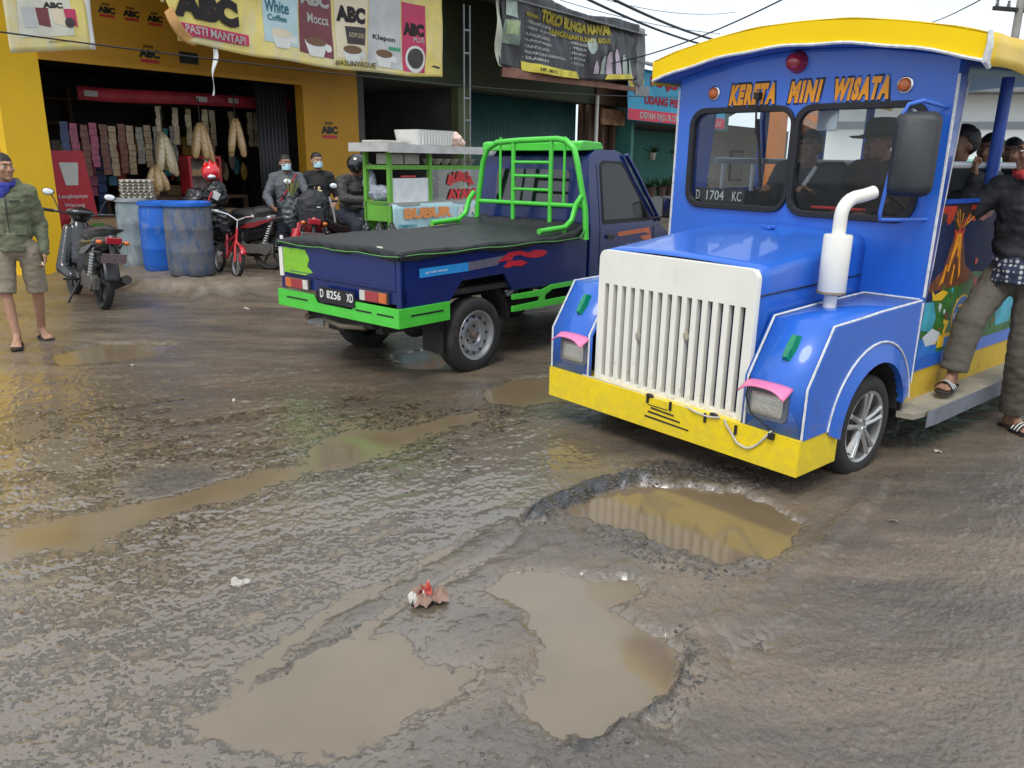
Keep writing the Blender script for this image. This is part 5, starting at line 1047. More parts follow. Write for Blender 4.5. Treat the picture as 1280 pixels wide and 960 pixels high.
# two-storey orange building behind
ob = fthing('unfinished_building', 'orange two storey building frame rising behind the awnings', 'building')
for x in (15.2,): MB().bx((x+.4, 3.3, 0), (x+1.3, 3.9, 9.5)).build('column', M_('orange_pale', (.62, .3, .16), .7, 0, .1, 2), ob)
for x in (13.0, 13.6, 14.2): MB().bx((x-.6, 5.5, 0), (x-.35, 5.8, 9.5)).build('column', opl, ob)
MB().bx((11.3, 5.4, 6.6), (14.8, 5.9, 7.0)).build('beam', opl, ob); MB().bx((11.5, 6.0, 0), (14.8, 9, 9.5)).build('brick_wall', M_('brick_wall', (.3, .12, .07), .8, 0, .2, 6), ob)
MB().bx((15.0, 4.2, 0), (19, 7, 6.3)).build('teal_block', tealw, ob)
# pale building and shed across, right of the train
rb_ = thing('white_building', 'white walled building with a grey band seen through the open side of the train', 'building', (9.3, 15.5, 0), R(-12))
MB().bx((-3.4, 0, 0), (9, .3, 2.9)).build('wall', M_('whitewash', (.8, .82, .79), .7, 0, .05, 1), rb_); MB().bx((-3.4, -.05, 2.3), (9, 0, 2.42)).build('grey_band', M_('band_grey', (.3, .32, .33), .5), rb_)
MB().bx((-3.4, -.6, 2.9), (9, .9, 3.0)).build('roof', tin, rb_); MB().bx((-1.6, -.04, 0), (3, 0, 1.75)).build('green_door', M_('mint_paint', (.3, .6, .5), .6), rb_)
# far trees and houses closing the street
def house(x, y, rz, w_, d, h, label, col, rc):
    t = thing('house', label, 'house', (x, y, 0), rz)
    MB().bx((-w_/2, 0, 0), (w_/2, d, h)).build('wall', M_('hw%.0f' % x, col, .7, 0, .1, 1), t)
    r_ = MB().prism([(-.5, h-.05), (d/2, h+1.7), (d+.5, h-.05), (d+.5, h-.15), (d/2, h+1.55), (-.5, h-.15)], 'x', -w_/2-.4, w_/2+.4).build('roof', rc, t)
    for k in (-1, 1):
        f_ = MB().bx((k*w_/4-.6, -.04, 1), (k*w_/4+.6, 0, 2.1)).build('window_frame', white, t); MB().bx((k*w_/4-.52, -.06, 1.08), (k*w_/4+.52, -.045, 2.02)).build('pane', M_('side_glass', (.02, .026, .028), .04), f_)
    MB().bx((-.45, -.05, 0), (.45, 0, 2.0)).build('door', wood, t)
house(22, 42, R(-20), 10, 7, 3.2, 'cream house with a clay roof closing the far end of the street', (.5, .46, .36), rt)
house(30, 32, R(-50), 10, 7, 3.2, 'pale green house with a clay roof far right behind the train', (.35, .45, .38), rt)
house(-14, 13, R(52.6), 9, 6, 3.3, 'grey house left of the yellow shop', (.4, .4, .38), rt)
# utility pole and cables
up = thing('utility_pole', 'grey utility pole with crossarm and transformer behind the train roof', 'utility pole', (13.9, 24, 0), .3)
MB().tube([(0, 0, 0), (0, 0, 6.3)], [.14, .10], 12).build('pole', concrete, up); MB().bx((-.9, -.05, 5.75), (.9, .05, 5.85)).build('crossarm', under, up)
MB().lathe([(.16, 0), (.2, .05), (.2, .55), (.15, .6)], (.25, -.1, 5.9), (0, 0, 1), 14).build('transformer', M_('pole_grey', (.12, .13, .13), .6), up)
for x in (-.8, -.4, .7): MB().lathe([(.04, 0), (.05, .06), (.03, .1), (.045, .16)], (x, 0, 5.85), (0, 0, 1), 8).build('insulator', M_('pole_grey', (.12, .13, .13), .6), up)
def cable(a, b, sag, r, label, n=30):
    a = Vector(a); b = Vector(b); c = (a+b)/2; pts = [a+(b-a)*k/n-Vector((0, 0, sag*4*(k/n)*(1-k/n)))-c for k in range(n+1)]
    o = MB().tube(pts, r, 5).build('power_cable', inkb); o.location = c; tag(o, label, 'cable', 'overhead cables')
cable(FP(-3.5, -2.2, 2.88), FP(22, -2.2, 3.85), .42, .009, 'thin black cable running low across all the shop fronts')
PT = Vector((13.9, 24, 5.9))
def wpt(px, py, Y):
    d = Fv*994.685+Rv*(px-640)+Uv*(480-py); return Vector((0, 0, 1.6))+d*(Y/d.y)
for (p, q, Yp, Yq, sg, r, lb) in (((720, -25), (905, 53), 14, 22, .1, .028, 'thick black cable, uppermost of the pair left of the train roof'), ((720, -8), (905, 62), 14, 22, .1, .024, 'thick black cable, lower of the pair left of the train roof'),
    ((760, 80), (1000, -12), 20, 14, .15, .014, 'thin cable rising steeply to the right across the sky'), ((1165, 28), (1260, -20), 26, 14, .05, .014, 'thin cable climbing to the top right corner of the sky'),
    ((700, 0), (900, 42), 18, 24, .1, .008, 'faint thin cable above the black pair'), ((780, 70), (880, 95), 20, 26, .1, .008, 'faint thin cable low beside the train roof'), ((740, -5), (920, 15), 20, 30, .2, .008, 'faint thin cable high over the orange column')):
    cable(wpt(*p, Yp), wpt(*q, Yq), sg, r, lb)
# ---------------- goods in and before the yellow shop ----------------
def inside(name, label, cat, x, y, z, group=None): return fthing(name, label, cat, x, y, z, group)
o = inside('red_banner', 'long dark red price strip hung across the shop under the lintel', 'strip', 1.1, .9, 2.42)
MB().grid(lambda a, b: Vector((3.9*a, .03*math.sin(a*14), .19*b-.01*math.sin(a*9)+.05*a)), 40, 2).build('strip', M_('strip_red', (.3, .015, .03), .6, 0, .5, 3), o, thick=.002)
for x in (.08, 1.9, 2.5, 3.1): MB().bx((x, -.03, .05+.02*x), (x+.2, -.025, .13+.02*x)).build('price_tag', M_('tag_grey', (.35, .33, .3), .6), o)
st = inside('red_display_stand', 'red and white advertising stand inside the shop behind the yellow pillar', 'stand', .62, .9, .14)
MB().add([(0, 0, 0), (.62, 0, 0), (.50, .12, 1.55), (-.05, .12, 1.55), (0, .1, 0), (.62, .1, 0), (.5, .22, 1.55), (-.05, .22, 1.55)], [(0, 1, 2, 3), (4, 7, 6, 5), (0, 4, 5, 1), (1, 5, 6, 2), (2, 6, 7, 3), (3, 7, 4, 0)]).build('board', M_('stand_red', (.55, .015, .03), .45, 0, .1, 3), st)
def sP(x, z): return lambda a, b, c: Vector((x+a, .077*(z+b)-.008-c, z+b))
text('letters', 'Lengkapnya', M_('stand_ink', (.7, .55, .55), .5), st, sP(.04, .85), .42, .07, .03); text('letters', 'Warung', M_('stand_ink', (.7, .55, .55), .5), st, sP(.1, .72), .3, .07, .03)
MB().add([(.17, .077*1.05-.01, 1.05), (.35, .077*1.05-.01, 1.05), (.4, .1, 1.38), (.12, .1, 1.38)], [(0, 1, 2, 3)]).build('white_print', wprint, st); MB().add([(.3, .02, .45), (.42, .02, .45), (.44, .035, .64), (.32, .035, .64)], [(0, 1, 2, 3)]).build('white_print', wprint, st)
cb_ = M_('cardboard', (.36, .24, .13), .75, 0, .12, 6, .05, 20)
cx = inside('cardboard_box', 'big cardboard box with a green printed blot standing on the pale tiles', 'box', .85, .55, .145)
bxo = MB().bx((-.1, 0, 0), (.95, .5, .56)).build('carton', cb_, cx, bevel=.008)
MB().prism([(x, z) for x, z in [(.42+.26*math.cos(t)*(1+.08*math.sin(5*t)), .24+.13*math.sin(t)*(1+.1*math.cos(4*t))) for t in np.linspace(0, 6.1, 24)]], 'y', -.004, 0).build('green_print', M_('print_leaf', (.05, .28, .03), .6, 0, .3, 20), bxo)
text('letters', 'FRESH', crm, bxo, lambda a, b, c: Vector((.28+a, -.0045-c, .25+b)), .3, .06, .05); text('letters', 'FRUIT', crm, bxo, lambda a, b, c: Vector((.3+a, -.0045-c, .16+b)), .26, .06, .05)
MB().bx((.05, -.003, .4), (.24, 0, .5)).build('green_print', M_('print_leaf', (.05, .28, .03), .6), bxo); MB().bx((.55, -.003, .33), (.9, 0, .52)).build('dark_print', M_('print_mud', (.1, .06, .04), .6, 0, .4, 12), bxo)
for i, (x, y, z, w_, h_, lb) in enumerate(((1.9, 1.2, .145, .5, .5, 'brown carton behind the drums, lowest of the pile'), (1.95, 1.25, .65, .45, .35, 'brown carton on top of the pile behind the drums'), (2.6, .9, .145, .6, .75, 'plain brown carton standing below the red snack case'), (3.3, 1.0, .145, .5, .6, 'plain brown carton at the right end of the shop floor'), (2.5, 1.6, .145, .5, 1.0, 'tall brown carton at the back behind the others'))):
    t = inside('carton', lb, 'box', x, y, z); MB().bx((0, 0, 0), (w_, .4, h_)).build('box_body', cb_, t, bevel=.008); MB().bx((0, -.003, h_*.6), (w_*.5, -.001, h_*.9)).build('flap_print', M_('print_mud', (.1, .06, .04), .6), t)
sc = inside('snack_case', 'small red framed glass snack case in the middle of the shop', 'display case', 2.68, .75, 1.02)
for a, b_ in (((0, 0, 0), (.04, .3, .62)), ((.56, 0, 0), (.6, .3, .62)), ((.04, 0, .58), (.56, .3, .62)), ((.04, 0, 0), (.56, .3, .04))): MB().bx(a, b_).build('red_frame', redp, sc)
MB().bx((.04, .27, .04), (.56, .29, .58)).build('back_panel', M_('case_grey', (.25, .22, .2), .7, 0, .5, 9), sc); MB().bx((.04, .05, .28), (.56, .27, .3)).build('shelf', wood, sc); MB().bx((.08, .08, .3), (.5, .2, .4)).build('snacks', M_('snack_tan', (.4, .25, .12), .7, 0, .5, 30), sc)
MB().lathe([(.045, 0), (.045, .005)], (.32, -.005, .5), (0, -1, 0), 14).build('round_sticker', wprint, sc)
tb_ = inside('stall_table', 'dark wooden table carrying goods across the middle of the shop', 'table', 1.7, 1.1, .145)
MB().bx((0, 0, .78), (2.3, .6, .83)).build('tabletop', wood, tb_); [MB().bx((x, y, 0), (x+.06, y+.06, .78)).build('leg', wood, tb_) for x in (0, 2.24) for y in (0, .54)]
rk = inside('goods_rack', 'dark shelf rack filled with small goods along the back of the shop', 'rack', .3, 3.2, .145)
for z in (.5, 1.0, 1.5, 2.0, 2.4): MB().bx((0, 0, z), (5.1, .4, z+.03)).build('shelf', wood, rk)
for x in (0, 1.7, 3.4, 5.05): MB().bx((x, 0, 0), (x+.05, .4, 2.6)).build('upright', wood, rk)
gm = [M_('pk%d' % i, c, .45, 0, .35, 25) for i, c in enumerate([(.08, .13, .3), (.5, .1, .06), (.06, .32, .32), (.6, .45, .28), (.6, .16, .26), (.15, .4, .6), (.55, .32, .06), (.4, .38, .34), (.3, .14, .1)])]
r_ = random.Random(5); pos = ('far left', 'left', 'middle left', 'middle', 'middle right', 'right', 'far right')
for i in range(13):       # sachet strips hung along a line, left part
    x = 1.15+.15*i; t = inside('sachet_strip', ORD[i]+' strip of small sachets from the left, hanging in the shop', 'sachets', x, 1.6+.02*(i % 2), 2.13-.02*(i % 3), 'sachet strips hanging in the shop')
    mb = MB(); k = r_.randint(6, 8)
    for j in range(k): mb.box((.004*math.sin(j*2+i), .012*math.sin(j+i), -.05-.098*j), (.118, .012, .092), rz=.12*math.sin(j*3+i))
    mb.build('sachets', gm[(i*4+i//3) % 9], t)
for i in range(12):
    x = 1.05+.17*i+(1.1 if i > 7 else 0); t = inside('packet_string', ORD[i]+' string of bright packets from the left, behind the sachet strips', 'packets', x, 2.1+.03*(i % 3), 2.0-.12*(i % 2), 'packet strings behind the sachet strips'); mb = MB()
    for j in range(5+i % 3): mb.box((.01*math.sin(j+i), 0, -.1-.17*j), (.15, .03, .15), rz=.25*math.sin(j*2+i))
    mb.build('packets', gm[(i*5+2) % 9], t)
for i in range(9):
    x = 3.55+.12*i; t = inside('snack_bag', ORD[i]+' puffed snack bag from the left, hanging at the right end of the shop', 'snack bag', x, 1.9+.06*(i % 2), 1.75-.1*(i % 3), 'puffed snack bags at the right end'); MB().ell((0, 0, -.18), (.07, .045, .17), 10).build('bag', gm[(i*4+1) % 9], t)
for i, x in enumerate((2.55, 2.9, 3.2, 3.4, 3.6, 4.05, 4.3, 4.5)):
    t = inside('hanging_packs', ORD[i]+' pale strip of snack packs from the left, hanging under the price strip', 'snack packs', x, 1.3+.1*(i % 3), 2.42, 'pale pack strips hanging in the shop'); mb = MB()
    for j in range(6): mb.box((.008*math.sin(i+j*2), 0, -.05-.1*j), (.10, .02, .096), rz=.2*math.sin(j*2+i))
    mb.build('packs', M_('pack_pale', (.55, .45, .28), .4, 0, .5, 30), t)
cr_ = M_('cracker_bag', (.68, .46, .22), .28, 0, .3, 26, .7, 45, .7)
for i, (x, z, n_, lb) in enumerate(((2.28, 1.95, 5, 'cluster of long cream cracker bags hanging left, nearest the egg trays'), (2.95, 2.15, 5, 'cluster of long tan cracker bags hanging over the red snack case'), (3.62, 2.25, 4, 'cluster of long tan cracker bags hanging rightmost above the red helmet'), (2.1, 1.45, 4, 'cluster of short pale cracker bags hanging lowest, over the drums'))):
    t = inside('cracker_bags', lb, 'cracker bags', x, .75, z); MB().tube([(0, 0, .4), (0, 0, .05)], .012, 6).build('cord', inkb, t)
    for k in range(n_):
        a = 2*math.pi*k/n_+i; ln = (.62 if i < 3 else .42)*r_.uniform(.85, 1.05); sp = .07+.05*math.cos(a); mb = MB(); p0 = Vector((.03*math.cos(a), .03*math.sin(a), .02)); p1 = Vector((.17*math.cos(a), .1*math.sin(a), -ln))
        mb.tube([p0, p0+(p1-p0)*.12, p0+(p1-p0)*.35, p0+(p1-p0)*.7, p0+(p1-p0)*.95, p1], [.015, .045, .062, .066, .05, .012], 12); mb.build('bag', cr_ if i else M_('cracker_bag_pale', (.68, .56, .36), .28, 0, .3, 26, .7, 45, .7), t, smooth=70)
for i in range(14):
    x = 3.6+.13*(i % 7); t = inside('goods_bottle', ORD[i % 7]+' small bottle from the left on the '+('lower' if i < 7 else 'upper')+' shelf at the rack right end', 'bottle', x, 3.1, (1.175, 1.675)[i//7], 'small bottles on the rack'); MB().lathe([(.04, 0), (.045, .02), (.045, .18), (.015, .25), (.015, .3)], (0, 0, 0), (0, 0, 1), 10).build('bottle_body', gm[i % 9], t)
for i in range(16):
    x = .45+.3*(i % 8)+(1.4 if i > 7 else 0); t = inside('goods_box', ORD[i % 8]+' coloured packet from the left on the '+('lower' if i < 8 else 'upper')+' packet shelf of the rack', 'packet', x, 3.08, (1.175, 1.675)[i//8], 'packets on the rack'); MB().bx((0, 0, 0), (.2, .12, .28)).build('packet_body', gm[(i*5) % 9], t, bevel=.01)
# drums
def drum(x, y, rz, body, lid, label, h=.93, r=.285, g='big plastic drums by the shop'):
    z = gz(x, y)-.01; t = thing('plastic_drum', label, 'drum', (x, y, z), rz, g)
    MB().lathe([(r*.9, 0), (r*.96, .02), (r, .12), (r*1.0, h*.3), (r*1.015, h*.32), (r*1.015, h*.35), (r, h*.37), (r, h*.6), (r*1.015, h*.62), (r*1.015, h*.65), (r, h*.67), (r*.985, h*.86), (r*.93, h*.93), (r*.93, h*.95)], (0, 0, 0), (0, 0, 1), 40).build('drum_body', body, t, smooth=60)
    MB().lathe([(r*.97, 0), (r*1.03, .005), (r*1.03, .045), (r*.97, .055), (r*.94, .03), (.001, .028)], (0, 0, h*.93), (0, 0, 1), 40).build('drum_rim', lid, t, smooth=50)
    for a in (.6, 3.7): MB().lathe([(.03, 0), (.03, .02), (.02, .025)], (r*.6*math.cos(a), r*.6*math.sin(a), h*.93+.028), (0, 0, 1), 10).build('bung', lid, t)
    return t
plb = M_('drum_blue', (.01, .12, .5), .4, 0, .1, 4, .05, 20, 0, ((.3, .32, .34), .15, 5))
drum(-4.13, 10.25, .4, M_('drum_dusty', (.06, .1, .19), .7, 0, .35, 9, .2, 30, 0, ((.17, .165, .165), .8, 11)), plb, 'dusty grey blue plastic drum, nearest and rightmost of the three')
drum(-4.74, 10.9, 1.2, M_('drum_blue_mid', (.008, .11, .5), .4, 0, .12, 4, .05, 20, 0, ((.28, .3, .32), .5, 6)), plb, 'bright blue plastic drum in the middle of the three')
d3 = drum(-5.35, 11.5, 2.2, M_('drum_pale', (.2, .25, .27), .6, 0, .3, 5, .1, 30, 0, ((.4, .42, .42), .6, 5)), M_('drum_pale_lid', (.3, .33, .34), .6), 'pale worn plastic drum under the egg trays', .98, .27)
eg = M_('egg_tray', (.5, .46, .38), .85, 0, .12, 20, .2, 60)
for k in range(6):
    t = thing('egg_tray', ('lowest', 'second lowest', 'third lowest', 'third highest', 'second highest', 'topmost')[k]+' grey pulp egg tray of the pile on the pale drum', 'egg tray', (-5.28+.01*math.sin(k*3), 11.45, d3.location.z+.965+.042*k), .35+.05*math.sin(k*2), 'egg trays piled on the drum')
    t.empty_display_size = .1; MB().grid(lambda a, b: Vector((-.21+.42*a, -.17+.34*b, .022+.018*math.cos(a*12*math.pi)*math.cos(b*10*math.pi))), 48, 40).build('tray_sheet', eg, t, thick=.004)
# food cart
ct = thing('food_cart', 'green framed chicken porridge cart with glass sides and a tin roof', 'food cart', (-1.46, 9.6, 0), FD)
gcart = M_('cart_green', (.13, .38, .04), .5, 0, .1, 5, 0, 60, 0, ((.15, .17, .08), .2, 5))
for x, y in ((0, 0), (.68, 0), (1.74, 0), (0, .4), (1.74, .4)): MB().bx((x, y, .1), (x+.05, y+.05, 1.70)).build('post', gcart, ct)
for z in (1.50, .74): 
    MB().bx((.05, .005, z), (1.74, .045, z+.05)).build('rail', gcart, ct); MB().bx((.005, .05, z), (.045, .42, z+.05)).build('rail', gcart, ct)
MB().bx((.0, .04, .9), (.05, .43, 1.13)).build('end_panel', gcart, ct); MB().bx((.05, .40, .6), (1.74, .44, 1.1)).build('back_panel', gcart, ct)
MB().bx((.0, -.01, 1.08), (1.79, .46, 1.12)).build('counter', M_('counter_steel', (.4, .4, .38), .4, .5), ct)
MB().prism([(-.12, 1.735), (2.02, 1.70), (2.02, 1.74), (-.12, 1.80)], 'y', -.12, .55).build('roof_sheet', M_('cart_roof', (.42, .41, .4), .5, .3, .15, 5, 0, 60, 0, ((.2, .16, .12), .3, 4)), ct, bevel=.004)
MB().bx((-.12, -.125, 1.69), (2.02, -.115, 1.78)).build('roof_lip', M_('lip_pale', (.5, .49, .47), .5, .2, .2, 6), ct); MB().bx((-.125, -.12, 1.70), (-.115, .55, 1.80)).build('roof_lip', M_('lip_pale', (.5, .49, .47), .5), ct)
MB().bx((.05, .02, 1.12), (.68, .028, 1.40)).build('white_panel', M_('panel_white', (.78, .8, .8), .5), ct)
MB().bx((.74, .02, 1.12), (1.74, .026, 1.5)).build('glass_side', clear, ct)
MB().bx((.74, .25, 1.3), (1.74, .4, 1.315)).build('inner_shelf', wood, ct)
rl = M_('cart_red', (.62, .03, .04), .45)
for k, ch_ in enumerate('BUBUR'):
    a = (k-2)*.32; cx_, cz = 1.28+.34*math.sin(a), 1.16+.24*math.cos(a)
    q = Matrix.Rotation(-a*.6, 3, 'Y')
    text('letters', ch_, rl, ct, (lambda cx_, cz, q: (lambda x, y, z: Vector((cx_, .012-z, cz))+q @ Vector((x-.055, 0, y-.05))))(cx_, cz, q), .11, .13, .08)
text('letters', 'AYAM', rl, ct, lambda x, y, z: Vector((1.02+x, .012-z, 1.13+y)), .55, .13, .07)
MB().bx((.2, .012, 1.41), (.45, .018, 1.43)).build('red_writing', rl, ct)
for x in (1.0, 1.15): MB().ell((x, .4, 1.36), (.06, .06, .04), 12).build('bowl_inside', M_('pan', (.35, .33, .3), .4), ct)
cb2 = MB(); cb2.grid(lambda a, b: Vector((.02+1.72*a, -.012-.012*math.sin(a*11+b*3), .70+.40*b)), 40, 6); cc = cb2.build('cloth_sign', M_('cart_cloth', (.42, .62, .66), .6, 0, .08, 3), ct, thick=.003)
text('letters', 'BUBUR', M_('cart_orange', (.75, .28, .08), .5), cc, lambda x, y, z: Vector((.2+x, -.028-z, .92+y)), .86, .13, .07); text('letters', 'AYAM', wprint, cc, lambda x, y, z: Vector((1.16+x, -.028-z, .93+y)), .5, .12, .06)
text('letters', 'LEZAT', M_('cart_yellow', (.75, .68, .05), .5), cc, lambda x, y, z: Vector((.65+x, -.028-z, .77+y)), .75, .09, .08); text('letters', 'CEMPAKA', M_('teal_ink', (.03, .25, .32), .5), cc, lambda x, y, z: Vector((.1+x, -.028-z, .82+y)), .32, .04, .03)
for x in (.12, .9): wheel(ct, (x+.4, .5, .28), .28, .05, 1, 'steel')
for i in range(6):
    t = thing('bowl', ORD[i]+' white bowl from the left on the rack under the cart roof', 'bowl', (-1.46+(.78+.16*i)*fx-.12*fy, 9.6+(.78+.16*i)*fy+.12*fx, 1.56), 0, 'bowls under the cart roof')
    MB().lathe([(.03, 0), (.04, .01), (.075, .07), (.07, .07), (.035, .02)], (0, 0, 0), (0, 0, 1), 16).build('bowl_body', white, t)
def ctp(x, y, z): return (-1.46+x*fx-y*fy, 9.6+x*fy+y*fx, z)
for i, x in enumerate((.08, .36)):
    t = thing('white_box', 'white box on the rack under the cart roof, %s of two' % ('left', 'right')[i], 'box', ctp(x, .1, 1.56), FD); MB().bx((0, 0, 0), (.25, .2, .11)).build('box_body', white, t, bevel=.005); MB().bx((0, 0, .112), (.25, .2, .12)).build('lid', white, t)
t = thing('plastic_tub', 'large ribbed white plastic tub on the cart roof', 'tub', ctp(.5, .02, 1.785), FD); t.scale = (.68, .9, .9)
tbm = MB(); o1 = rrect(0, 0, .95, .42, .08); o2 = rrect(-.04, -.04, .99, .46, .1); n_ = len(o1); tbm.add([(x, y, 0) for x, y in o1]+[(x, y, .2) for x, y in o2]+[(x, y, .2) for x, y in rrect(-.02, -.02, .97, .44, .09)]+[(x, y, .03) for x, y in rrect(.02, .02, .93, .4, .07)], [tuple(range(n_))[::-1]]+[(i+n_*k, (i+1) % n_+n_*k, (i+1) % n_+n_*(k+1), i+n_*(k+1)) for k in range(3) for i in range(n_)]+[tuple(range(3*n_, 4*n_))])
tbm.build('tub_body', M_('tub_white', (.66, .66, .62), .5, 0, .08, 6), t)
rb = MB()
for k in range(11): rb.box((.1+.075*k, -.03, .1), (.012, .02, .17))
rb.build('ribs', M_('tub_white', (.66, .66, .62), .5), t)
t = thing('plastic_bag', 'pinkish white plastic bag lying beside the tub on the cart roof', 'bag', ctp(1.3, .2, 1.785), FD); b_ = MB(); b_.ell((0, 0, .08), (.18, .14, .1), 12); b_.ell((.12, 0, .05), (.12, .1, .06), 12); blob(b_, 'bag_body', M_('bag_pink', (.7, .5, .4), .5), t, .014, 2, .02, 14)
t = thing('foam_tray', 'flat white tray lying at the left end of the cart roof', 'tray', ctp(-.05, .1, 1.80), FD); MB().bx((0, 0, 0), (.5, .3, .03)).build('tray_body', white, t, bevel=.01)
pb = M_('bag_black', (.02, .02, .022), .25, 0, .3, 8, .3, 20)
for i, (x, y, lb) in enumerate(((-.08, .12, 'black plastic bag hanging on the end of the cart, left one'), (-.08, .34, 'black plastic bag hanging on the end of the cart, farther one'), (-.05, -.06, 'black plastic bag hanging at the front corner of the cart'))):
    t = thing('hanging_bag', lb, 'bag', ctp(x, y, .88), FD); b_ = MB(); b_.cap((0, 0, 0), (0, 0, -.1), .03, .07); b_.ell((0, 0, -.2), (.1, .08, .13), 12); blob(b_, 'bag_body', pb, t, .012, 1, .03, 12)
t = thing('clothes_bundle', 'white and blue patterned cloth bundle on the end counter of the cart', 'cloth', ctp(.1, .2, 1.12), FD); b_ = MB(); b_.ell((0, .08, .1), (.09, .22, .1), 12); b_.ell((0, .25, .22), (.07, .1, .16), 12); blob(b_, 'cloth_body', M_('cloth_pattern', (.3, .32, .38), .8, 0, .8, 40), t, .013, 1, .012, 10)
# ---------------- people ----------------
skin = M_('skin', (.38, .2, .12), .5, 0, .1, 12, .05, 60); skind = M_('skin_dark', (.28, .145, .088), .5, 0, .1, 12, .05, 60)
hairm = M_('black_hair', (.012, .01, .009), .55, 0, .3, 60, .4, 120)
eyew = M_('eye_white', (.6, .57, .53), .3); eyed = M_('eye_dark', (.02, .012, .01), .2)
def pose(H=1.63, **kw):
    J = dict(head=(0, -.015, .925*H), neck=(0, .015, .845*H), chest=(0, .0, .73*H), waist=(0, 0, .60*H), pelvis=(0, 0, .53*H),
             shL=(.155, .0, .80*H), shR=(-.155, .0, .80*H), elL=(.2, .02, .62*H), elR=(-.2, .02, .62*H), wrL=(.23, -.05, .475*H), wrR=(-.23, -.05, .475*H),
             hiL=(.085, 0, .50*H), hiR=(-.085, 0, .50*H), knL=(.095, -.02, .275*H), knR=(-.095, -.02, .275*H), anL=(.10, .02, .05*H), anR=(-.10, .02, .05*H),
             toL=(.03, -1, 0), toR=(-.03, -1, 0), yaw=0, tilt=0, palmL=(1, 0, 0), palmR=(-1, 0, 0), hdL=None, hdR=None, curl=.5)
    J.update(kw); return {k: (Vector(v) if isinstance(v, tuple) else v) for k, v in J.items()}
def headR(J): return Matrix.Rotation(J['yaw'], 3, 'Z') @ Matrix.Rotation(J['tilt'], 3, 'X')
def add_hand(mb, wr, d, pn, sd, curl, s=1.0):
    """d: along the hand, pn: back-of-hand normal, thumb on side sd"""
    d = d.normalized(); pn = (pn-d*pn.dot(d)).normalized(); x = d.cross(pn)*sd
    M = Matrix((x, pn, d)).transposed()
    mb.ell(wr+d*.045*s, (.038*s, .016*s, .05*s), 14, M); mb.cap(wr-d*.03, wr+d*.02, .023, .026)
    for k, (o, l_, r_) in enumerate(((.028, .068, .0085), (.0095, .076, .009), (-.009, .07, .0085), (-.026, .055, .0075))):
        a = wr+d*.085*s+x*o*s; c = curl*(1+.12*k); p1 = a+(d*math.cos(c*.6)-pn*math.sin(c*.6))*l_*.45*s; p2 = p1+(d*math.cos(c*1.5)-pn*math.sin(c*1.5))*l_*.32*s; p3 = p2+(d*math.cos(c*2.2)-pn*math.sin(c*2.2))*l_*.25*s
        mb.cap(a-d*.02, p1, r_*1.1, r_, 8); mb.cap(p1, p2, r_, r_*.95, 8); mb.cap(p2, p3, r_*.95, r_*.8, 8)
    b = wr+d*.02*s+x*.028*s; q1 = b+(d*.7+x*.6-pn*.25).normalized()*.035*s; q2 = q1+(d*.9+x*.15-pn*.4).normalized()*.03*s
    mb.cap(b-d*.01, q1, .013, .0115, 8); mb.cap(q1, q2, .011, .009, 8)
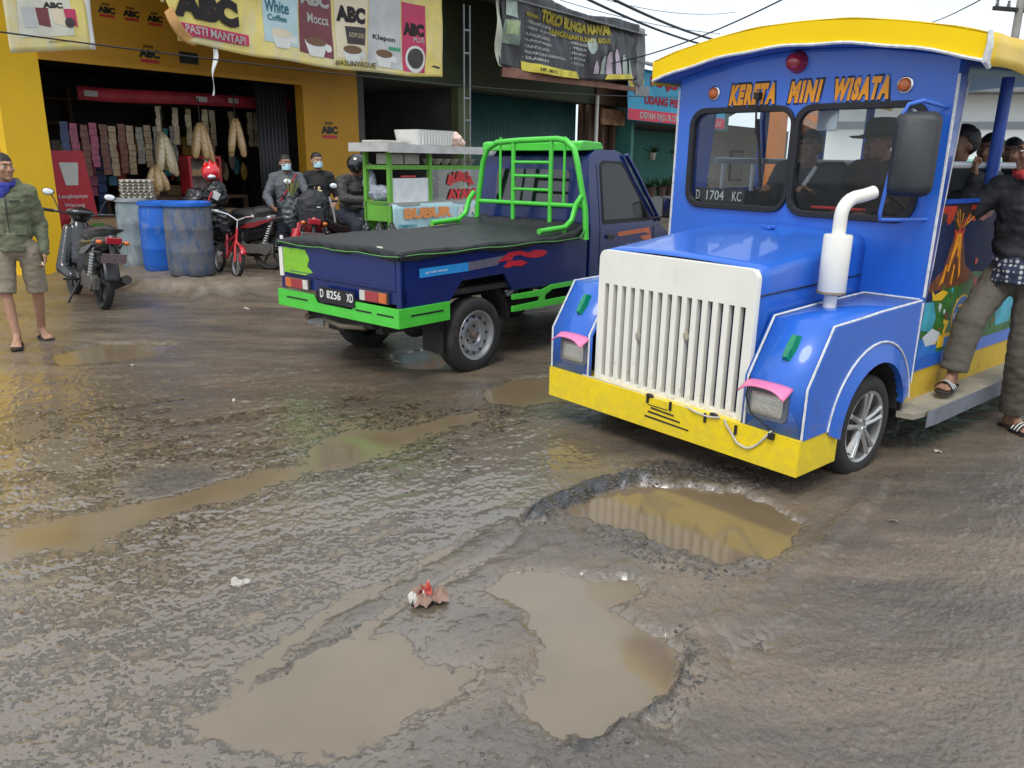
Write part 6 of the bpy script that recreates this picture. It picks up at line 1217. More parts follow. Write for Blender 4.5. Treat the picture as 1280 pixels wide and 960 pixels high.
def body(t, J, m, vox=.009, name='body', feet=True):
    mb = MB(); hR = headR(J); h = J['head']
    def E(o, r, n=18): mb.ell(h+hR @ Vector(o), r, n, hR)
    E((0, .012, .025), (.074, .09, .088)); E((0, -.035, -.02), (.06, .052, .082)); E((0, -.028, -.065), (.05, .05, .042)); E((0, -.07, -.088), (.022, .018, .018))
    E((0, -.083, .03), (.05, .012, .01)); mb.cap(h+hR @ Vector((0, -.088, .012)), h+hR @ Vector((0, -.105, -.024)), .009, .0145, 10); E((.012, -.094, -.028), (.009, .011, .008)); E((-.012, -.094, -.028), (.009, .011, .008))
    E((0, -.084, -.052), (.024, .01, .0065)); E((0, -.082, -.063), (.02, .01, .0065)); E((.04, -.066, -.02), (.02, .018, .02)); E((-.04, -.066, -.02), (.02, .018, .02))
    for s in (1, -1): E((s*.077, .008, -.005), (.009, .018, .03)); 
    mb.cap(J['neck'], h+hR @ Vector((0, .015, -.05)), .055, .05)
    c, wv, p = J['chest'], J['waist'], J['pelvis']
    mb.cap(J['neck']-Vector((0, 0, .02)), c, .055, .09); mb.ell(c, (.13, .085, .14), 18); mb.ell((c+wv)/2, (.12, .08, .14), 18); mb.ell(wv, (.11, .08, .12), 16); mb.ell(p, (.13, .09, .11), 18); mb.cap(c, p, .085, .085)
    for s in 'LR':
        sg = 1 if s == 'L' else -1
        mb.cap(J['neck']-Vector((0, 0, .03)), J['sh'+s], .05, .055); mb.cap(c, J['sh'+s], .07, .048); mb.cap(J['sh'+s], J['el'+s], .042, .035); mb.cap(J['el'+s], J['wr'+s], .035, .026)
        d = J['hd'+s] or (J['wr'+s]-J['el'+s]); add_hand(mb, J['wr'+s], Vector(d), J['palm'+s], -sg, J['curl'])
        mb.cap(p, J['hi'+s], .1, .085); mb.cap(J['hi'+s], J['kn'+s], .078, .052); k, a = J['kn'+s], J['an'+s]; mb.cap(k, a, .046, .033); mb.cap(k+(a-k)*.2+Vector((0, .008, 0)), k+(a-k)*.45+Vector((0, .008, 0)), .045, .043)
        f = J['to'+s].normalized(); fl = Vector((a.x, a.y, a.z-.055)); sdv = Vector((-f.y, f.x, 0))
        mb.cap(a, fl+f*-.03+Vector((0, 0, .01)), .033, .03); mb.cap(fl-f*.03, fl+f*.10, .028, .026); mb.cap(a, fl+f*.1, .03, .024); mb.cap(fl+f*.07+sdv*.015, fl+f*.13+sdv*.015, .026, .018); mb.cap(fl+f*.07-sdv*.015, fl+f*.13-sdv*.015, .026, .018)
        for i in range(5): o = (i-2)*.0165*sg; mb.cap(fl+f*.12+sdv*o-Vector((0, 0, .008)), fl+f*(.165-.008*abs(i-1.2))+sdv*o*1.15-Vector((0, 0, .012)), .0115, .009, 8)
    b = blob(mb, name, m, t, vox, 1)
    for s in (1, -1):
        e = MB().ell(h+hR @ Vector((s*.029, -.079, .007)), (.0125, .010, .006), 12).build('eye', eyew, t, smooth=180); MB().ell(h+hR @ Vector((s*.029, -.0865, .0075)), (.0052, .004, .0052), 10).build('iris', eyed, e, smooth=180)
        MB().cap(h+hR @ Vector((s*.012, -.094, .027)), h+hR @ Vector((s*.046, -.083, .03)), .004, .003, 6).build('eyebrow', hairm, t)
    return b
def cloth_top(t, J, m, name='jacket', slack=.02, sleeve=1.0, hem=.0, hood=False, vox=.011, wr=.012):
    mb = MB(); c, wv, p, nk = J['chest'], J['waist'], J['pelvis'], J['neck']; s0 = slack*.45
    mb.cap(nk+Vector((0, .005, -.045)), c, .066+s0, .13+s0*.5); mb.ell(c, (.152+s0, .108+s0, .15), 20); mb.ell((c+wv)/2, (.15+s0, .108+s0, .15), 20); mb.ell(wv, (.146+s0, .108+s0, .13), 20)
    pb = p+Vector((0, 0, -.02-hem)); mb.cap(wv, pb, .135+s0, .14+s0, 24, True, .85)
    for s in 'LR':
        mb.cap(nk-Vector((0, 0, .03)), J['sh'+s], .052+s0*.5, .065+s0*.6); mb.cap(c, J['sh'+s], .09+s0*.5, .06+s0*.5); mb.cap(J['sh'+s], J['el'+s], .055+s0, .044+s0)
        if sleeve > .5: e = J['el'+s]+(J['wr'+s]-J['el'+s])*(sleeve*.97); mb.cap(J['el'+s], e, .044+s0, .034+s0*.7, 16, False); 
    if hood:
        for a in np.linspace(-2.2, 2.2, 9): q = nk+Vector((.085*math.sin(a), .02+.07*math.cos(a), .0+.02*math.cos(a))); mb.ell(q, .034, 10)
        mb.ell(nk+Vector((0, .1, -.05)), (.1, .05, .08), 14)
    return blob(mb, name, m, t, vox, 2, wr*.5, 13)
def cloth_legs(t, J, m, name='trousers', length=1.0, slack=.02, vox=.011, wr=.012):
    mb = MB(); p = J['pelvis']; s0 = slack
    mb.cap(p+Vector((0, 0, .09)), p-Vector((0, 0, .03)), .13+s0*.6, .145+s0*.6, 20, True, .82); mb.ell(p, (.15+s0, .12+s0, .1), 20)
    for s in 'LR':
        mb.cap(p-Vector((0, 0, .02)), J['hi'+s], .11, .09+s0); k, a = J['kn'+s], J['an'+s]
        if length <= .55: e = J['hi'+s]+(k-J['hi'+s])*(length/.5); mb.cap(J['hi'+s], e, .09+s0, .073+s0, 20, True)
        else:
            mb.cap(J['hi'+s], k, .088+s0, .066+s0); mb.cap(k, k+(a-k)*(length-.5)*2, .068+s0, .062+s0, 18, True)
    return blob(mb, name, m, t, vox, 2, wr*.5, 12)
def hair(t, J, cap_=False, m=None, low=-.02, name='hair', grow=.0, vox=.008):
    hR = headR(J); h = J['head']; mb = MB(); g = grow
    mb.ell(h+hR @ Vector((0, .018, .032)), (.079+g, .094+g, .09+g), 22, hR)
    o = blob(mb, name, m or hairm, t, vox, 1, .003 if not cap_ else .001, 30)
    me = o.data; import bmesh
    bm = bmesh.new(); bm.from_mesh(me); inv = hR.inverted()
    def keep(q): l = inv @ (q-h); return l.z > (.052 if l.y < -.03 else (.052+(l.y+.03)*-1.3 if l.y < .03 else low-.03)) 
    dl = [f for f in bm.faces if not keep(f.calc_center_median())]; bmesh.ops.delete(bm, geom=dl, context='FACES'); bm.to_mesh(me); bm.free()
    return o
def mask(t, J, m=None):
    hR = headR(J); h = J['head']
    def f(a, b): an = (a-.5)*2.3; r = .085+.014*math.exp(-(an*3)**2)*(1-abs(b-.6)); return h+hR @ Vector((r*math.sin(an)*.82, -r*math.cos(an)*1.13-.004+.02*(b < .1)+.028*(1-math.cos(an)), -.095+.085*b))
    mk = MB().grid(f, 16, 8).build('face_mask', m or M_('mask_blue', (.42, .66, .75), .7, 0, .05, 20), t, thick=.003)
    for s in (1, -1): MB().tube([h+hR @ Vector((s*.066, -.045, -.03)), h+hR @ Vector((s*.082, .005, .0))], .0015, 4).build('ear_loop', inkw, mk)
def person(label, loc, rz): return thing('person', label, 'person', loc, rz)
def slipper(t, J, s, strap='thong', m=None):
    a = J['an'+s]; f = J['to'+s].normalized(); sd = Vector((-f.y, f.x, 0)); fl = Vector((a.x, a.y, a.z-.093)); sg = 1 if s == 'L' else -1
    M = Matrix((f, sd, Vector((0, 0, 1)))).transposed().to_4x4(); M.translation = fl
    ol = [(-.085, 0), (-.075, .028), (-.03, .035), (.04, .038), (.12, .05), (.17, .042), (.195, .01), (.19, -.02), (.15, -.044), (.09, -.047), (.03, -.036), (-.04, -.034), (-.075, -.026)]
    o = MB(); o.prism(ol, 'z', 0, .018); me = o; q = thing('sandal', None, None); q.parent = t; q.matrix_basis = M
    MB().prism(ol, 'z', 0, .018).build('sole', m or M_('sandal_dark', (.03, .022, .02), .7), q, bevel=.004)
    if strap == 'thong':
        for e in (-1, 1): MB().tube([(.135, .008, .02), (.11, .015*e, .045), (.06, .036*e, .05), (.02, .04*e, .02)], .006, 8).build('strap', rubber, q)
    else:
        for k, mm_ in enumerate((inkb, wprint, inkb, wprint, inkb, wprint, inkb)):
            x0 = .055+.0125*k; MB().grid(lambda a_, b_, x0=x0: Vector((x0+.0115*b_, (a_-.5)*.104, .006+.062*math.sin(math.pi*(.06+.88*a_))**.8)), 14, 1).build('strap_band', mm_, q, thick=.004)
# man at the left edge
HM = 1.61
mz = gz(-4.1, 6.75)
J = pose(HM, yaw=R(38), elL=(.205, .05, 1.02), wrL=(.215, -.03, .79), elR=(-.2, .06, 1.02), wrR=(-.2, -.12, .83), palmL=(1, .2, 0), hiL=(.1, 0, .8), hiR=(-.1, 0, .8), knL=(.11, .05, .44), anL=(.08, .16, .093), anR=(-.07, -.12, .093), knR=(-.11, -.06, .45), toL=(.5, -1, 0), toR=(.05, -1, 0), curl=.7, chest=(0, .0, 1.17), hdL=(0, -.1, -1))
t = person('man in an olive jacket, khaki shorts and blue scarf standing at the left edge', (-4.245, 6.83, mz), R(22))
body(t, J, M_('skin_tan', (.38, .2, .125), .5, 0, .1, 12, .05, 60), .008)
oli = M_('olive_cloth', (.13, .14, .085), .85, 0, .15, 8, .3, 200)
jk = cloth_top(t, J, oli, 'jacket', .024, 1.0, .03, True, .010, .016)
MB().tube([Vector((0, -.13, .9)), Vector((0, -.138, 1.0)), Vector((0, -.132, 1.2)), Vector((0, -.11, 1.3))], .004, 6).build('zip', inkb, jk)
for x in (-.1, .1): MB().box((x*.8, -.122, .98), (.09, .012, .075), M=Matrix.Rotation(x*3, 3, 'Z')).build('pocket', oli, jk, bevel=.004)
MB().box((.065, -.118, 1.22), (.08, .01, .014), M=Matrix.Rotation(.25, 3, 'Z')).build('pocket_flap', M_('dark_olive', (.03, .033, .025), .8), jk)
cloth_legs(t, J, M_('khaki_cloth', (.26, .22, .16), .85, 0, .1, 8, .3, 200), 'shorts', .5, .008, .010, .012)
sc_ = MB(); nk = J['neck']
for a in np.linspace(-2.6, 2.6, 13): sc_.ell(nk+Vector((.07*math.sin(a), -.01-.068*math.cos(a), .0-.015*math.cos(a))), (.024, .024, .026), 10)
sc_.ell(nk+Vector((-.01, -.085, -.04)), (.05, .022, .05), 12); sc_.ell(nk+Vector((-.03, -.1, -.08)), (.04, .018, .045), 12)
blob(sc_, 'blue_scarf', M_('scarf_blue', (.03, .04, .3), .8, 0, .2, 10), t, .008, 1, .005, 22)
hair(t, J, False, None, -.0, 'hair', .0)
slipper(t, J, 'L'); slipper(t, J, 'R')
wl_ = J['wrL']; MB().tube([wl_+Vector((-.02, -.06, -.08)), wl_+Vector((-.0, -.12, -.1))], .004, 8).build('cigarette', inkw, t)
# seated / standing people by the motorbikes
def by_bikes():
    Jb = pose(1.64, yaw=R(25), elL=(.28, -.12, 1.08), elR=(-.27, -.08, 1.06), wrL=(.12, -.33, .98), wrR=(-.2, -.3, .95), chest=(0, -.03, 1.2), head=(0, -.05, 1.5), neck=(0, -.01, 1.37), shL=(.165, 0, 1.31), shR=(-.165, 0, 1.31))
    t = person('man in grey jacket and pale blue mask with a red strap behind the motorbikes', (-3.15, 11.35, .05), R(12))
    body(t, Jb, skind, .011); cloth_top(t, Jb, M_('jacket_grey', (.1, .11, .12), .8, 0, .2, 8, .2, 100), 'jacket', .035, 1, 0, True, .012, .018); cloth_legs(t, Jb, M_('dark_jeans', (.02, .025, .04), .85), vox=.012); hair(t, Jb); mask(t, Jb)
    MB().tube([Vector((.14, -.11, 1.36)), Vector((.05, -.165, 1.2)), Vector((-.09, -.17, 1.0))], .016, 8).build('red_strap', M_('strap_red', (.25, .02, .04), .6), t)
    Jc = pose(1.67, yaw=R(28), elL=(.26, .02, 1.06), elR=(-.26, .02, 1.06), wrL=(.2, -.18, .92), wrR=(-.2, -.18, .92))
    t = person('man in black t-shirt with cream print and pale blue mask behind the motorbikes', (-2.75, 11.5, .04), R(8))
    body(t, Jc, skin, .011); ts_ = cloth_top(t, Jc, M_('black_shirt', (.014, .014, .015), .85, 0, .2, 8, .2, 100), 'tshirt', .026, .3, .03, False, .012, .012); cloth_legs(t, Jc, M_('dark_jeans', (.02, .025, .04), .85), vox=.012); hair(t, Jc); mask(t, Jc)
    pr = MB(); r_ = random.Random(9)
    for k in range(11): pr.ell((r_.uniform(-.07, .09), -.165+.0*k, 1.16+r_.uniform(-.07, .05)), (r_.uniform(.015, .035), .012, r_.uniform(.01, .028)), 8)
    blob(pr, 'cream_print', M_('cream_ink', (.6, .52, .32), .6), ts_, .007, 0)
    Jd = pose(1.6, yaw=R(55), tilt=R(22), head=(.03, -.1, 1.40), neck=(0, -.03, 1.29), chest=(0, 0, 1.12), waist=(0, .05, .92), pelvis=(0, .08, .8), shL=(.17, -.02, 1.22), shR=(-.17, -.02, 1.22), elL=(.24, -.12, 1.0), elR=(-.22, -.12, 1.0), wrL=(.1, -.33, 1.0), wrR=(-.04, -.33, .99),
              hiL=(.1, .03, .78), hiR=(-.1, .03, .78), knL=(.2, -.36, .66), knR=(-.16, -.36, .66), anL=(.2, -.2, .22), anR=(-.18, -.2, .22), palmL=(0, 0, 1), palmR=(0, 0, 1))
    t = person('motorcyclist in black helmet and dark jacket looking down at his hands beside the cart', (-2.13, 10.75, .12), R(45))
    body(t, Jd, skind, .011); cloth_top(t, Jd, M_('jacket_olive_grey', (.05, .05, .045), .7, 0, .25, 8, .2, 60), 'jacket', .04, 1, 0, False, .012, .02); cloth_legs(t, Jd, M_('dark_jeans', (.02, .025, .04), .85), vox=.012)
    hR = headR(Jd); h = Jd['head']; hm = MB(); hm.ell(h+hR @ Vector((0, .012, .03)), (.125, .14, .13), 24, hR); ho = blob(hm, 'helmet', M_('helmet_black', (.01, .01, .011), .15, 0, .2, 10, 0, 1, 1), t, .012, 1)
    import bmesh
    bm = bmesh.new(); bm.from_mesh(ho.data); inv = hR.inverted(); bmesh.ops.delete(bm, geom=[f for f in bm.faces if (lambda l: l.y < -.04 and l.z < .055 and abs(l.x) < .095 or l.z < -.085)(inv @ (f.calc_center_median()-h))], context='FACES'); bm.to_mesh(ho.data); bm.free()
    MB().grid(lambda a, b: h+hR @ Vector((.125*math.sin((a-.5)*2.4), .01-.145*math.cos((a-.5)*2.4)-.03*b, .05+.05*b)), 14, 3).build('visor', M_('visor_grey', (.2, .21, .22), .15, .3), ho, thick=.003)
by_bikes()
# people in and on the train (placed in the world from train coordinates)
Tm = Matrix.Rotation(-2.4364, 4, 'Z'); Tm.translation = Vector((.8464, 4.2656, 0))
def tp(u, w_, z): return Tm @ Vector((u, w_, z))
def train_person(label, u, w_, z, face): # face: angle in train frame, 0 = looking forward
    p = tp(u, w_, z); return person(label, tuple(p), -2.4364+math.pi/2+face)
def seated(**k):
    d = dict(yaw=0, head=(0, -.03, 1.28), neck=(0, .02, 1.15), chest=(0, .02, .98), waist=(0, .03, .82), pelvis=(0, .04, .72), shL=(.18, .02, 1.1), shR=(-.18, .02, 1.1), elL=(.24, -.1, .87), elR=(-.24, -.1, .87), wrL=(.15, -.36, .96), wrR=(-.15, -.36, .96),
             hiL=(.1, 0, .68), hiR=(-.1, 0, .68), knL=(.12, -.42, .68), knR=(-.12, -.42, .68), anL=(.12, -.42, .2), anR=(-.12, -.42, .2), palmL=(0, 0, 1), palmR=(0, 0, 1), curl=1.0); d.update(k); return pose(1.62, **d)
Js = seated(shL=(.18, .02, 1.13), shR=(-.18, .02, 1.13), wrL=(.15, -.3, 1.0), wrR=(-.15, -.3, 1.0))
OFF = .19
t = train_person('driver in a dark jacket with white collar sitting behind the right windscreen', -1.62, -.2, .43, R(8)); body(t, Js, skind, .012); cloth_top(t, Js, M_('jacket_navy', (.018, .02, .028), .7), 'jacket', .035, 1, 0, False, .013, .015); cloth_legs(t, Js, M_('dark_jeans', (.02, .025, .04), .85), vox=.013); hair(t, Js)
cl_ = MB(); [cl_.tube([Vector((s*.07, -.06, 1.16)), Vector((s*.03, -.14, 1.04))], .014, 6) for s in (-1, 1)]; cl_.build('white_collar', inkw, t)
t = train_person('passenger in brown jacket and wide olive hat sitting beside the driver', -1.75, .22, .47, R(-10)); Js2 = seated(wrL=(.12, -.25, .85), wrR=(-.12, -.25, .85)); body(t, Js2, skind, .012); cloth_top(t, Js2, M_('jacket_brown', (.05, .03, .025), .8), 'jacket', .04, 1, 0, False, .013, .015); cloth_legs(t, Js2, M_('dark_jeans', (.02, .025, .04), .85), vox=.013)
h = Js2['head']; MB().lathe([(.19, .03), (.17, .022), (.1, .045), (.095, .11), (.07, .14), (.001, .145)], h+Vector((0, 0, .0)), (0, 0, 1), 28, caps=False).build('hat', M_('hat_olive', (.06, .055, .035), .85, 0, .2, 12), t, thick=.004)
t = train_person('rear passenger in a dark red top on the second bench of the train', -2.62, -.25, .43, 0); body(t, seated(), skind, .014); cloth_top(t, seated(), M_('top_red', (.12, .02, .02), .8), 'top', .03, 1, 0, False, .014, .015); cloth_legs(t, seated(), M_('dark_jeans', (.02, .025, .04), .85), vox=.014); hair(t, seated())
# passenger with grey sleeve resting on the rail, seen from behind
Jp = seated(head=(0, .0, 1.31), yaw=R(150), shL=(.19, .02, 1.13), elL=(.33, -.16, 1.08), wrL=(.16, -.34, 1.12), wrR=(-.1, -.25, .8))
t = train_person('passenger with black hair bun and grey jacket resting an elbow on the side rail', -1.62, .56, .2, R(-5)); Jp = seated(head=(0.03, .02, 1.30), elL=(.27, .12, 1.04), wrL=(.25, -.14, 1.05), shL=(.2, .05, 1.12), yaw=R(-20))
t.location = tp(-2.1, .50, .43); body(t, Jp, skind, .012); cloth_top(t, Jp, M_('jacket_mid_grey', (.075, .08, .085), .8, 0, .15, 8, .2, 100), 'jacket', .045, 1, 0, False, .013, .015); cloth_legs(t, Jp, M_('dark_jeans', (.02, .025, .04), .85), vox=.013); hr_ = hair(t, Jp, False, None, -.06, 'hair', .012)
MB().ell(Jp['head']+Vector((0, .11, .04)), (.05, .045, .05), 14).build('hair_bun', hairm, t)
for k_, (u_, w_, m_, lb) in enumerate(((-2.72, .5, M_('top_black', (.015, .015, .017), .8), 'passenger in a black top sitting by the right side on the second bench'), (-2.75, .1, M_('jacket_navy', (.018, .02, .028), .7), 'passenger in a navy top in the middle of the second bench'), (-3.7, .3, M_('top_teal', (.03, .12, .12), .8), 'passenger in a teal top on the rearmost bench'))):
    t = train_person(lb, u_, w_, .43, R(6*k_)); body(t, seated(), skind, .014); cloth_top(t, seated(), m_, 'top', .03, 1, 0, False, .014, .015); cloth_legs(t, seated(), M_('dark_jeans', (.02, .025, .04), .85), vox=.014); hair(t, seated(), False, None, -.04)
# man stepping on the running board
ub = -1.98
Jw = pose(1.68, yaw=R(-60), head=(.0, -.05, 1.66), neck=(0, -.01, 1.53), chest=(0, -.01, 1.34), waist=(0, 0, 1.14), pelvis=(0, .02, 1.0), shL=(.165, 0, 1.46), shR=(-.165, -.02, 1.46), elR=(-.32, -.12, 1.27), wrR=(-.25, -.17, 1.52), elL=(.26, .02, 1.12), wrL=(.28, -.1, .9), palmR=(-.9, -.3, .2), hdR=(-.35, .1, .7),
          hiL=(.09, 0.02, .93), hiR=(-.09, 0.0, .93), knR=(-.13, -.235, .715), anR=(-.16, -.29, .385), knL=(.09, .02, .5), anL=(.06, .16, .093), toR=(.1, -1, 0), toL=(.9, -.6, 0), curl=1.3)
pw = tp(-1.89, 1.05, 0)
t = person('man in black jacket and grey trousers stepping onto the running board, holding the post', (pw.x, pw.y, gz(pw.x, pw.y)), -2.4364+math.pi/2); WALK = t
body(t, Jw, skind, .009); jw = cloth_top(t, Jw, M_('jacket_black', (.014, .015, .018), .75, 0, .25, 8, .15, 80), 'jacket', .04, 1, -.05, False, .011, .018)
cloth_legs(t, Jw, M_('trouser_grey', (.105, .092, .072), .88, 0, .1, 8, .25, 200), 'trousers', .97, .014, .011, .014)
def checks():
    m = bpy.data.materials.new('check_shirt'); m.use_nodes = True; n = m.node_tree.nodes; l = m.node_tree.links
    tc = n.new('ShaderNodeTexCoord'); v = n.new('ShaderNodeTexVoronoi'); v.inputs['Scale'].default_value = 34; v.inputs['Randomness'].default_value = .1; l.new(tc.outputs['Object'], v.inputs['Vector'])
    r = n.new('ShaderNodeValToRGB'); r.color_ramp.elements[0].position = .3; r.color_ramp.elements[0].color = (.45, .45, .46, 1); r.color_ramp.elements[1].position = .42; r.color_ramp.elements[1].color = (.02, .03, .06, 1); l.new(v.outputs['Distance'], r.inputs[0]); l.new(r.outputs[0], n['Principled BSDF'].inputs['Base Color']); n['Principled BSDF'].inputs['Roughness'].default_value = .85; return m
hs_ = MB(); hs_.cap((0, 0, 1.08), (0, 0, .93), .155, .17, 28, True, .82); blob(hs_, 'check_shirt_hem', checks(), t, .011, 2, .02, 10)
nr = MB(); nk = Jw['neck']
for a in np.linspace(-2.8, 2.8, 12): nr.ell(nk+Vector((.085*math.sin(a), -.005-.08*math.cos(a), .015)), (.032, .03, .04), 10)
blob(nr, 'red_neckerchief', M_('scarf_red', (.5, .05, .05), .8, 0, .3, 20), t, .01, 1, .01, 18); hair(t, Jw, False, None, -.04)
slipper(t, Jw, 'R', 'bands'); slipper(t, Jw, 'L', 'bands')
# ---------------- motorbikes ----------------
def moto(label, loc, rz, body_m, acc, kind='cub', lean=R(6), steer=R(18), group=None, mirrors=True):
    t = thing('motorbike', label, 'motorbike', loc, rz, group, roll=lean)
    r = .285
    def bw(x, nm, par):
        W = thing('wheel', None, None, (x, 0, r)); W.parent = par
        MB().lathe([(r*.8, -.03), (r*.93, -.042), (r*.995, -.02), (r, 0), (r*.995, .02), (r*.93, .042), (r*.8, .03)], (0, 0, 0), (0, 1, 0), 40, closed=True).build('tyre', tyre, W, smooth=60)
        b = MB(); b.lathe([(r*.82, -.022), (r*.82, .022), (r*.76, .02), (r*.76, -.02)], (0, 0, 0), (0, 1, 0), 36, closed=True)
        for k in range(6):
            a = k*math.pi/3; b.tube([(0, 0, 0), (r*.78*math.cos(a), 0, r*.78*math.sin(a))], [.02, .011], 6)
        b.lathe([(.05, -.05), (.05, .05)], (0, 0, 0), (0, 1, 0), 16); b.build('rim', M_('rim_dark', (.06, .06, .062), .5, .5, .2, 10, 0, 1, 0, (MUD, .4, 9)), W); return W
    bw(0, 'wheel', t)
    fp = thing('front_fork', None, None, (1.24, 0, r)); fp.parent = t; W = bw(1.24, 'wheel', t)
    q = Matrix.Rotation(steer, 3, 'Z')
    fo = Vector((-.06, 0, .3)); 
    for s in (-1, 1): MB().tube([(0, .07*s, 0), (-.1, .07*s, .3), (-.2, .06*s, .62)], [.022, .02, .016], 10).build('fork_tube', steel, fp)
    fd = MB(); fd.grid(lambda a, b: Vector(((r+.03)*math.cos(R(20+120*a)), (b-.5)*.12, (r+.03)*math.sin(R(20+120*a))-.012*(2*b-1)**2)), 16, 4); fd.build('front_fender', body_m, fp, thick=.004, smooth=80)
    # handlebar, head
    hb = thing('handlebar', None, None, (.98, 0, .93)); hb.parent = t; hb.rotation_euler = (0, 0, steer)
    MB().tube([(-.14, -.34, .05), (-.08, -.2, .04), (0, 0, 0), (-.08, .2, .04), (-.14, .34, .05)], .012, 10).build('bar', black, hb)
    for s in (-1, 1):
        MB().tube([(-.16, .37*s, .055), (-.11, .25*s, .045)], .018, 10).build('grip', rubber, hb); MB().tube([(-.06, .33*s, .06), (-.05, .22*s, .05)], .006, 6).build('lever', steel, hb)
        if mirrors:
            MB().tube([(-.08, .2*s, .05), (-.06, .25*s, .17), (-.07, .29*s, .23)], .006, 6).build('mirror_stem', black, hb); mc = MB().ell((-.07, .31*s, .25), (.014, .065, .04), 16).build('mirror_back', black, hb, smooth=180); MB().ell((-.079, .31*s, .25), (.008, .056, .033), 16).build('mirror_glass', M_('mirror_pale', (.75, .78, .8), .15, .3), mc, smooth=180)
    b = MB(); b.ell((.05, 0, .02), (.12, .12, .09), 14); b.ell((-.0, 0, .05), (.1, .15, .05), 14); blob(b, 'head_cowl', body_m, hb, .011, 2); MB().ell((.14, 0, .01), (.04, .08, .055), 14).build('headlamp', lens, hb, smooth=180)
    # body
    b = MB(); b.cap((1.02, 0, .8), (.92, 0, .45), .11, .14, sq=1); 
    for s in (-1, 1): b.cap((1.0, .12*s, .78), (.86, .2*s, .35), .06, .08); b.cap((.86, .2*s, .35), (.68, .15*s, .28), .07, .06)
    blob(b, 'leg_shield', body_m, t, .012, 3)
    if kind == 'matic': MB().prism([(.86, .28), (.84, .36), (.45, .36), (.38, .28)], 'y', -.17, .17).build('footboard', black, t, bevel=.02)
    else: b = MB(); b.cap((.9, 0, .6), (.45, 0, .62), .06, .08); blob(b, 'spine_cover', body_m, t, .012, 2)
    b = MB(); b.cap((.5, 0, .60), (.0, 0, .66), .15, .14); b.cap((.0, 0, .68), (-.3, 0, .77), .13, .06); b.cap((.45, 0, .42), (.42, 0, .62), .15, .15); b.cap((.3, 0, .5), (.0, 0, .56), .13, .11); b.cap((.3, .08, .55), (-.25, .06, .74), .07, .04); b.cap((.3, -.08, .55), (-.25, -.06, .74), .07, .04)
    tc_ = blob(b, 'tail_cowl', body_m, t, .012, 2)
    b = MB(); b.cap((.52, 0, .74), (.2, 0, .76), .1, .11, sq=1); b.cap((.2, 0, .77), (-.2, 0, .84), .11, .075); b.ell((.3, 0, .74), (.25, .13, .06), 14); se = blob(b, 'seat', M_('seat_vinyl', (.018, .018, .02), .45, 0, .2, 20, .1, 120), t, .012, 3)
    if acc: 
        for s in (-1, 1): MB().prism([(.4, .56), (.28, .63), (-.08, .70), (-.2, .74), (-.02, .65), (.2, .57)], 'y', s*.145, s*.153).build('side_stripe', acc, tc_); 
    MB().box((-.36, 0, .76), (.03, .16, .07)).build('tail_lamp', redlens, t, bevel=.012)
    for s in (-1, 1): MB().ell((-.33, .13*s, .74), (.03, .035, .025), 10).build('indicator', amber, t, smooth=180)
    b = MB(); b.cap((-.28, 0, .72), (-.36, 0, .5), .06, .05, sq=.3); rfn_ = MB().grid(lambda a, b: Vector((-(r+.05)*math.sin(R(20+62*a)), (b-.5)*.15, r+(r+.05)*math.cos(R(20+62*a)))), 12, 4).build('rear_fender', black, t, thick=.005, smooth=80)
    MB().tube([(-.3, 0, .72), (-.36, 0, .55)], .03, 8).build('plate_stalk', black, t)
    pl_ = MB().box((-.385, 0, .58), (.006, .24, .10), M=Matrix.Rotation(R(-18), 3, 'Y')).build('number_plate', M_('plate_dull', (.2, .14, .15), .5, 0, .2, 30), t)
    text('characters', 'D 3184 UA', M_('plate_chars', (.45, .42, .42), .5), pl_, lambda x, y, z: Vector((-.3885-.3*(y-.02), .095-x, .565+y)), .19, .03, .02)
    # engine, exhaust, shock, stand
    b = MB(); b.box((.5, 0, .33), (.28, .18, .2)); b.lathe([(.1, 0), (.1, .24)], (.42, -.12, .3), (0, 1, 0), 20); b.lathe([(.075, 0), (.075, .18)], (.62, 0, .36), (1, 0, .15), 16); b.box((.15, .09, .28), (.5, .07, .13)); b.lathe([(.09, 0), (.09, .08)], (.02, .06, .285), (0, 1, 0), 20); b.build('engine', M_('engine_grey', (.12, .11, .1), .6, .5, .3, 20, .2, 60, 0, (MUD, .6, 9)), t, bevel=.01)
    fn_ = MB()
    for k in range(5): fn_.box((.62+.03*k, 0, .37), (.008, .17, .17))
    fn_.build('cooling_fins', M_('engine_grey', (.12, .11, .1), .6), t)
    MB().tube([(.6, -.1, .24), (.4, -.13, .2), (.15, -.14, .24), (-.3, -.15, .36)], [.02, .022, .045, .05], 14).build('exhaust', M_('exhaust_dark', (.06, .055, .05), .4, .6, .2, 9, 0, 1, 0, (MUD, .3, 9)), t)
    for s in (-1, 1):
        b = MB()
        for k in range(8): b.lathe([(.028, 0), (.032, .008), (.028, .016)], (.04-.012*k, .12*s, .36+.032*k), (-.35, 0, 1), 10)
        b.tube([(.04, .12*s, .3), (-.08, .12*s, .66)], .012, 6); b.build('shock_absorber', M_('spring_rust', (.2, .1, .05), .6) if acc is redm else steel, t)
    MB().tube([(.4, .14, .26), (.28, .28, .03)], .012, 6).build('side_stand', black, t); MB().tube([(.5, -.28, .26), (.5, .28, .26)], .013, 6).build('footpeg', rubber, t); MB().tube([(-.1, .11, .84), (-.3, .1, .87), (-.34, 0, .875), (-.3, -.1, .87), (-.1, -.11, .84)], .012, 8).build('grab_rail', black, t)
    MB().grid(lambda a, b: Vector((.07-.2*a, -.13+.26*b, .64-.02*a)), 1, 1).build('inner_fender', black, t, thick=.01)
    return t
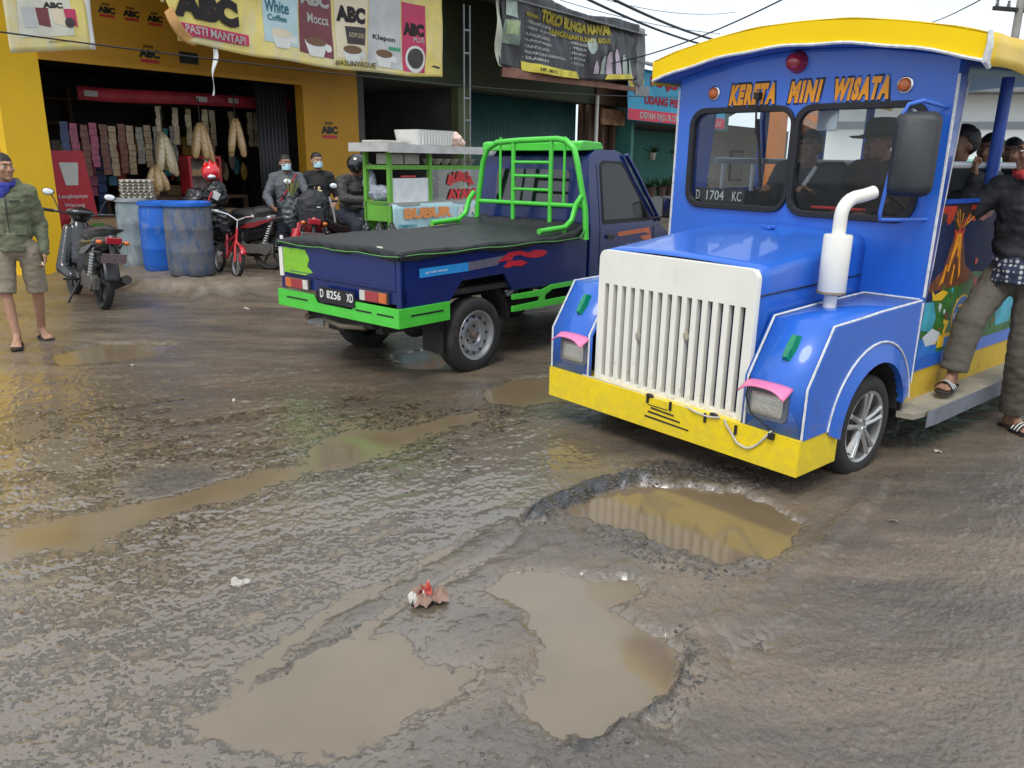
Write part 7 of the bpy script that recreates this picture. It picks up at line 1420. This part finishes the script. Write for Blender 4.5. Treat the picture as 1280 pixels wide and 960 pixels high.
blk = M_('moto_black', (.012, .012, .014), .25, 0, .2, 10, 0, 1, .7, (MUD, .12, 6)); redm = M_('moto_red', (.5, .012, .02), .28, 0, .1, 10, 0, 1, .7)
def bank_z(x, y): return gz(x, y)
m1 = moto('black scooter with muddy tail parked behind the man at the left edge', (-4.43, 8.5, gz(-4.43, 8.5)-.004), R(131), blk, M_('grey_stripe', (.12, .13, .14), .35), 'matic', R(7), R(-20))
m2 = moto('black and red motorbike with black bags on it, parked beside the blue drums', (-3.42, 11.25, gz(-3.4, 11.25)-.004), R(168), blk, M_('dark_red_stripe', (.2, .01, .012), .35), 'cub', R(8), R(20), 'motorbikes parked in front of the shop', False)
m3 = moto('red and black motorbike with a backpack on its seat, just behind the truck bed', (-2.62, 10.3, gz(-2.6, 10.3)-.004), R(106), redm, M_('silver_stripe', (.3, .32, .33), .35), 'cub', R(5), R(-8), 'motorbikes parked in front of the shop')
m4 = moto('black motorbike under the rider in the black helmet, beside the food cart', (-2.35, 10.85, gz(-2.3, 10.8)-.004), R(-40+0), blk, None, 'cub', R(3), R(10), 'motorbikes parked in front of the shop', False)
# load on the bikes
def on_bike(m, x, y, z): return tuple(m.matrix_basis @ Vector((x, y, z)))
for o_ in (m2, m3): pass
bpy.context.view_layer.update()
t = thing('backpack', 'black backpack lying on the seat of the red motorbike', 'backpack', (-2.50, 10.12, .80), R(16)); b = MB(); b.ell((0, 0, .22), (.21, .12, .23), 18); b.box((0, .0, .2), (.36, .16, .3)); blob(b, 'pack_body', M_('pack_black', (.02, .021, .024), .6, 0, .2, 10, .2, 60), t, .014, 3, .01, 12)
b = MB(); b.box((0, -.11, .13), (.26, .05, .18)); blob(b, 'front_pocket', M_('pack_black', (.02, .021, .024), .6), t, .012, 2); MB().tube([(-.05, .02, .44), (-.04, .0, .5), (.04, .0, .5), (.05, .02, .44)], .012, 8).build('carry_loop', black, t); MB().box((.06, -.142, .24), (.045, .006, .012)).build('white_badge', inkw, t); MB().tube([(.2, -.05, .36), (.24, -.06, .2), (.26, -.04, .05)], .012, 6).build('pale_strap', M_('strap_pale', (.4, .4, .42), .6), t)
t = thing('carrier_bag', 'grey plastic bag with green stalks sticking out, tied beside the backpack', 'bag', (-2.78, 10.12, .80), R(16)); b = MB(); b.ell((0, 0, .15), (.11, .09, .18), 14); b.cap((0, 0, .25), (0, 0, .38), .08, .03); blob(b, 'bag_body', M_('bag_grey', (.07, .08, .085), .3, 0, .2, 8, .3, 20), t, .012, 1, .025, 12)
rr_ = random.Random(2)
for k in range(9): MB().tube([(0, 0, .3), (rr_.uniform(-.03, .12), rr_.uniform(-.04, .04), .5+rr_.uniform(0, .12))], .006, 5).build('stalk', M_('stalk_green', (.2, .22, .05), .6), t)
t = thing('motorcycle_helmet', 'shiny red helmet hanging over the handlebar of the black and red motorbike', 'helmet', (-4.13, 11.2, 1.36), R(10)); b = MB(); b.ell((0, 0, .06), (.13, .15, .135), 22); b.ell((0, 0, .18), (.02, .1, .05), 10); b.ell((.07, 0, .17), (.015, .08, .035), 10); b.ell((-.07, 0, .17), (.015, .08, .035), 10); blob(b, 'shell', M_('helmet_red', (.65, .01, .015), .18, 0, .1, 10, 0, 1, 1), t, .011, 1); MB().ell((.02, -.12, .0), (.06, .04, .04), 12).build('chrome_guard', chrome, t, smooth=180); MB().tube([(-.1, 0, 0), (-.05, -.03, -.12), (.05, -.03, -.12), (.1, 0, 0)], .008, 6).build('chin_strap', black, t)
t = thing('saddle_bag', 'black jacket and bags heaped over the front of the black and red motorbike', 'bags', (-4.18, 11.1, .62), R(10)); b = MB(); b.ell((0, 0, .2), (.22, .16, .3), 16); b.ell((.12, 0, .5), (.16, .13, .2), 14); b.ell((-.15, 0, .42), (.15, .13, .18), 14); b.ell((.2, -.02, .12), (.1, .12, .2), 12); blob(b, 'heap', M_('nylon_black', (.014, .014, .016), .35, 0, .3, 10, .3, 40), t, .014, 2, .035, 9)
MB().box((.14, -.13, .5), (.1, .015, .1), M=Matrix.Rotation(.5, 3, 'Y')).build('white_patch', M_('patch_white', (.5, .5, .52), .5), t, bevel=.004); MB().tube([(-.02, -.16, .28), (.04, -.17, .42), (.1, -.14, .55)], .014, 6).build('red_strap', redp, t)
for x in (.0, .12): MB().tube([(x-.1, -.17, -.1), (x-.07, -.18, .15), (x-.05, -.16, .3)], .022, 6).build('webbing', M_('webbing', (.03, .03, .034), .6), t)
# child's bicycle
bk = thing('bicycle', 'small red bicycle standing between the drum and the motorbike', 'bicycle', (-3.98, 10.75, gz(-3.98, 10.75)), R(-52), None, R(-10))
for x, r in ((0, .2), (.68, .2)):
    W = thing('wheel', None, None, (x, 0, r)); W.parent = bk
    MB().lathe([(r*.85, -.018), (r*.97, -.022), (r, 0), (r*.97, .022), (r*.85, .018)], (0, 0, 0), (0, 1, 0), 30, closed=True).build('tyre', tyre, W, smooth=60); b = MB(); b.lathe([(r*.85, -.01), (r*.85, .01), (r*.8, .01), (r*.8, -.01)], (0, 0, 0), (0, 1, 0), 30, closed=True)
    for k in range(10): a = k*math.pi/5; b.tube([(0, 0, 0), (r*.82*math.cos(a), 0, r*.82*math.sin(a))], .002, 4)
    b.build('rim', steel, W)
b = MB(); [b.tube(p_, .016, 8) for p_ in ([(0, .03, .2), (.28, 0, .22)], [(.28, 0, .22), (.2, 0, .52)], [(0, .03, .2), (.2, 0, .45)], [(.28, 0, .22), (.56, 0, .5)], [(.21, 0, .42), (.56, 0, .54)], [(.68, .035, .2), (.62, .03, .4), (.56, 0, .46), (.54, 0, .62)], [(.68, -.035, .2), (.62, -.03, .4), (.56, 0, .46)])]; b.build('frame', redm, bk)
MB().tube([(.54, 0, .62), (.53, 0, .72), (.5, -.12, .78), (.42, -.24, .8)], .011, 8).build('handlebar', chrome, bk); MB().tube([(.53, 0, .72), (.5, .12, .78), (.42, .24, .8)], .011, 8).build('handlebar', chrome, bk)
for s in (-1, 1): MB().tube([(.44, .22*s, .8), (.34, .27*s, .8)], .017, 8).build('grip', white, bk)
b = MB(); b.cap((.1, 0, .56), (.26, 0, .56), .06, .025); blob(b, 'saddle', black, bk, .01, 1); MB().grid(lambda a, b: Vector((.68+.225*math.cos(R(30+100*a)), (b-.5)*.07, .2+.225*math.sin(R(30+100*a)))), 10, 2).build('mudguard', redm, bk, thick=.004)
# leaves and scraps near the bank, weeds
for i, (x, y, s) in enumerate(((-2.9, 8.55, .03), (-3.0, 6.1, .02), (1.75, 3.35, .02), (2.1, 2.9, .016), (-1.9, 5.2, .018), (2.45, 4.3, .022))):
    o = MB().grid(lambda a, b: ((a-.5)*s*2.2, (b-.5)*s, .3*s*math.sin(a*5)+.3*s*b), 5, 3).build('scrap', M_('scrap_pale', (.4, .37, .3), .7, 0, .4, 20), smooth=60); o.location = (x, y, gz(x, y)+.006); o.rotation_euler = (0, 0, i*1.3)
    tag(o, ('small pale scrap by the concrete bank', 'pale scrap lying by the water near the man', 'pale scrap right of the big pothole', 'tiny pale scrap low on the right side of the road', 'pale scrap on the road left of the truck', 'pale scrap near the train running board')[i], 'litter')
